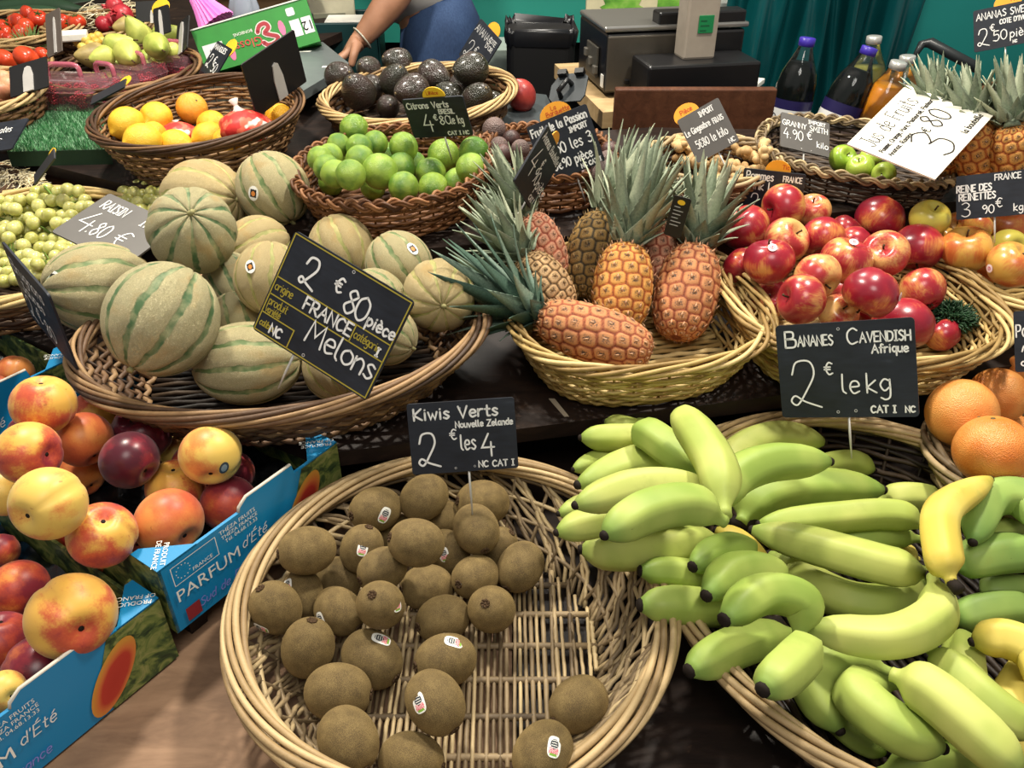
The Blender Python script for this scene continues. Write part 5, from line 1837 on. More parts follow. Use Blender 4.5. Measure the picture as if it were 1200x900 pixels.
# stalk end -> tip, in pixels; half width; skin; layer order = order of the list
BL = [
    ('C', [(1000, 650), (1037, 646), (1060, 650), (1076, 656)][::-1], 13, 'ban_y'),
    ('C', [(1080, 632), (1040, 628), (1000, 632), (955, 634)], 16, 'ban_g'),
    ('B', [(935, 570), (960, 548), (995, 541), (1024, 551)], 15, 'ban_l'),
    ('F', [(1215, 690), (1190, 688), (1165, 690), (1150, 692)], 16, 'ban_d'),
    ('F', [(1215, 716), (1180, 712), (1148, 716), (1118, 728)], 22, 'ban_d'),
    ('F', [(1220, 622), (1195, 620), (1170, 626), (1152, 634)], 15, 'ban_g'),
    ('A', [(775, 590), (725, 584), (695, 590), (655, 602)], 15, 'ban_l'),
    ('A', [(770, 540), (735, 527), (705, 538), (672, 550)], 13, 'ban_l'),
    ('A', [(800, 540), (760, 515), (720, 512), (681, 513)], 17, 'ban_l'),
    ('A', [(800, 530), (770, 512), (735, 502), (709, 494)], 14, 'ban_l'),
    ('A', [(770, 515), (755, 503), (748, 497), (733, 492)], 11, 'ban_g'),
    ('C', [(1100, 586), (1075, 582), (1052, 582), (1030, 588)][::-1], 18, 'ban_l'),
    ('G', [(870, 715), (830, 712), (790, 708), (751, 709)], 23, 'ban_g'),
    ('G', [(905, 690), (885, 655), (865, 635), (838, 622)], 15, 'ban_y'),
    ('H', [(975, 842), (985, 850), (1005, 866), (1037, 883)], 15, 'ban_g'),
    ('H', [(1030, 905), (1075, 893), (1110, 888), (1154, 889)], 20, 'ban_g'),
    ('I', [(1230, 760), (1200, 800), (1182, 840), (1195, 900)], 28, 'ban_y'),
    ('I', [(1130, 850), (1132, 815), (1130, 780), (1127, 742)], 25, 'ban_l'),
    ('A', [(845, 632), (800, 638), (735, 646), (682, 644)], 25, 'ban_l'),
    ('A', [(800, 600), (745, 605), (700, 612), (653, 624)], 20, 'ban_l'),
    ('B', [(848, 575), (862, 532), (905, 512), (965, 518)], 20, 'ban_l'),
    ('B', [(868, 612), (890, 585), (945, 572), (1034, 574)], 25, 'ban_g'),
    ('C', [(1085, 618), (1045, 602), (970, 606), (890, 614)], 19, 'ban_l'),
    ('A', [(842, 600), (815, 562), (755, 543), (678, 568)], 24, 'ban_l'),
    ('A', [(835, 560), (790, 530), (765, 512), (745, 504)], 21, 'ban_g'),
    ('B', [(842, 600), (860, 562), (905, 541), (972, 541)], 24, 'ban_g'),
    ('D', [(1082, 680), (1055, 706), (985, 700), (902, 650)], 25, 'ban_l'),
    ('A', [(838, 592), (800, 572), (745, 570), (675, 592)], 23, 'ban_l'),
    ('A', [(850, 605), (840, 550), (818, 510), (794, 483)], 25, 'ban_l'),
    ('A', [(850, 612), (808, 592), (755, 600), (709, 627)], 26, 'ban_g'),
    ('F', [(1225, 650), (1190, 648), (1155, 652), (1120, 664)], 25, 'ban_d'),
    ('F', [(1215, 625), (1200, 585), (1160, 585), (1140, 635)], 23, 'ban_d'),
    ('D', [(1090, 672), (1040, 664), (970, 645), (882, 621)], 24, 'ban_l'),
    ('E', [(1115, 682), (1104, 650), (1105, 600), (1160, 562)], 22, 'ban_y'),
    ('G', [(855, 690), (825, 677), (790, 671), (751, 669)], 19, 'ban_g'),
    ('G', [(885, 655), (865, 643), (840, 648), (812, 664)], 20, 'ban_g'),
    ('D', [(1093, 676), (1096, 720), (1040, 748), (945, 737)], 26, 'ban_l'),
    ('G', [(925, 690), (895, 668), (858, 670), (828, 698)], 22, 'ban_g'),
    ('G', [(940, 742), (880, 752), (845, 765), (808, 786)], 25, 'ban_g'),
    ('G', [(935, 750), (938, 705), (895, 695), (849, 726)], 25, 'ban_g'),
    ('H', [(1045, 790), (985, 772), (955, 805), (984, 856)], 26, 'ban_g'),
    ('H', [(1050, 800), (1005, 812), (1045, 850), (1105, 877)], 29, 'ban_g'),
    ('G', [(950, 755), (938, 768), (918, 788), (894, 808)], 27, 'ban_g'),
    ('I', [(1225, 830), (1215, 770), (1180, 748), (1140, 752)][::1], 24, 'ban_y'),
    ('I', [(1090, 760), (1120, 790), (1165, 830), (1215, 860)], 26, 'ban_l'),
    ('I', [(1045, 790), (1090, 810), (1140, 852), (1195, 905)], 31, 'ban_l'),
]
_hand = {}
_org = {}
for key, px, hw, mat in BL:
    pts = [(p.x, p.y) for p in catmull([(a, b, 0) for a, b in px], 10)]
    prof = [.45, .75, .95, 1, 1, 1, 1, .97, .9, .75, .4]
    up = .045 if key == 'G' else (.035 if key == 'A' and px[-1][0] < 715 else 0.0)
    arch = [0.010 * math.sin(math.pi * i / 10) + up * i / 10 for i in range(11)]
    got = drop(BAN, [(a, b, hw * f, z) for (a, b), f, z in zip(pts, prof, arch)], 0.0, .95, kmax=.30)
    r = sum(q[1] for q in got[3:8]) / 5
    P3 = [q[0] for q in got]
    if key not in _hand:
        _hand[key] = (thing('banana_bunch' if key != 'E' else 'banana', HANDS[key], 'bananas' if key != 'E' else 'banana', M4(P3[0]), BG), [])
        _org[key] = P3[0].copy()
    root, stalks = _hand[key]
    o0 = _org[key]
    stalks.append(P3[0])
    P3 = [p - o0 for p in P3]
    body, tip = banana_mesh(P3, r, mat, random.Random(len(stalks) * 7 + ord(key)).uniform(0, 1.2), .36 if key == 'G' else .24)
    b = body.build('banana' if key != 'E' else 'peel', MT[mat], root)
    tip.build('blossom_tip', MT['dark'], b)
for key, (root, stalks) in _hand.items():
    o0 = _org[key]
    mid = sum(stalks, Vector()) / len(stalks)
    far = max((p - mid).length for p in stalks)
    mb = MB()
    if key in ('E',):
        mb.tube([Vector((0, 0, 0)), Vector((.003, -.012, 0.0))], [.006, .007], 8)
    elif key == 'D':
        c = at_D(1087, 669, depth(stalks[0]) - .005) - o0
        mb.tube([c + Vector((-.013, .004, .004)), c, c + Vector((.013, -.004, .002))], [.008, .011, .008], 9)
        for p in stalks:
            mb.tube([c, p - o0], [.008, .007], 8)
    else:
        c = mid - o0 - Vector((0, 0, .035))
        mb.tube([c - Vector((.016, 0, 0)), c, c + Vector((.016, .004, 0))], [.007, .011, .008], 9)
    mb.build('crown', MT['dark'] if key != 'A' else MT['stem'], root)

# ------------------------------------------------------------------ small pineapples in the blond basket
PB = BASKETS['pineapple']
# label, foot px, crown px, half width px, lift of crown end, skin, crown target px (and depth change), crown skin, crown length, leaves
PIN = [
    ('dark brown unripe pineapple leaning at the back of the basket', (683, 352), (706, 250), 31, .05, 'pine_d', (786, 135, .0), 'crown', 3.3, 40),
    ('reddish pineapple behind, its crown hidden by its neighbours', (768, 338), (768, 256), 24, .05, 'pine_r', (800, 180, .05), 'crown', 2.4, 30),
    ('reddish orange pineapple at the back below the slanted price board', (650, 330), (618, 252), 27, .05, 'pine_r', (583, 185, .0), 'crown', 2.7, 40),
    ('mottled brown pineapple half covered by the lying one', (662, 370), (614, 302), 30, .03, 'pine_m', (560, 232, -.02), 'crown', 2.6, 46),
    ('upright golden orange pineapple in the middle with a tall crown', (724, 388), (735, 286), 34, .045, 'pine_y', (758, 205, -.01), 'crown', 3.3, 60),
    ('upright orange pineapple beside the apples with a short crown', (792, 398), (817, 287), 36, .045, 'pine_o', (836, 205, .0), 'crown', 2.6, 46),
    ('orange pineapple lying across the front rim, crown over the melons', (764, 415), (630, 370), 33, .01, 'pine_o', (536, 318, -.02), 'crown_d', 3.9, 46),
]
for i, (lab, f, t, hw, lift, mat, ct, cm, cl, nl) in enumerate(PIN):
    n = 5
    ch = [(f[0] + (t[0] - f[0]) * q / (n - 1), f[1] + (t[1] - f[1]) * q / (n - 1), hw * (.8 if q in (0, n - 1) else .95), lift * q / (n - 1)) for q in range(n)]
    # leave half a width at both ends
    L = math.hypot(t[0] - f[0], t[1] - f[1])
    e = min(.4, hw * .75 / L)
    ch = [(f[0] + (t[0] - f[0]) * (e + (1 - 2 * e) * q / (n - 1)), f[1] + (t[1] - f[1]) * (e + (1 - 2 * e) * q / (n - 1)), hw * .9, lift * q / (n - 1)) for q in range(n)]
    got = drop(PB, ch, 0.0, .95)
    r = sum(g[1] for g in got) / n / .9
    a, b = got[0][0], got[-1][0]
    d = (b - a).normalized()
    a, b = a - d * r * .85, b + d * r * .85
    tgt = at_D(ct[0], ct[1], depth(b) + ct[2])
    pineapple(lab, a, b, r * .97, mat, tgt, cm, i + 2, cl, 1.0 if i != 4 else .8, nl, .5 if i != 4 else .35, 'pineapples in the blond basket', 1.0 if i not in (6,) else 1.0)

# black swing tag on the orange pineapple
_m, _w, _h = fit_board([(783, 231), (806, 229), (800, 284), (786, 272)], depth(at_z(800, 262, 1.10)), .3)
_t = thing('swing_tag', 'black card tag hanging among the pineapple crowns', 'tag', _m)
_b = MB()
slab(_b, round_rect(_w, _h, _w * .15), -.0006, .0006)
_b.build('card', BLACK_CARD, _t, False)
_b = MB()
for k in range(6):
    ribbon(_b, [(_w * .2, _h * (.75 - .09 * k)), (_w * (.5 + .3 * ((k * 37) % 10) / 10), _h * (.75 - .09 * k))], _h * .022, .0012)
_b.build('small_print', CHALK_DIM, _t, False)
_b = MB()
slab(_b, [(_w * (.5 + .22 * math.cos(k * .5)), _h * (.87 + .06 * math.sin(k * .5))) for k in range(13)], .0007, .0011)
_b.build('yellow_mark', YELLOW, _t, False)

# ------------------------------------------------------------------ golden pineapples at the stall end
GB = BASKETS['golden']
for i, (lab, f, t, hw, ct, cl, seed) in enumerate([
    ('golden pineapple behind the white card, mostly its crown showing', (1108, 190), (1101, 142), 24, (1086, 72), 2.3, 5),
    ('golden pineapple at the front of the dark basket, crown leaning to the card', (1152, 205), (1143, 154), 25, (1129, 84), 2.4, 6),
    ('golden pineapple under the highest price board, crown upright', (1192, 208), (1187, 156), 26, (1184, 74), 2.5, 7),
    ('golden pineapple at the very edge of the photo', (1240, 200), (1228, 150), 25, (1218, 80), 2.4, 8),
]):
    ch = [(f[0] + (t[0] - f[0]) * q / 3, f[1] + (t[1] - f[1]) * q / 3, hw * .9, .075 * q / 3) for q in range(4)]
    got = drop(GB, ch, 0.0, .8)
    r = sum(g[1] for g in got) / 4 / .9
    a, b = got[0][0], got[-1][0]
    tgt = at_D(ct[0], ct[1], depth(b))
    d = (b - a).normalized()
    pineapple(lab, a - d * r * .7, b + d * r * .5, r, 'pine_y', tgt, 'crown', seed, cl, .9, 40, .4, 'golden pineapples', 1.0, 9, 10)

# ------------------------------------------------------------------ peach boxes
BOX_BLUE = M('box_blue', .38, .5).color('#1583b8').m
BOX_BLUE_IN = plain('#14597f', .6)
KRAFT = plain('#9a7a56', .8)
LEAFP = M('leaf_print', .45, .4)
_v = LEAFP.obj()
_n = LEAFP.noise(LEAFP.mapping(_v, (1, 1, .5)), 34.0, 3.0, .6, 1.6)
LEAFP.color(LEAFP.ramp(_n, [(.30, '#1c2a1c'), (.45, '#3c4f2c'), (.56, '#6d7a3e'), (.68, '#8f8f55'), (.8, '#33452c')]))
LEAFP = LEAFP.m
PEACHP = M('peach_print', .42, .4)
_x = PEACHP.n('VectorMath', {0: PEACHP.uv(), 1: (.56, .45, 0)}, operation='DISTANCE').outputs['Value']
PEACHP.color(PEACHP.ramp(PEACHP.math('ADD', _x, PEACHP.math('MULTIPLY', PEACHP.noise(PEACHP.obj(), 30.0, 2.0), .12)), [(.0, '#b03228'), (.36, '#b8392c'), (.45, '#d0703a'), (.58, '#cf923c')]))
PEACHP = PEACHP.m
PURPLE = plain('#8f88dd', .5)
TRAY = plain('#0e1012', .25)


def frame_from(a, b):
    """x along the floor from a to b, y away to the back, z up"""
    x = Vector((b.x - a.x, b.y - a.y, 0)).normalized()
    z = Vector((0, 0, 1))
    y = z.cross(x)
    return Matrix((x, y, z)).transposed()


def peach_box(label, a, L, Wd, H, d, full=True, tilt=0.0):
    R = frame_from(Vector((0, 0, 0)), Vector((d[0], d[1], 0)))
    m = M4(a, R)
    root = thing('peach_box', label, 'fruit box', m, 'blue printed peach boxes')
    th = .004
    tabx = (.42, .72)

    def panel(name, pts, place, mat, edge=True):
        mb = MB()
        slab(mb, pts, -th, 0)
        o = mb.build(name, mat, root, False, place)
        return o
    X = Matrix.Rotation(math.pi / 2, 4, 'X')                 # panel plane: x along, y up, facing -y
    front = Matrix.Identity(4) @ X
    back = Matrix.Translation((L, Wd, 0)) @ Matrix.Rotation(math.pi, 4, 'Z') @ X
    side0 = Matrix.Translation((0, Wd, 0)) @ Matrix.Rotation(-math.pi / 2, 4, 'Z') @ X
    side1 = Matrix.Translation((L, 0, 0)) @ Matrix.Rotation(math.pi / 2, 4, 'Z') @ X
    hi, tab = H, H + .014
    long_p = [(0, 0), (L, 0), (L, hi), (L * tabx[1] + .003, hi), (L * tabx[1], tab), (L * tabx[0] + .012, tab), (L * tabx[0], tab - .008), (L * tabx[0] - .002, hi), (0, hi)]
    for nm, pl in (('front_panel', front), ('back_panel', back)):
        p = panel(nm, long_p, pl, BOX_BLUE)
        # printed leaves and fruit towards both ends
        lp = MB()
        lp.add([(L * .70, 0.0, .0006), (L, 0.0, .0006), (L, hi - .001, .0006), (L * .77, hi - .001, .0006), (L * .71, hi * .62, .0006)], [(0, 1, 2, 3, 4)])
        lp.build('leaf_print', LEAFP, p, False)
        pp = MB()
        q = 28
        ce, ax, ay = (L * .745, hi * .44), L * .088, hi * .41
        ring = [(ce[0] + ax * math.cos(2 * math.pi * k / q) + .55 * ay * math.sin(2 * math.pi * k / q), ce[1] + ay * math.sin(2 * math.pi * k / q), .0012) for k in range(q)]
        pp.add(ring, [tuple(range(q))], 0, .5, [[(.5 + .5 * math.cos(2 * math.pi * k / q), .5 + .5 * math.sin(2 * math.pi * k / q)) for k in range(q)]])
        pp.build('fruit_print', PEACHP, p, False)
        for txt, x, y, s, mt in (('PARFUM', .205, .49, .0245, MT['white']), ("d'Été", .455, .56, .023, CHALK), ('Sud de France', .30, .20, .019, PURPLE), ('THÉZA FRUITS', .39, .92, .0082, MT['white']), ('THÉZA FRANCE', .395, .84, .0075, MT['white']), ('Tél. 04.68.13.33', .40, .765, .0075, MT['white']), ('FRANCE', .19, .72, .0075, MT['white'])):
            if 'Été' in txt or 'Sud' in txt:
                lb = MB()
                st, tw = strokes(txt, 0, 0, s * .62, slant=.25)
                for s_ in st:
                    ribbon(lb, [(u + L * x - tw / 2, v + hi * y - s * .3) for u, v in s_], s * .06, .0022)
                lb.build('lettering', mt, p, False)
            else:
                tm = print_mesh(txt, s)
                tm.materials.append(mt)
                ob('lettering', tm, p, Matrix.Translation((L * x, hi * y, .0016)))
        fr = MB()
        for seg in ([(L * .05, hi * .66), (L * .27, hi * .66), (L * .27, hi * .93), (L * .05, hi * .93), (L * .05, hi * .66)],):
            ribbon(fr, seg, .0009, .0014)
        for k in range(12):
            fr.add([(L * .10 + hi * .09 * math.cos(k * math.pi / 6) + .0011 * math.cos(j * 2.1), hi * .80 + hi * .09 * math.sin(k * math.pi / 6) + .0011 * math.sin(j * 2.1), .0014) for j in range(3)], [(0, 1, 2)])
        fr.build('printed_frame', MT['white'], p, False)
        sq = MB()
        sq.add([(L * .06, hi * .06, .0014), (L * .13, hi * .06, .0014), (L * .13, hi * .26, .0014), (L * .06, hi * .26, .0014)], [(0, 1, 2, 3)])
        sq.build('red_square', plain('#8e2a30', .5), p, False)
        ed = MB()
        ed.tube([(L * tabx[0] - .002, hi, -th / 2), (L * tabx[0], tab - .008, -th / 2), (L * tabx[0] + .012, tab, -th / 2), (L * tabx[1], tab, -th / 2)], .0022, 5)
        ed.build('torn_edge', plain('#cfc8ba', .8), p)
    end_p = [(0, 0), (Wd, 0), (Wd, hi), (Wd * .86, hi), (Wd * .80, hi * .70), (Wd * .20, hi * .70), (Wd * .14, hi), (0, hi)]
    for nm, pl in (('end_panel', side0), ('end_panel', side1)):
        p = panel(nm, end_p, pl, LEAFP)
        pp = MB()
        q = 24
        ring = [(Wd * .5 + Wd * .16 * math.cos(2 * math.pi * k / q), hi * .36 + hi * .30 * math.sin(2 * math.pi * k / q), .0012) for k in range(q)]
        pp.add(ring, [tuple(range(q))], 0, .5, [[(.5 + .5 * math.cos(2 * math.pi * k / q), .5 + .5 * math.sin(2 * math.pi * k / q)) for k in range(q)]])
        pp.build('fruit_print', PEACHP, p, False)
    bt = MB()
    bt.box((L / 2, Wd / 2, .002), (L - .004, Wd - .004, .004))
    bt.build('bottom', KRAFT, root, False)
    # folded corner gussets with printing
    gl = .052
    for (cx, cy, sx, sy, words) in ((0, 0, 1, 1, 'PRODUIT\nDE FRANCE'), (L, 0, -1, 1, 'PRODUCE\nOF FRANCE'), (0, Wd, 1, -1, ''), (L, Wd, -1, -1, '')):
        gb = MB()
        tri = [(cx, cy), (cx + sx * gl, cy), (cx + sx * .010, cy + sy * gl * .9), (cx, cy + sy * gl * .9)]
        if sx * sy < 0:
            tri = tri[::-1]
        slab(gb, tri, hi - .002, hi + .001)
        g = gb.build('corner_flap', BOX_BLUE, root, False)
        if words:
            tm = print_mesh(words, .0085)
            tm.materials.append(MT['white'])
            ob('lettering', tm, g, M4((cx + sx * .018, cy + sy * .018, hi + .0022), Matrix.Rotation(math.pi / 4 * (1 if sx < 0 else 5) + (math.pi / 2 if sx < 0 else 0), 3, 'Z')))
    # dark plastic tray with hollows
    tr = MB()
    nx, ny = 30, 40
    vs = []
    for i in range(nx + 1):
        for j in range(ny + 1):
            x, y = .008 + (L - .016) * i / nx, .008 + (Wd - .016) * j / ny
            vs.append((x, y, .022 + .010 * math.cos(2 * math.pi * x / .072) * math.cos(2 * math.pi * y / .072)))
    tr.add(vs, [(i * (ny + 1) + j, (i + 1) * (ny + 1) + j, (i + 1) * (ny + 1) + j + 1, i * (ny + 1) + j + 1) for i in range(nx) for j in range(ny)])
    tr.build('fruit_tray', TRAY, root)
    return BoxIn(m, L, Wd, H, .018)


_d = (.56, .829)
b0r = at_z(186, 701, .842)                # near right top corner of the front box
L_ = .285
_B0 = peach_box('blue printed peach box nearest the camera, peach picture on its side', Vector((b0r.x, b0r.y, ZF + .004)) - Vector((*_d, 0)) * L_, L_, .37, .098, _d)
b1 = at_z(184, 671, .880)
_B1 = peach_box('blue printed peach box in the middle, fully lettered front side', Vector((b1.x, b1.y, .780)), .275, .37, .100, _d)
b2 = at_z(75, 424, .884)
_B2 = peach_box('blue printed peach box behind the other two, under the grapes', Vector((b2.x, b2.y, .784)) - Vector((*_d, 0)) * .25, .272, .30, .100, _d)
# the plank that carries the two rear boxes
_b = MB()
_R = frame_from(Vector((0, 0, 0)), Vector((*_d, 0)))
_o = Vector((b1.x, b1.y, 0)) + _R @ Vector((.025, .02, 0))
for (u, v) in ((0, 0), (.20, 0)):
    c = _o + _R @ Vector((u + .012, .15, (ZF + .778) / 2))
    _b.box(c, (.024, .30, .778 - ZF), 0, _R)
tag(_b.build('bearer', W_DARK, None, False), 'pair of dark wooden bearers lifting the rear peach boxes', 'bearer')

PEA1 = [
    (30, 506, 20, dict(lay=0, m='peach_c')), (270, 555, 28, dict(lay=1, m='peach_b')), (207, 530, 20, dict(lay=0, m='peach_d')), (20, 440, 20, dict(lay=0, m='peach_e')),
    (51, 474, 36, dict(lay=3, m='peach_a', ax=(.2, -.9))), (113, 484, 28, dict(lay=1, m='peach_a', ax=(.1, -.75), spin=2.2)), (167, 506, 35, dict(lay=1, m='peach_c', ax=(-.3, -.6))), (98, 515, 33, dict(lay=2, m='peach_e', ax=(.2, .9))),
    (152, 539, 34, dict(lay=3, m='peach_c', ax=(.5, .7))), (34, 531, 37, dict(lay=4, m='peach_a', ax=(.6, .3), spin=1.0)), (95, 556, 27, dict(lay=3, m='peach_e', ax=(.3, .8))),
    (206, 571, 34, dict(lay=2, m='peach_a', ax=(.1, -.8))), (247, 533, 36, dict(lay=4, m='peach_d', ax=(-.2, .8), stk=('dark', .28, .50, 1.2))), (268, 590, 33, dict(lay=3, m='peach_b', ax=(.5, .6))),
    (6, 575, 30, dict(lay=4, m='peach_d', ax=(.7, -.4))), (57, 590, 43, dict(lay=5, m='peach_d', ax=(-.76, .15), spin=.4)), (120, 627, 39, dict(lay=4, m='peach_a', ax=(.2, -.5))),
    (198, 612, 40, dict(lay=4, m='peach_e', ax=(.4, .7))), (172, 630, 27, dict(lay=2, m='peach_b', ax=(-.6, .2))), (225, 545, 24, dict(lay=0, m='peach_b')), (140, 585, 26, dict(lay=0, m='peach_c')),
]
PEA1 = PEA1[:3] + PEA1[4:-1]
PN1 = {}
for i, it in enumerate(PEA1):
    PN1[i] = {'peach_a': 'red and yellow peach', 'peach_b': 'reddish orange peach', 'peach_c': 'dark purple red nectarine', 'peach_d': 'mostly yellow peach', 'peach_e': 'orange peach'}[it[3]['m']]
LB1 = row_labels(PEA1, 'peach', 'of the middle box', 5, PN1)
for i, it in enumerate(PEA1):
    if (it[0], it[1]) == (247, 533):
        LB1[i] = 'yellow peach with dark oval sticker on top of the middle box'
    if (it[0], it[1]) == (57, 590):
        LB1[i] = 'big yellow peach with its stalk scar showing, middle box'
pile(_B1, PEA1, 'peach', lambda i: 'peach_a', 'peach', 'peach', 'peaches in the middle box', LB1, stem='peach', tol=.99, k0=0.02)
PEA0 = [
    (22, 690, 34, dict(lay=1, m='peach_b', ax=(.3, .8))), (2, 645, 20, dict(lay=0, m='peach_b')), (45, 785, 40, dict(lay=0, m='peach_c')), (110, 745, 24, dict(lay=0, m='peach_d')),
    (84, 722, 50, dict(lay=3, m='peach_a', ax=(.10, .48), spin=2.6)), (2, 752, 36, dict(lay=3, m='peach_b', ax=(.3, -.8))), (5, 810, 24, dict(lay=4, m='peach_d', ax=(.2, .5))),
]
LB0 = ['reddish peach at the back of the nearest box', 'red peach at the photo edge between two boxes', 'wine red peach low in the nearest box', 'yellow peach wedged under the large front peach',
       'large red and yellow peach with stalk hollow, nearest box', 'red blushed peach at the photo edge, nearest box', 'small yellow peach in the nearest corner of the nearest box']
pile(_B0, PEA0, 'peach', lambda i: 'peach_a', 'peach', 'peach', 'peaches in the nearest box', LB0, stem='peach', tol=.99, k0=.02)
PEA2 = [(18, 437, 21, dict(lay=1, m='peach_e')), (-8, 460, 22, dict(lay=1, m='peach_b'))]
pile(_B2, PEA2, 'peach', lambda i: 'peach_a', 'peach', 'peach', 'peaches in the rear box', ['orange peach showing over the rear box edge', 'red peach at the photo edge in the rear box'], stem='peach', tol=.99, k0=.02)
# ------------------------------------------------------------------ price boards
S = .28
price_board('slate price board for melons with gold ruled lines, propped on the melon basket', [(345, 271), (486, 351), (430, 472), (298, 384)], .985, [
    ('2', .17, .62, .26, dict(w=.022)), ('€', .44, .72, .13), ('80', .55, .60, .22, dict(track=.4)), ('pièce', .82, .585, .085, dict(fit=.16)) if False else ('pièce', .76, .60, .105),
    ('FRANCE', .29, .425, .115), ('I', .915, .405, .075), ('Melons', .40, .18, .21, dict(track=1.2)), ('NC', .13, .06, .085),
], .5, border=[
    [(.015, .02), (.985, .02), (.985, .98), (.015, .98), (.015, .02)], [(.015, .555), (.985, .555)], [(.015, .385), (.985, .385)], [(.70, .555), (.70, .385)], [(.015, .20), (.30, .20), (.30, .02)],
], holes=[(.52, .95), (.44, .05)], spike=(.36, .05), prior=.05, aspect=1.28)
_mel = [o for o in COL.objects if o.name.startswith('price_board') and o.parent is None][-1]
_gb = MB()
_mb = [o for o in _mel.children if o.name.startswith('board')][0]
_w_, _h_ = max(v.co.x for v in _mb.data.vertices), max(v.co.y for v in _mb.data.vertices)
for (t, x, y, s) in (('origine', .035, .44, .075), ('produit', .035, .29, .075), ('variété', .035, .215, .06), ('calibre', .035, .08, .06), ('catégorie', .715, .44, .075)):
    st, tw = strokes(t, 0, 0, s * _h_, track=1.0)
    for s_ in st:
        ribbon(_gb, [(a * .8 + x * _w_, b + y * _h_) for a, b in s_], .009 * _h_, .0019)
_gb.build('printed_words', GOLD, _mel, False)
price_board('slate price board for kiwis standing at the round basket back rim', [(478, 474), (601, 465), (609, 548), (482, 556)], .985, [
    ('Kiwis Verts', .06, .77, .155, dict(fit=.80, w=.028)), ('Nouvelle Zelande', .44, .63, .085, dict(fit=.54)), ('2', .07, .12, .46, dict(w=.028)), ('€', .385, .47, .14), ('les', .475, .31, .21, dict(w=.024, fit=.155)), ('4', .67, .22, .30, dict(w=.026)),
    ('NC CAT I', .63, .05, .085, dict(fit=.34)),
], .35, holes=[(.49, .90), (.41, .06), (.59, .07)], spike=(.53, .06), wid=.02)
price_board('slate price board for bananas, largest board on the stall front', [(908, 381), (1066, 373), (1083, 487), (918, 490)], 1.03, [
    ('B', .07, .76, .17, dict(w=.02)), ('ANANES', .165, .77, .105, dict(fit=.27)), ('C', .53, .77, .16), ('AVENDISH', .62, .78, .10, dict(fit=.36)), ('Afrique', .70, .665, .085, dict(fit=.26)),
    ('2', .08, .13, .48, dict(w=.018)), ('€', .355, .46, .125), ('le', .47, .255, .20), ('kg', .65, .26, .20), ('CAT I', .67, .05, .07), ('NC', .91, .05, .06),
], .35, holes=[(.47, .93), (.43, .06), (.56, .07)], spike=(.50, .055), wid=.017)
price_board('slate price board for limes with a yellow tab, in front of the avocados', [(470, 117), (540, 112), (557, 158), (487, 161)], 1.385, [
    ('Citrons Verts', .05, .76, .15, dict(fit=.70, w=.03)), ('BRESIL', .55, .60, .11, dict(fit=.26)), ('4', .24, .18, .42, dict(w=.03)), ('€', .44, .45, .14), ('80', .52, .33, .22), ('le kg', .70, .33, .20, dict(fit=.22)), ('CAT I NC', .60, .05, .09, dict(fit=.36)),
], .3, tab=(.53, 1.02, .22, YELLOW, [('La', .42, 1.06, .08), ('Pièce', .46, 1.06, .08)]), spike=(.5, .05), wid=.026)
price_board('wide slate board for passion fruit with an orange half round tab', [(616, 149), (690, 121), (706, 189), (641, 217)], 1.36, [
    ('Fruit de la Passion', .04, .80, .13, dict(fit=.92, w=.024)), ('IMPORT', .62, .66, .085, dict(fit=.30)), ('1€50 les 3', .16, .40, .18, dict(fit=.78, w=.022)), ('0€90 pièce', .20, .16, .15, dict(fit=.66)), ('NC CAT I', .62, .04, .07, dict(fit=.34)),
], .35, tab=(.50, 1.0, .22, ORANGE_TAB, [('La', .46, 1.10, .07), ('Barquette', .36, 1.02, .075)]), spike=(.5, .05), wid=.022)
price_board('slanted narrow looking slate board turned sideways between two pineapples crowns', [(641, 146), (659, 186), (621, 246), (602, 212)], 1.21, [
    ('Ananas Bouteille', .05, .80, .13, dict(fit=.90)), ('4', .12, .30, .42, dict(w=.024)), ('€', .46, .52, .16), ('90', .42, .28, .22), ('pièce', .68, .26, .18), ('CAT I', .66, .06, .08),
], .35, tab=(.5, 1.02, .14, ORANGE_TAB, None), spike=(.75, .07), wid=.02, prior=.02, aspect=1.25)
price_board('grey slate board for ginger leaning by the brown wooden panel', [(793, 141), (841, 115), (867, 164), (818, 192)], 1.47, [
    ('IMPORT', .48, .82, .11, dict(fit=.34)), ('Le Gingembre', .04, .58, .13, dict(fit=.58)), ('FRAIS', .68, .56, .11, dict(fit=.24)), ('5€80 le kilo', .14, .25, .17, dict(fit=.74)), ('NC', .80, .05, .09),
], .35, mat=SLATE_GREY, tab=(.25, 1.02, .22, ORANGE_TAB, [('Pièce', .14, 1.05, .09)]), spike=(.5, .05), wid=.02)
price_board('grey slate board for green apples on the dark braided basket', [(914, 132), (970, 144), (973, 186), (915, 171)], 1.52, [
    ('IMPORT', .56, .84, .10, dict(fit=.36)), ('GRANNY SMITH', .03, .64, .15, dict(fit=.94)), ('4.90', .06, .28, .28, dict(fit=.42)), ('€', .54, .38, .22), ('kilo', .74, .20, .17), ('.', .42, .06, .1), ('.', .62, .06, .1),
], .3, spike=(.5, .06), wid=.022, mat=SLATE_GREY)
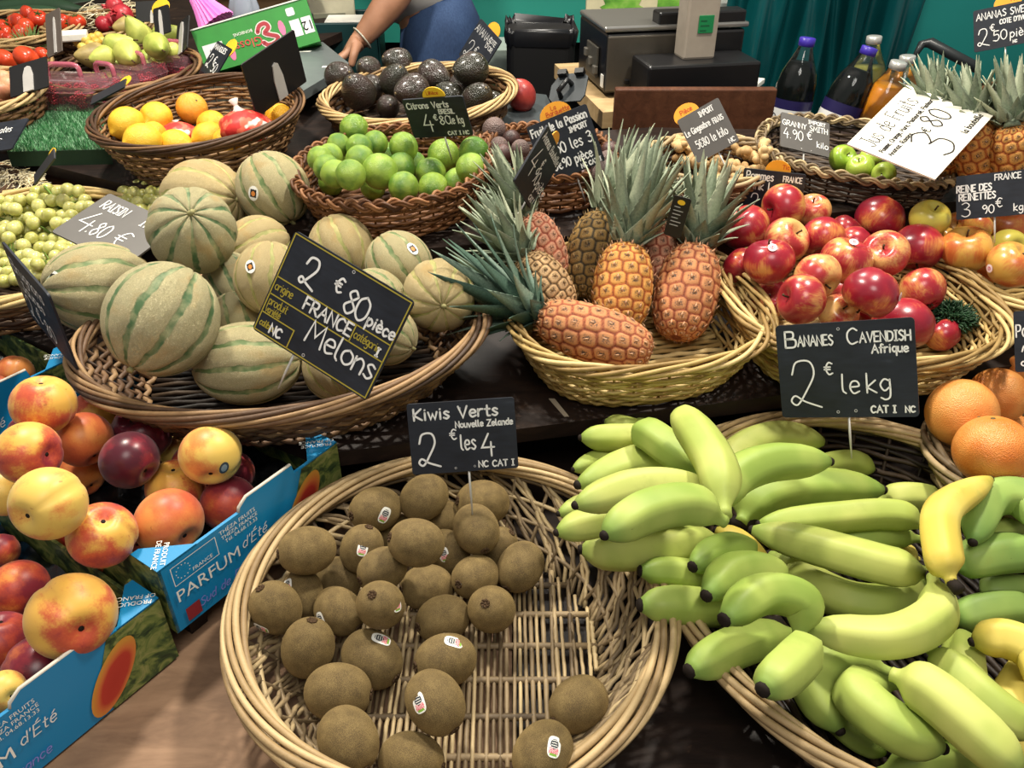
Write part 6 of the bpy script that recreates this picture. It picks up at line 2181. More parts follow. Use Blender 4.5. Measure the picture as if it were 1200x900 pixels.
price_board('large white card for fruit juice written in black, tilted over green apples', [(988, 172), (1067, 98), (1158, 139), (1100, 208)], 1.33, [
    ('Jus de Fruits', .08, .74, .19, dict(fit=.78, w=.010)), ('Pomme, Orange, Mure, Pasteurisé, Pasteur', .06, .62, .055, dict(fit=.86, w=.010)), ('Ananas, Raisins', .06, .52, .055, dict(fit=.36, w=.010)), ('3', .30, .06, .46, dict(w=.018)), ('€', .50, .40, .10), ('80', .60, .34, .25, dict(w=.018, fit=.26)), ('la bouteille', .66, .08, .07, dict(fit=.30)),
], .55, mat=WHITE_CARD, ink=INK, rnd=.005, name='juice_card', wid=.012, prior=.04, aspect=1.25)
price_board('slate board for pink apples half hidden behind the topmost red apple', [(871, 196), (942, 205), (940, 252), (868, 244)], 1.43, [
    ('Pommes', .06, .76, .19, dict(fit=.46, w=.028)), ('FRANCE', .66, .78, .13, dict(fit=.31)), ('Pink Lady', .10, .52, .20, dict(fit=.66, w=.028)), ('2', .16, .06, .36), ('€', .42, .22, .18), ('90', .55, .1, .26),
], .3, tab=(.55, 1.02, .24, ORANGE_TAB, [('Tic', .62, 1.06, .10)]), spike=(.5, .05), wid=.024)
price_board('slate board for russet apples at the end of the shelf', [(1121, 207), (1212, 197), (1214, 250), (1120, 258)], 1.28, [
    ('FRANCE', .50, .82, .13, dict(fit=.34)), ('REINE DES', .01, .62, .15, dict(fit=.46, w=.03)), ('REINETTES', .04, .43, .15, dict(fit=.48, w=.03)), ('3', .07, .05, .32, dict(w=.022)), ('90', .34, .10, .19), ('€', .52, .22, .20), ('kg', .74, .1, .16),
], .3, spike=(.5, .04), wid=.022)
price_board('highest slate board with orange tab above the golden pineapples', [(1140, 14), (1214, -3), (1217, 48), (1142, 61)], 1.66, [
    ('ANANAS SWEET', .05, .74, .16, dict(fit=.92)), ("COTE D'IVOIRE", .42, .56, .11, dict(fit=.54)), ('2', .06, .12, .40), ('€', .27, .44, .15), ('50', .31, .18, .24), ('pièce', .58, .2, .19), ('NC', .62, .06, .06),
], .25, tab=(.55, 1.02, .24, ORANGE_TAB, [('Tic', .58, 1.06, .12)]), spike=(.5, .10), wid=.022)
price_board('slate board cut by the photo edge above the grapefruits', [(1188, 364), (1280, 360), (1284, 432), (1189, 437)], 1.10, [
    ('Pamplemousses', .03, .58, .20, dict(fit=.9)), ('2', .08, .10, .34), ('€', .35, .2, .2), ('les 3', .6, .15, .2),
], .35, spike=(.5, .05), wid=.022)
price_board('greyish slate board for grapes lying in the grape basket', [(133, 231), (207, 262), (150, 316), (56, 268)], 1.27, [
    ('RAISIN', .10, .70, .17, dict(fit=.34)), ('ITALIE', .66, .70, .16, dict(fit=.30)), ('4', .10, .22, .40), ('.80', .28, .22, .28, dict(fit=.24)), ('€', .62, .22, .30),
], .9, mat=SLATE_GREY, spike=None, wid=.018, prior=.03, aspect=1.35)
price_board('dark slate board seen nearly edge on at the grape basket corner', [(5, 287), (56, 342), (94, 440), (36, 366)], 1.10, [
    ('Brugnons', .08, .70, .16, dict(fit=.7)), ('Jaunes', .16, .48, .14, dict(fit=.5)), ('2', .1, .1, .3), ('€', .34, .2, .2), ('80', .48, .12, .22),
], .1, spike=(.8, .03), wid=.02, prior=.0005, turn=-.9)
price_board('large black board back with grey plastic spike in the lemon basket', [(281, 75), (350, 33), (353, 97), (302, 138)], 1.56, [], .3, mat=BLACK_CARD, spike_front=(.52, .02, .66, .17), rnd=.03)
price_board('black board back with grey spike beside the artificial turf', [(12, 79), (56, 66), (56, 102), (12, 115)], 1.72, [], .3, mat=BLACK_CARD, spike_front=(.50, .02, .80, .26), rnd=.03)
price_board('brown grey board back with white spike between tomatoes and pears', [(53, 20), (70, 7), (73, 62), (57, 66)], 1.90, [], .3, mat=BROWN_CARD, spike_front=(.62, .02, .80, .14), rnd=.03, prior=.02)
price_board('small black board back at the top of the pear basket', [(159, 3), (186, 0), (186, 26), (160, 25)], 2.10, [], .3, mat=BLACK_CARD, spike_front=(.7, -.1, .5, .12), rnd=.06)
price_board('narrow black board back with yellow tab behind the pears', [(178, 12), (200, 4), (198, 38), (184, 42)], 2.02, [], .3, mat=BLACK_CARD, tab=(.45, 1.0, .30, YELLOW, None), spike_front=(.45, -.1, .85, .20), rnd=.06)
price_board('slim black board back with grey spike at the end of the pear basket', [(207, 34), (222, 14), (219, 60), (207, 64)], 1.98, [], .3, mat=BLACK_CARD, spike_front=(.5, -.02, .9, .3), rnd=.06, prior=.02)
price_board('small chalk board with yellow tab in front of the green carton', [(255, 48), (273, 58), (250, 93), (236, 83)], 1.86, [
    ('MANGUES', .06, .76, .15, dict(fit=.8)), ('2', .12, .2, .40), ('€', .45, .36, .24), ('50', .55, .14, .28)], .4, tab=(.8, 1.0, .28, YELLOW, None), wid=.03, prior=.02, aspect=1.3)
price_board('dark chalk board cut by the photo edge below the onion basket', [(-30, 150), (38, 138), (10, 176), (-40, 182)], 1.60, [
    ('Tomates', .3, .6, .2, dict(fit=.5)), ('2', .4, .1, .34), ('€', .6, .2, .2)], .6, wid=.02, spike=(.5, .02))
price_board('dark board seen edge on with a yellow tab in the straw basket', [(44, 206), (66, 172), (62, 188), (38, 216)], 1.52, [], .3, mat=plain('#2a2c30', .35), tab=(.8, 1.0, .5, YELLOW, None), prior=.01)
price_board('dark board seen edge on with a yellow tab over the raspberries', [(108, 114), (152, 92), (142, 103), (108, 122)], 1.72, [], .3, mat=plain('#2c2e33', .35), tab=(.92, .9, .6, YELLOW, None), prior=.01)
price_board('dark chalk board with orange tab beside the jeans of the person', [(564, 21), (587, 48), (562, 92), (538, 65)], 1.83, [
    ('ANANAS', .04, .72, .17, dict(fit=.7)), ('2', .10, .12, .40), ('€', .40, .3, .2), ('COTE', .64, .78, .10, dict(fit=.3)), ("D'OR", .64, .62, .1, dict(fit=.3))], .4, tab=(.55, 1.0, .20, ORANGE_TAB, None), ink=CHALK_DIM, wid=.018, spike=(.5, .06), aspect=1.2)
# ------------------------------------------------------------------ artificial turf and raspberry punnets
def turf():
    zf = lambda x, y: z3(x, y) + .03
    q = [at_D(x, y, 1.66) for x, y in ((8, 182), (127, 178), (113, 120), (46, 124))]

    def onz(px, py):
        z = 1.02
        for _ in range(8):
            p = at_z(px, py, z)
            z = zf(p.x, p.y)
        return p
    c = [onz(*p) for p in ((8, 178), (128, 175), (118, 117), (44, 122))]
    mb = MB()
    top = [tuple(p) for p in c]
    bot = [(p.x, p.y, p.z - .03) for p in c]
    mb.add(top + bot, [(0, 1, 2, 3), (7, 6, 5, 4), (0, 4, 5, 1), (1, 5, 6, 2), (2, 6, 7, 3), (3, 7, 4, 0)])
    o = mb.build('artificial_turf', plain('#1d3a22', .8), None, False)
    tag(o, 'square of green artificial turf between lemon basket and onion basket', 'artificial turf')
    rg = random.Random(2)
    gb = MB()
    for i in range(9000):
        a, b = rg.random(), rg.random()
        p = (c[0] * (1 - a) + c[1] * a) * (1 - b) + (c[3] * (1 - a) + c[2] * a) * b
        th, l = rg.uniform(0, 6.28), rg.uniform(.007, .012)
        s = Vector((math.cos(th), math.sin(th), 0)) * .0011
        t = p + Vector((rg.uniform(-.5, .5) * l, rg.uniform(-.5, .5) * l, l))
        gb.add([p - s, p + s, t], [(0, 1, 2)], 0, rg.random())
    m = M('turf_blade', .35, .6)
    m.color(m.ramp(m.attr('rnd'), [(.1, '#2a6a3a'), (.5, '#54a062'), (.9, '#a8d4ac')]))
    g = gb.build('turf_blades', m.m, o)
    g['kind'] = 'stuff'
    return zf


turf()


def clear(name, tint, rough=.08, a=.35):
    # thin clear wall: lets most light through (a = how much of the tint it keeps), shines at grazing angles
    m = M(name, rough, .5)
    m.color(tint)
    tr = m.n('BsdfTransparent', {'Color': (1, 1, 1, 1)}).outputs[0]
    gl = m.n('BsdfGlossy', {'Color': (1, 1, 1, 1), 'Roughness': rough}).outputs[0]
    body = m.n('MixShader', {0: a, 1: tr, 2: m.b.outputs[0]}).outputs[0]
    fr = m.n('Fresnel', {'IOR': 1.45}).outputs[0]
    out = m.n('MixShader', {0: fr, 1: body, 2: gl}).outputs[0]
    m.t.links.new(out, m.t.nodes['Material Output'].inputs['Surface'])
    return m.m


PUNNET = clear('clear_plastic', '#e3a3b0', .08, .16)
PUNNET_PINK = clear('pink_plastic', '#d06a80', .15, .62)
RASP = plain('#b82a3c', .45)


def on3(px, py, dz=0.0):
    z = 1.02
    for _ in range(8):
        p = at_z(px, py, z)
        z = z3(p.x, p.y) + dz
    return p


def punnet(label, px, py, w, d, h, yaw, seed, dz=.032, lid=True, nber=40):
    p = on3(px, py, dz)
    root = thing('raspberry_punnet', label, 'fruit punnet', M4(p, Matrix.Rotation(yaw, 3, 'Z')), 'raspberry punnets')

    def rr(k, z):
        return [(a - w * k / 2, b - d * k / 2, z) for a, b in round_rect(w * k, d * k, .012)]
    mb = MB()
    n = len(rr(1, 0))
    rings = [rr(.86, 0.001), rr(1.0, h), rr(1.06, h + .001), rr(1.0, h + .002), rr(.95, h + .022), rr(.5, h + .024)]
    vs = [q for r in rings for q in r]
    fs = [(i * n + j, i * n + (j + 1) % n, (i + 1) * n + (j + 1) % n, (i + 1) * n + j) for i in range(len(rings) - 1) for j in range(n)]
    fs.append(tuple(range(n))[::-1])
    fs.append(tuple((len(rings) - 1) * n + j for j in range(n)))
    mb.add(vs, fs)
    mb.build('tub', PUNNET, root, False)
    hb = MB()
    hx = w * .24
    hb.tube(catmull([(-hx, 0, h + .022), (-hx * .9, 0, h + .045), (0, 0, h + .048), (hx * .9, 0, h + .045), (hx, 0, h + .022)], 16), .006, 6)
    hb.build('handle', PUNNET_PINK, root)
    rg = random.Random(seed)
    bm = PR['ball']
    cm = raspberry_mesh()
    for i in range(nber):
        x, y = rg.uniform(-.36, .36) * w, rg.uniform(-.36, .36) * d
        ob('raspberry', cm, root, M4((x, y, .012 + rg.uniform(0, h * .62)), rot_to((rg.uniform(-1, 1), rg.uniform(-1, 1), rg.uniform(-1, 1))), .0095))


def raspberry_mesh():
    if 'rasp' not in _mesh_cache:
        mb = MB()
        for i in range(26):
            z = 1 - 2 * (i + .5) / 26
            th = i * 2.39996
            s = math.sqrt(1 - z * z)
            c = Vector((s * math.cos(th), s * math.sin(th), z * 1.1)) * .8
            l = [(0, 0, 1)] + [(math.cos(a * 1.0472), math.sin(a * 1.0472), 0) for a in range(6)] + [(0, 0, -1)]
            vs = [c + Vector(q) * .30 for q in l]
            mb.add(vs, [(0, 1 + a, 1 + (a + 1) % 6) for a in range(6)] + [(7, 1 + (a + 1) % 6, 1 + a) for a in range(6)])
        _mesh_cache['rasp'] = mb.mesh('raspberry', RASP)
    return _mesh_cache['rasp']


punnet('clear punnet of raspberries standing on the artificial turf', 86, 124, .155, .10, .040, math.radians(-6), 1)
punnet('raspberry punnet with pink lid against the lemon basket rim', 133, 121, .11, .10, .040, math.radians(-25), 2, .004, nber=30)
punnet('raspberry punnet behind, below the end of the pear basket', 166, 106, .11, .10, .038, math.radians(-20), 3, .004, nber=26)
punnet('raspberry punnet half hidden behind the lemon basket', 213, 92, .12, .09, .038, math.radians(-20), 4, .004, nber=26)

# ------------------------------------------------------------------ courgettes, garlic, upper corner things
def courgette(label, a, b, r, D0, D1):
    A, B_ = at_D(a[0], a[1], D0), at_D(b[0], b[1], D1)
    mid = (A + B_) / 2 + Vector((0, 0, .01))
    mb = MB()
    C = catmull([A, mid, B_], 16)
    mb.tube(C, [r * k for k in (.35, .8, .98, 1, 1, 1, 1, 1, 1, 1, 1, .98, .92, .8, .6, .45, .4)], 12)
    o = mb.build('courgette', MT['zucchini'], None)
    tag(o, label, 'courgette', 'courgettes')
    s = MB()
    d = (C[-1] - C[-2]).normalized()
    s.tube([C[-1], C[-1] + d * .02], [r * .42, r * .5], 6)
    s.build('stalk', MT['greenstem'], o)


for lab, a, b, D0, D1 in (('dark green courgette lying nearest the vine tomatoes', (-14, 24), (88, 20), 2.62, 2.60), ('second dark green courgette from the vine tomatoes', (-10, 14), (104, 13), 2.68, 2.66),
                          ('dark green courgette in the middle of the courgette row', (-6, 5), (96, 4), 2.76, 2.74), ('dark green courgette at the far end of the courgette row', (20, -3), (118, -2), 2.86, 2.82), ('dark green courgette behind the brown board back', (62, 16), (128, 8), 2.72, 2.78)):
    courgette(lab, a, b, .030, D0, D1)

_b = MB()
_lf = M4((0, 0, 0))
# green carton with red and white print, standing upside down
_m, _w, _h = fit_board([(226, 36), (359, -2), (375, 48), (241, 88)], 2.02, .25)
GREEN = plain('#2f8a35', .45)
_t = thing('green_carton', 'green carton standing upside down with red and white print behind the lemons', 'carton', _m)
_b = MB()
_b.box((_w / 2, _h / 2, -.055), (_w, _h, .11))
_b.build('carton', GREEN, _t, False)
_b = MB()
_b.box((_w / 2, _h + .002, -.055), (_w * 1.01, .003, .115))
_b.build('tray_edge', plain('#d8dcd4', .5), _t, False)


def flip_print(txt, size, x, y, mat, parent, z=.0012, rot=math.pi, name='lettering'):
    me = print_mesh(txt, size)
    me.materials.append(mat)
    return ob(name, me, parent, M4((x * _w, y * _h, z), Matrix.Rotation(rot, 3, 'Z')))


for _q4 in ([(_w * .04, _h * .30), (_w * .21, _h * .30), (_w * .21, _h * .62), (_w * .04, _h * .62)], [(_w * .80, _h * .24), (_w * .885, _h * .24), (_w * .885, _h * .62), (_w * .80, _h * .62)], [(_w * .90, _h * .24), (_w * .985, _h * .24), (_w * .985, _h * .62), (_w * .90, _h * .62)], [(a + _w * .80, b + _h * .72) for a, b in round_rect(_w * .07, _h * .18, .004)]):
    _b = MB()
    slab(_b, _q4, .0003, .0008)
    _b.build('white_label', plain('#dfe0e2', .5), _t, False)
_b = MB()
_S = [(.50, .58), (.53, .70), (.58, .72), (.60, .62), (.555, .52), (.60, .44), (.65, .36), (.62, .26), (.555, .24), (.52, .32)]
ribbon(_b, [(p.x * _w, p.y * _h) for p in catmull([(a + .02, b, 0) for a, b in _S], 40)], .014, .0010)
_b.build('emblem_outline', plain('#e8d6d2', .5), _t, False)
_b = MB()
ribbon(_b, [(p.x * _w, p.y * _h) for p in catmull([(a + .02, b, 0) for a, b in _S], 40)], .009, .0016)
_b.build('emblem', plain('#a8323c', .5), _t, False)
flip_print('Glossy', .030, .40, .40, plain('#c9403f', .5), _t, .0018)
flip_print('BONBONS', .010, .40, .66, MT['white'], _t)
flip_print('12', .030, .943, .43, BLACKISH, _t, .0014)
flip_print('Glossy', .008, .125, .46, BLACKISH, _t, .0014)
for (cx, cy, c) in ((.725, .52, 0), (.26, .30, 0)):
    _b = MB()
    slab(_b, [(_w * cx + .008 * math.cos(k * .6) , _h * cy + .018 * math.sin(k * .6)) for k in range(11)], .0004, .0009)
    _b.build('pink_print', plain('#d77aa0', .5), _t, False)

# pink ribbed paper cup
_c = at_D(241, 10, 2.16)
_t = thing('paper_cup', 'bright pink ribbed paper cone behind the green carton', 'paper cup', M4(_c, rot_to(Vector((.55, -.25, -.75)))))
_b = MB()
nn = 48
vs, fs = [], []
for i in range(7):
    for j in range(nn):
        a = 2 * math.pi * j / nn
        r = (.022 + .028 * (i / 6) ** 1.3) * (1 + .06 * (1 if j % 2 else -1))
        vs.append((r * math.cos(a), r * math.sin(a), -.035 + .08 * i / 6))
for i in range(6):
    for j in range(nn):
        fs.append((i * nn + j, i * nn + (j + 1) % nn, (i + 1) * nn + (j + 1) % nn, (i + 1) * nn + j))
fs.append(tuple(range(nn))[::-1])
_b.add(vs, fs)
_b.build('ribbed_wall', plain('#e77fd0', .5), _t, False)

# metal sheet, cardboard, crates
def block(name, label, cat, quad_bottom_px, D, size, mat, yaw=0.0, parts=None, tilt=0.0):
    p = at_D(quad_bottom_px[0], quad_bottom_px[1], D)
    R = Matrix.Rotation(yaw, 3, 'Z') @ Matrix.Rotation(tilt, 3, 'X')
    root = thing(name, label, cat, M4(p, R))
    for (nm, c, s, m, bev) in parts:
        mb = MB()
        mb.box(c, s)
        o = mb.build(nm, m, root, False)
        if bev:
            b = o.modifiers.new('edge', 'BEVEL')
            b.width, b.segments = bev, 2
    return root


ZINC = plain('#6d7576', .38, .5, .35)
_q = [at_z(x, y, 1.085) for x, y in ((300, 60), (378, 49), (409, 74), (346, 112))]
_o = (_q[0] + _q[1] + _q[2] + _q[3]) / 4
_t = thing('metal_sheet', 'grey metal sheet between the green carton and the avocados', 'metal sheet', Matrix.Translation(_o))
_b = MB()
slab(_b, [(p.x - _o.x, p.y - _o.y) for p in _q][::-1], -.02, 0)
_b.build('sheet', ZINC, _t, False)
for (x, y) in ((358, 60), (385, 78)):
    p = at_z(x, y, 1.0855) - _o
    _b = MB()
    slab(_b, [(p.x - .014, p.y - .01), (p.x + .014, p.y - .006), (p.x + .014, p.y + .006), (p.x - .014, p.y + .004)], .0005, .001)
    _b.build('paper_scrap', MT['white'], _t, False)
_b = MB()
_q = [on3(x, y, .002) for x, y in ((575, 162), (660, 150), (640, 112), (592, 106))]
_b.add([tuple(p + Vector((0, 0, .002))) for p in _q] + [tuple(p) for p in _q], [(0, 1, 2, 3), (7, 6, 5, 4), (0, 4, 5, 1), (1, 5, 6, 2), (2, 6, 7, 3), (3, 7, 4, 0)])
tag(_b.build('zinc_plate', plain('#3d4548', .4, .5, .3), None, False), 'dark grey zinc plate under the red mango', 'metal sheet')
block('cardboard_strip', 'brown cardboard edge behind the green carton', 'cardboard', (305, 22), 2.42, None, None, math.radians(14), [('board', (0, 0, .03), (.34, .02, .10), KRAFT, 0), ('fold', (0, -.03, .08), (.34, .06, .006), KRAFT, 0)])
block('cream_carton', 'cream printed carton behind the corner of the green carton', 'carton', (385, 22), 2.5, None, None, math.radians(12), [('carton', (0, 0, .0), (.16, .12, .16), plain('#cfcab0', .6), .004), ('print', (0, -.061, .0), (.10, .002, .05), plain('#8d8f7a', .6), 0)])
block('teal_crate', 'dark teal plastic crate with papers behind the avocados', 'crate', (402, 60), 2.35, None, None, math.radians(4),
      [('front_wall', (0, 0, 0), (.20, .012, .15), plain('#16393b', .4), .003), ('back_wall', (0, .20, 0), (.20, .012, .15), plain('#16393b', .4), .003), ('side_wall', (-.10, .10, 0), (.012, .2, .15), plain('#16393b', .4), .003), ('side_wall', (.10, .10, 0), (.012, .2, .15), plain('#16393b', .4), .003),
       ('base', (0, .10, -.07), (.2, .2, .01), plain('#16393b', .4), .002), ('papers', (.01, .10, .06), (.12, .10, .02), MT['white'], .002), ('badge', (-.05, -.0075, .03), (.015, .003, .015), plain('#8aa0a0', .4), 0)])
_c = at_D(287, 14, 2.3)
_b = MB()
_rg = random.Random(3)
lathe(lambda u, t: (.055 * (1 - t * .2) * (math.sin(math.pi * t) if 0 < t < 1 else 0) * (1 + .15 * math.sin(9 * u * 6.283)) * math.cos(6.283 * u), .03 * (math.sin(math.pi * t) if 0 < t < 1 else 0) * math.sin(6.283 * u), .07 * math.cos(math.pi * t)), 36, 14)
_bag = lathe(lambda u, t: (.055 * (.5 + .5 * t) * (math.sin(math.pi * t) if 0 < t < 1 else 0) * (1 + .12 * math.sin(7 * u * 6.283 + 5 * t)) * math.cos(6.283 * u), .03 * (math.sin(math.pi * t) if 0 < t < 1 else 0) * math.sin(6.283 * u), .075 * math.cos(math.pi * t)), 36, 14)
tag(_bag.build('plastic_bag', clear('blue_clear_plastic', '#b9c4d6', .2, .75), None, True, M4(_c)), 'crumpled translucent bluish plastic bag above the green carton', 'plastic bag')

# ------------------------------------------------------------------ wooden panel, scale, bin
_p = at_D(722, 103, 1.70)
_q = at_D(908, 101, 1.72)
_t = thing('wooden_panel', 'dark brown wooden panel standing between scale and ginger', 'wooden panel', M4(((_p.x + _q.x) / 2, _p.y, _p.z - .15)))
_w = (_q - _p).length
_b = MB()
_b.box((0, .012, .072), (_w, .024, .150))
_o = _b.build('panel', W_BROWN, _t, False)
_bv = _o.modifiers.new('edge', 'BEVEL')
_bv.width, _bv.segments = .003, 2
_b = MB()
for x in (-.12, .12):
    _b.tube([(x, -.001, .05), (x, .002, .05)], .004, 12)
_b.build('screw_heads', plain('#3a241a', .35, .5, .3), _t)

STEEL = M('brushed_steel', .28, .5)
STEEL.color('#a9a9a6')
STEEL.b.inputs['Metallic'].default_value = .85
STEEL = STEEL.m
SCBLACK = plain('#121214', .35)
SCGREY = plain('#9b9184', .5)
_sp = at_D(708, 112, 1.93)
_sy = math.radians(11)
sc = thing('shop_scale', 'black and steel shop scale with a tall grey display pillar', 'scale', M4(_sp, Matrix.Rotation(_sy, 3, 'Z')))


def sbox(nm, c, s, m, bev=.004, parent=None):
    mb = MB()
    mb.box(c, s)
    o = mb.build(nm, m, parent or sc, False)
    b = o.modifiers.new('edge', 'BEVEL')
    b.width, b.segments = bev, 2
    return o


sbox('body', (.165, .12, .069), (.33, .24, .130), SCBLACK, .006)
sbox('steel_front', (.11, -.003, .070), (.22, .008, .120), plain('#57524a', .35, .5, .5), .003)
sbox('pan', (.165, .11, .143), (.345, .22, .012), STEEL, .004)
sbox('pan_rim', (.225, .03, .158), (.21, .05, .032), SCBLACK, .005)
sbox('side_plate', (-.004, .10, .06), (.006, .09, .07), plain('#4d4a42', .4), .002)
for k in range(3):
    sbox('connector', (-.008, .06 + .04 * k, .045 + .012 * k), (.010, .018, .018), plain('#77736a', .35, .5, .3), .002)
sbox('white_label', (-.003, .015, .03), (.003, .018, .028), MT['white'], .0005)
sbox('display_base', (.185, -.075, .050), (.26, .12, .085), SCBLACK, .006)
sbox('pillar', (.185, -.06, .241), (.075, .06, .30), SCGREY, .006)
_gp = sbox('green_sticker', (.192, -.0915, .165), (.034, .002, .036), plain('#0f7a46', .45), .0005)
_b = MB()
for k in range(3):
    ribbon(_b, [(.180, .172 - .010 * k), (.180 + .012 + .006 * (k % 2), .172 - .010 * k)], .003, 0)
_b.build('sticker_print', plain('#075030', .5), _gp, False, Matrix.Translation((0, -.0927, 0)) @ Matrix.Rotation(math.pi / 2, 4, 'X'))
for k in range(3):
    sbox('plug', (.05 + .03 * k, -.001, .03), (.012, .02, .012), SCBLACK, .002)
_t = thing('scale_stand', 'pale wooden plank stand carrying the shop scale', 'stand', M4(_sp + Vector((0, 0, -.002)), Matrix.Rotation(_sy, 3, 'Z')))
_b = MB()
_b.box((.165, .12, -.022), (.40, .46, .036))
_b.build('plank', W_PALE, _t, False)
_b = MB()
_b.box((.17, .15, -.10), (.34, .38, .115))
_b.build('block', BLACKISH, _t, False)

# slate coloured plate with hooks leaning at the scale
_m, _w, _h = fit_board([(651, 88), (690, 84), (684, 118), (640, 120)], 1.80, .5)
_t = thing('plastic_plate', 'dark grey plastic plate with handle leaning at the scale corner', 'plate', _m)
_b = MB()
slab(_b, [(_w * .12, 0), (_w * .9, .0), (_w, _h * .2), (_w, _h * .85), (_w * .85, _h), (_w * .2, _h), (0, _h * .6), (0, _h * .15)], -.004, 0)
_b.build('plate', plain('#262d32', .6), _t, False)
_b = MB()
_b.tube([(_w * .35, _h * .15, .002), (_w * .35, _h * .2, .02), (_w * .55, _h * .55, .022), (_w * .58, _h * .6, .002)], .006, 8)
_b.build('handle', SCBLACK, _t)
for k in (.30, .78):
    _b = MB()
    _b.box((_w * k, _h * .95, .006), (.02, .012, .016))
    _b.build('hook', SCBLACK, _t, False)

# bin with a liner
_c = at_D(632, 100, 2.55)
_t = thing('waste_bin', 'tall black waste bin with a crumpled liner behind the mango', 'bin', M4((_c.x, _c.y, 0)))
top = at_D(632, 17, 2.55).z
_b = MB()
slab(_b, [(a - .10, b - .10) for a, b in round_rect(.20, .20, .03)], 0.0, top - .02)
_b.build('bin_body', plain('#08080a', .55), _t, False)
_b = MB()
vs, fs = [], []
out = [(a - .107, b - .107) for a, b in round_rect(.214, .214, .03, 8)]
n = len(out)
_rg = random.Random(4)
for z, k in ((-.045, .955), (-.012, 1.0), (0.0, .97), (-.02, .9)):
    for (a, b) in out:
        j = 1 + _rg.uniform(-.02, .02)
        vs.append((a * k * j, b * k * j, top + z + _rg.uniform(-.008, .008)))
fs = [(i * n + j, i * n + (j + 1) % n, (i + 1) * n + (j + 1) % n, (i + 1) * n + j) for i in range(3) for j in range(n)]
_b.add(vs, fs)
_b.build('liner', plain('#111216', .35), _t)

# box with green leaves print behind the scale
_c = at_D(770, 10, 2.35)
_t = thing('printed_carton', 'pale carton with green print standing behind the scale', 'carton', M4((_c.x, _c.y, _c.z - .02), Matrix.Rotation(math.radians(-4), 3, 'Z')))
_b = MB()
_b.box((0, .10, .02), (.40, .2, .16))
_b.build('carton', plain('#cfc9a6', .6), _t, False)
GP = M('green_print', .5)
GP.color(GP.ramp(GP.noise(GP.obj(), 18.0, 3.0), [(.35, '#3f7a2c'), (.55, '#6fae3e'), (.75, '#a5c86a')]))
for (cx, w_, zig) in ((-.10, .12, 10), (.10, .20, 0)):
    _b = MB()
    if zig:
        slab(_b, [(cx + (.062 if k % 2 else .05) * math.cos(k * math.pi / 18), .012 + (.062 if k % 2 else .05) * math.sin(k * math.pi / 18)) for k in range(36)], 0, .001)
    else:
        slab(_b, [(cx - w_ / 2, -.03), (cx + w_ / 2, -.03), (cx + w_ / 2, .05), (cx - w_ / 2, .05)], 0, .001)
    _b.build('green_print', GP.m, _t, False, Matrix.Translation((0, -.0005, 0)) @ Matrix.Rotation(math.pi / 2, 4, 'X'))
_b = MB()
_b.box((.10, -.002, .0), (.05, .001, .008))
_b.build('small_print', MT['white'], _t, False)
_c = at_D(843, 20, 2.28)
_t = thing('labelled_box', 'small grey box with an oval label beside the scale pillar', 'box', M4(_c))
_b = MB()
_b.box((0, .04, 0), (.08, .08, .07))
_b.build('box', plain('#8f9390', .55), _t, False)
_b = MB()
slab(_b, [(.030 * math.cos(k * .3), .012 * math.sin(k * .3)) for k in range(21)], .0, .001)
_lo = _b.build('oval_label', plain('#6a4a3c', .5), _t, False, Matrix.Translation((0, -.0005, -.005)) @ Matrix.Rotation(math.pi / 2, 4, 'X'))

# ------------------------------------------------------------------ curtain, board, cloths behind
def m_curtain():
    m = M('teal_tarpaulin', .22, .5)
    a = m.noise(m.obj(), 3.0, 2.0)
    m.color(m.ramp(a, [(.3, '#06383c'), (.7, '#0c5054')]))
    return m.m


_b = MB()
nx, nz = 90, 24
x0, x1 = .60, 1.10
vs = []
for i in range(nx + 1):
    u = i / nx
    for k in range(nz + 1):
        z = .75 + 1.25 * k / nz
        x = x0 + (x1 - x0) * u + .02 * math.sin(4 * z + 9 * u)
        y = 2.42 + .035 * math.sin(u * 26 + .9 * math.sin(3 * z)) + .018 * math.sin(u * 61 + 2 * z)
        vs.append((x, y, z))
for p in list(vs):
    pass
fs = [(i * (nz + 1) + k, (i + 1) * (nz + 1) + k, (i + 1) * (nz + 1) + k + 1, i * (nz + 1) + k + 1) for i in range(nx) for k in range(nz)]
_b.add(vs, fs)
_o = _b.build('curtain', m_curtain(), None)
_s = _o.modifiers.new('thick', 'SOLIDIFY')
_s.thickness = .004
tag(_o, 'dark teal glossy curtain hanging in folds behind the bottles', 'curtain')
_b = MB()
_b.tube([(.45, 2.42, 2.0), (1.25, 2.42, 2.0)], .012, 8)
_b.build('rail', STEEL, _o)

_t = thing('turquoise_counter', 'long turquoise painted counter of another stall behind the person', 'counter', Matrix.Translation((-.1, 3.15, 0)))
_b = MB()
_b.box((0, 0, .99), (2.2, .05, .16))
_b.build('painted_board', M('turquoise', .5).color('#2f9c8c').m, _t, False)
_b = MB()
_b.box((0, .12, 1.085), (2.2, .3, .03))
_b.build('counter_top', plain('#b5a98d', .6), _t, False)
_b = MB()
_b.box((0, .15, .45), (2.1, .2, .9))
_b.build('base', plain('#0a0c0d', .7), _t, False)
_c = at_D(590, 78, 2.9)
block('pale_crate', 'pale green and white crate seen between person and waste bin', 'crate', (588, 92), 2.85, None, None, 0, [('lower_wall', (0, 0, .0), (.10, .2, .06), plain('#7f8a5c', .6), .003), ('upper_wall', (0, 0, .075), (.10, .2, .08), plain('#a9b9b0', .6), .003), ('strip', (0, -.102, .035), (.10, .004, .012), plain('#c9b64a', .6), 0)])
_c = at_D(413, 12, 2.95)
_b = MB()
for k in range(2):
    pass
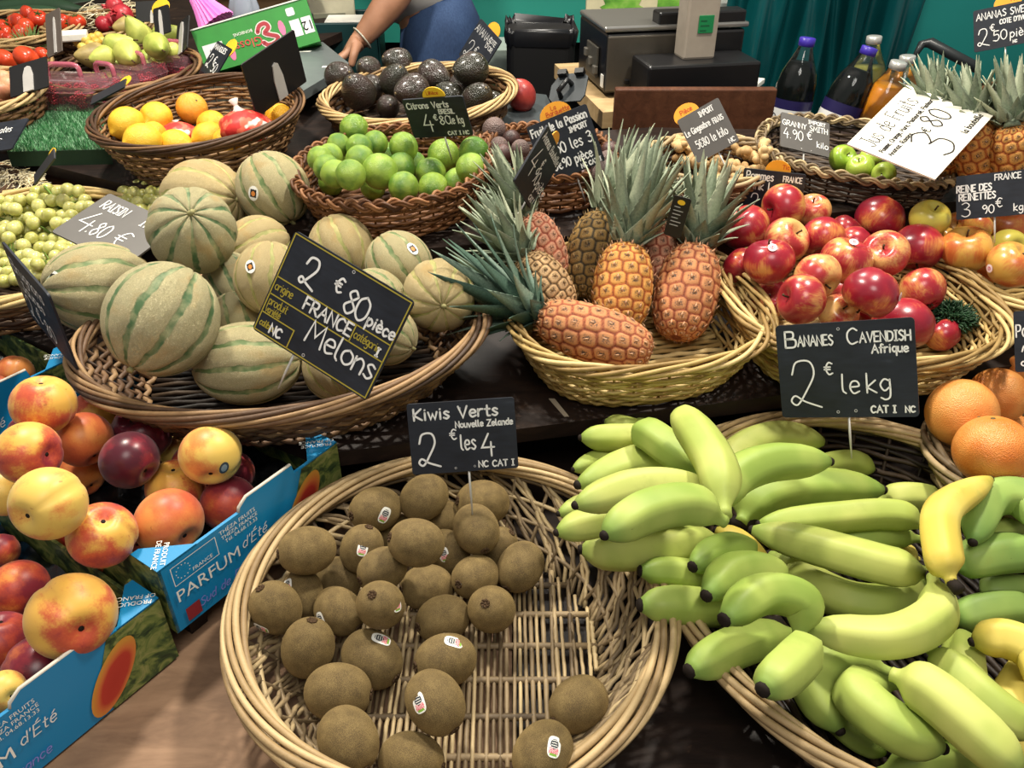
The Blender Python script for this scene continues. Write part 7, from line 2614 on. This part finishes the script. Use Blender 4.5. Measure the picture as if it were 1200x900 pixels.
lathe(lambda u, t: (.042 * (1 + .06 * math.sin(5 * 6.283 * u)) * math.cos(6.283 * u) * (min(1, 8 * t, 8 * (1 - t)) if 0 < t < 1 else 0), .035 * math.sin(6.283 * u) * (min(1, 8 * t, 8 * (1 - t)) if 0 < t < 1 else 0), .14 - .5 * t), 24, 20)
_cl = lathe(lambda u, t: (.042 * (1 + .06 * math.sin(5 * 6.283 * u)) * math.cos(6.283 * u) * (min(1, 8 * t, 8 * (1 - t)) if 0 < t < 1 else 0), .035 * math.sin(6.283 * u) * (min(1, 8 * t, 8 * (1 - t)) if 0 < t < 1 else 0), .30 - .40 * t), 24, 20)
tag(_cl.build('hanging_cloth', plain('#1b2738', .8), None, True, M4(_c)), 'dark navy cloth hanging in front of the turquoise counter', 'cloth')

# ------------------------------------------------------------------ juice bottles
GLASS = clear('bottle_glass', '#4f6a66', .04, .03)


def bottle(label, top, bot, D0, D1, juice, capm, fill=.80, band=None, words=None, r=.0445):
    A, B_ = at_D(bot[0], bot[1], D1), at_D(top[0], top[1], D0)
    H = (B_ - A).length
    R = rot_to(B_ - A)
    # turn the label to the viewer
    w = R.inverted() @ (CAM - A)
    R = R @ Matrix.Rotation(math.atan2(w.y, w.x), 3, 'Z')
    root = thing('juice_bottle', label, 'bottle', M4(A, R), 'glass juice bottles')
    prof = [(0, .0), (.0, .80), (.02, .98), (.05, 1), (.30, 1), (.52, 1.0), (.63, .96), (.73, .82), (.81, .60), (.87, .45), (.93, .34), (.955, .33), (.96, .0)]
    f = spline_prof([(p[0] * H, p[1]) for p in prof[1:-1]])

    def skin(k, z0, z1, n=26):
        mb = MB()
        vs, fs = [], []
        s = 32
        for i in range(n + 1):
            z = z0 + (z1 - z0) * i / n
            for j in range(s):
                a = 2 * math.pi * j / s
                vs.append((f(z) * r * k * math.cos(a), f(z) * r * k * math.sin(a), z))
        for i in range(n):
            for j in range(s):
                fs.append((i * s + j, i * s + (j + 1) % s, (i + 1) * s + (j + 1) % s, (i + 1) * s + j))
        return mb.add(vs, fs), n, s
    g, n, s = skin(1.0, 0, .955 * H)
    g.f.append(list(range(s))[::-1])
    g.mi.append(0)
    g.uv.append([(0, 0)] * s)
    g.build('glass', GLASS, root)
    q, n, s = skin(.95, .004, fill * H)
    q.f.append(list(range(s))[::-1])
    q.f.append([n * s + j for j in range(s)])
    q.mi += [0, 0]
    q.uv += [[(0, 0)] * s] * 2
    q.build('juice', juice, root)
    c = MB()
    c.tube([(0, 0, .93 * H), (0, 0, .935 * H), (0, 0, .995 * H), (0, 0, H)], [r * .36, r * .39, r * .39, r * .34], 24)
    c.build('cap', capm, root)
    if band:
        for (z0, z1, m) in band:
            lb, _, _ = skin(1.012, z0 * H, z1 * H, 4)
            o = lb.build('label', m, root)
        if words:
            me = print_mesh(words, .028)
            for v in me.vertices:
                a = v.co.x / r
                v.co = Vector((r * 1.022 * math.cos(a), r * 1.022 * math.sin(a), v.co.y + (band[0][0] * .55 + band[0][1] * .45) * H))
            me.materials.append(plain('#22203a', .5))
            ob('lettering', me, o)


GRAPEJ = plain('#080305', .5, .1)
ORANGEJ = plain('#e3971a', .3)
PALEJ = plain('#a3a04a', .3)
BLUECAP = plain('#3a2a9a', .35)
SILCAP = plain('#c3c3bf', .3, .5, .5)
LBLUE = plain('#1f1a4a', .4)
LWHITE = plain('#dcdcda', .5)
bottle('dark grape juice bottle with violet cap beside the brown panel', (947, 44), (913, 180), 1.80, 1.93, GRAPEJ, BLUECAP, .80, [(.26, .42, LWHITE), (.42, .50, LBLUE)], 'RAISIN')
bottle('strongly tilted dark grape juice bottle with violet cap and white label', (1020, 55), (962, 182), 1.76, 1.88, GRAPEJ, BLUECAP, .80, [(.26, .41, LWHITE), (.41, .51, LBLUE)], 'RAISIN')
bottle('orange juice bottle with silver cap beside the white card', (1054, 72), (1005, 190), 1.74, 1.88, ORANGEJ, SILCAP, .78, [(.30, .45, plain('#3a2c22', .5))])
bottle('pale yellow juice bottle with silver cap behind the tilted grape juice', (1025, 42), (1003, 165), 1.92, 2.05, PALEJ, SILCAP, .72, None)
bottle('orange juice bottle behind, only its silver cap and shoulder visible', (1064, 65), (1042, 185), 1.86, 1.99, ORANGEJ, SILCAP, .70, None)

# rods and small things behind the golden pineapples
_b = MB()
_b.tube([at_D(1072, 66, 2.05), at_D(1080, 52, 2.05), at_D(1090, 50, 2.05), at_D(1146, 80, 2.0)], [.006, .010, .013, .013], 10)
_o = _b.build('handle_bar', plain('#2b2f31', .35), None)
tag(_o, 'dark grey padded bar rising behind the golden pineapple crowns', 'bar')
_b = MB()
_b.tube(catmull([at_D(1092, 108, 1.75), at_D(1103, 101, 1.75), at_D(1114, 95, 1.75)], 8), [.004, .008, .010, .011, .012, .011, .010, .008, .004], 8)
tag(_b.build('red_leaf', plain('#5a1626', .4), None), 'dark red pointed bract behind the corner of the white card', 'leaf')
frill('purple frilly garnish beside the white card tip', 1142, 172, BASKETS['golden'], 10, 120, 'purple_garnish', ('#4a1a40', '#6e2a60'))
frill('green bean tops between the two tomato baskets', 38, 58, Flat(-1.3, 2.25, z3), 10, 160, 'green_beans', ('#3f5a2c', '#6f8a4c'), 'vegetable', .05)
block('white_paper', 'folded white paper between tomatoes and pears', 'paper', (85, 42), 2.08, None, None, math.radians(20), [('sheet', (0, 0, 0), (.07, .05, .02), MT['white'], .004)])
block('paper_pad', 'white paper pad behind the brown wooden panel', 'paper', (872, 98), 1.95, None, None, math.radians(-30), [('sheets', (0, 0, 0), (.07, .10, .012), MT['white'], .002)])
# ------------------------------------------------------------------ the person bending over the stall
def skin_body(name, nodes, edges, mat, parent=None, root=0, sub=2):
    me = bpy.data.meshes.new(name)
    me.from_pydata([n[0] for n in nodes], edges, [])
    me.materials.append(mat)
    o = ob(name, me, parent)
    sk = o.modifiers.new('skin', 'SKIN')
    sk.use_smooth_shade = True
    for i, n in enumerate(nodes):
        d = me.skin_vertices[0].data[i]
        r = n[1]
        d.radius = r if hasattr(r, '__len__') else (r, r)
        d.use_root = i == root
    s = o.modifiers.new('smooth', 'SUBSURF')
    s.levels = s.render_levels = sub
    return o


def m_skin():
    m = M('skin', .5, .4)
    v = m.obj()
    n = m.noise(v, 14.0, 3.0)
    m.color(m.ramp(n, [(.3, '#93684f'), (.55, '#a8795e'), (.75, '#b58870')]))
    m.bump(m.noise(v, 90.0, 2.0), .15, .002)
    return m.m


def m_jeans():
    m = M('jeans', .8, .2)
    v = m.obj()
    n = m.noise(v, 6.0, 3.0)
    w = m.noise(m.mapping(v, (300, 300, 60)), 1.0, 2.0)
    m.color(m.ramp(m.math('ADD', m.math('MULTIPLY', n, .7), m.math('MULTIPLY', w, .3)), [(.3, '#1c2b46'), (.55, '#2c3f60'), (.8, '#3d5377')]))
    return m.m


SKIN, JEANS, SHIRT, HAIR = m_skin(), m_jeans(), plain('#c2bfbb', .85, .2), plain('#2a1d15', .7)
DP = 2.30
hip = at_D(514, 66, DP)
J = lambda px, py, D: at_D(px, py, D)
sho = J(455, -150, 2.05)
sho2 = sho + Vector((.02, .36, .01))
elb = J(474, -18, 2.15)
wri = J(421, 49, 2.17)
hnd = J(406, 63, 2.17)
neck = (sho + sho2) / 2 + Vector((-.07, 0, .05))
head = neck + Vector((-.10, 0, .10))
gz = 0.0
N_ = []
E_ = []


def add(p, r, par=None):
    N_.append((tuple(p), r))
    if par is not None:
        E_.append((par, len(N_) - 1))
    return len(N_) - 1


pel = hip + Vector((0, .10, 0))
i0 = add(pel, .10)
wai = add(pel.lerp((sho + sho2) / 2, .38), .10, i0)
che = add(pel.lerp((sho + sho2) / 2, .80), .12, wai)
nk = add(neck, .058, che)
for (p, r) in ((neck.lerp(head, .5), .06), (head, .088), (head + Vector((-.03, 0, .09)), .085), (head + Vector((-.03, 0, .15)), .05)):
    nk = add(p, r, nk)
sR = add(sho + Vector((0, .05, 0)), .065, che)
a1 = add(sho.lerp(elb, .35), .052, sR)
a2 = add(elb, .046, a1)
a3 = add(elb.lerp(wri, .35), .046, a2)
a4 = add(elb.lerp(wri, .75), .034, a3)
a5 = add(wri, .027, a4)
palm = add(wri.lerp(hnd, .75), (.036, .020), a5)
fd = (hnd - wri).normalized()
side = Vector((0, 1, 0)) - fd * fd.y
side.normalize()
nrm = fd.cross(side).normalized()
if nrm.z < 0:
    nrm = -nrm
for k, (ln, off) in enumerate(((.072, -.027), (.082, -.009), (.078, .009), (.062, .026))):
    b = wri.lerp(hnd, .95) + side * off
    f0 = add(b, .0105, palm)
    f1 = add(b + fd * ln * .45 + side * off * .15 + nrm * .004, .0095, f0)
    f2 = add(b + fd * ln * .75 + side * off * .2 - nrm * .010, .0085, f1)
    f3 = add(b + fd * ln * .95 + side * off * .2 - nrm * .028, .0075, f2)
t0 = add(wri.lerp(hnd, .35) - side * .034, .013, palm)
t1 = add(wri.lerp(hnd, .9) - side * .052 - nrm * .012, .011, t0)
t2 = add(wri.lerp(hnd, 1.45) - side * .052 - nrm * .028, .009, t1)
# far arm hangs down to the counter
elb2 = sho2 + Vector((.06, .04, -.28))
wri2 = elb2 + Vector((.0, -.03, -.25))
sL = add(sho2 - Vector((0, .05, 0)), .065, che)
b1 = add(elb2, .046, sL)
b2 = add(wri2, .028, b1)
pl2 = add(wri2 + Vector((-.06, -.02, -.03)), (.036, .02), b2)
for k in range(4):
    o_ = Vector((0, (-.027 + .018 * k), 0))
    g0 = add(wri2 + Vector((-.085, -.02, -.04)) + o_, .0105, pl2)
    g1 = add(wri2 + Vector((-.125, -.02, -.06)) + o_, .009, g0)
    g2 = add(wri2 + Vector((-.145, -.02, -.085)) + o_, .0078, g1)
g0 = add(wri2 + Vector((-.05, -.055, -.03)), .012, pl2)
g1 = add(wri2 + Vector((-.09, -.07, -.05)), .009, g0)
legs = []
for s in (-1, 1):
    h0 = add(pel + Vector((0, s * .075, -.06)), .078, i0)
    k0 = add(Vector((pel.x - .03, pel.y + s * .10, .52)), .058, h0)
    n0 = add(Vector((pel.x + .03, pel.y + s * .11, .12)), .042, k0)
    f_ = add(Vector((pel.x - .02, pel.y + s * .115, .045)), .042, n0)
    add(Vector((pel.x - .14, pel.y + s * .125, .035)), .032, f_)
    legs.append((h0, k0, n0))
person = skin_body('person', N_, E_, SKIN)
tag(person, 'person in grey top and blue jeans bending over the stall, arm reaching down', 'person')
pv = [Vector(n[0]) for n in N_]
# jeans
jn = [(tuple(pel + Vector((.005, 0, .19))), .135), (tuple(pel + Vector((.01, 0, .02))), .150)]
je = [(0, 1)]
for (h0, k0, n0) in legs:
    s = len(jn)
    jn += [(tuple(pv[h0] + Vector((.0, 0, -.05))), .115), (tuple(pv[k0]), .082), (tuple(pv[n0]), .072)]
    je += [(1, s), (s, s + 1), (s + 1, s + 2)]
jeans = skin_body('jeans', jn, je, JEANS, person, 0)
sn = [(tuple(J(490, 40, 2.25) + Vector((0, .07, 0))), .15), (tuple(pv[wai].lerp(pv[che], .35) + Vector((-.03, 0, .0))), .135), (tuple(pv[che]), .142), (tuple(pv[sR]), .085), (tuple(pv[a1]), .075), (tuple(pv[a1].lerp(pv[a2], .45)), .068), (tuple(pv[sL]), .085), (tuple(pv[sL].lerp(pv[b1], .6)), .072)]
shirt = skin_body('top', sn, [(0, 1), (1, 2), (2, 3), (3, 4), (4, 5), (2, 6), (6, 7)], SHIRT, person, 0)
b = MB()
for q in (-1, 1):
    c = pel + Vector((.085, q * .045, .02))
    b.tube([c + Vector((0, -.03, .05)), c + Vector((.018, -.03, -.02)), c + Vector((.02, 0, -.045)), c + Vector((.018, .03, -.02)), c + Vector((0, .03, .05))], .0012, 5)
b.build('pocket_seams', plain('#4d6488', .8), jeans)
for (h0, k0, n0), q in zip(legs, (-1, 1)):
    f0 = pv[n0 + 1]
    skin_body('shoe', [(tuple(f0 + Vector((.03, 0, .0))), .055), (tuple(f0 + Vector((-.06, 0, -.004))), .052), (tuple(f0 + Vector((-.15, 0, -.010))), .042)], [(0, 1), (1, 2)], plain('#1d1b1a', .5), person)
# head: face and hair
hd = bpy.data.objects.new('hair', lathe(lambda u, t: (.098 * math.sin(math.pi * t * .55) * math.cos(6.283 * u) if t > 0 else 0, .094 * math.sin(math.pi * t * .55) * math.sin(6.283 * u) if t > 0 else 0, .115 * math.cos(math.pi * t * .55)), 28, 14).mesh('hair', HAIR))
COL.objects.link(hd)
hd.parent = person
hd.matrix_local = M4(head + Vector((-.005, 0, .075)), rot_to(Vector((.35, 0, 1))))
_ctr = head + Vector((-.02, 0, .05))
for nm, c, r, m in (('nose', _ctr + Vector((-.085, 0, -.01)), (.018, .014, .022), SKIN), ('ear', _ctr + Vector((0, -.066, 0)), (.018, .010, .030), SKIN), ('ear', _ctr + Vector((0, .066, 0)), (.018, .010, .030), SKIN),
                    ('eye', _ctr + Vector((-.062, -.03, .015)), (.012, .012, .009), MT['white']), ('eye', _ctr + Vector((-.062, .03, .015)), (.012, .012, .009), MT['white']), ('mouth', _ctr + Vector((-.066, 0, -.045)), (.012, .024, .006), plain('#8a4a44', .5))):
    ob(nm, fruit_mesh('ball', 'ginger') if False else PR['ball'].mesh(nm, m), person, M4(c, Matrix.Identity(3), r))
# bracelet
b = MB()
b.tube([wri + (elb - wri).normalized() * .012 + (side * math.cos(a * math.pi / 8) + nrm * math.sin(a * math.pi / 8)) * .031 for a in range(16)], .0024, 6, True)
b.build('bracelet', MT['silver'], person)
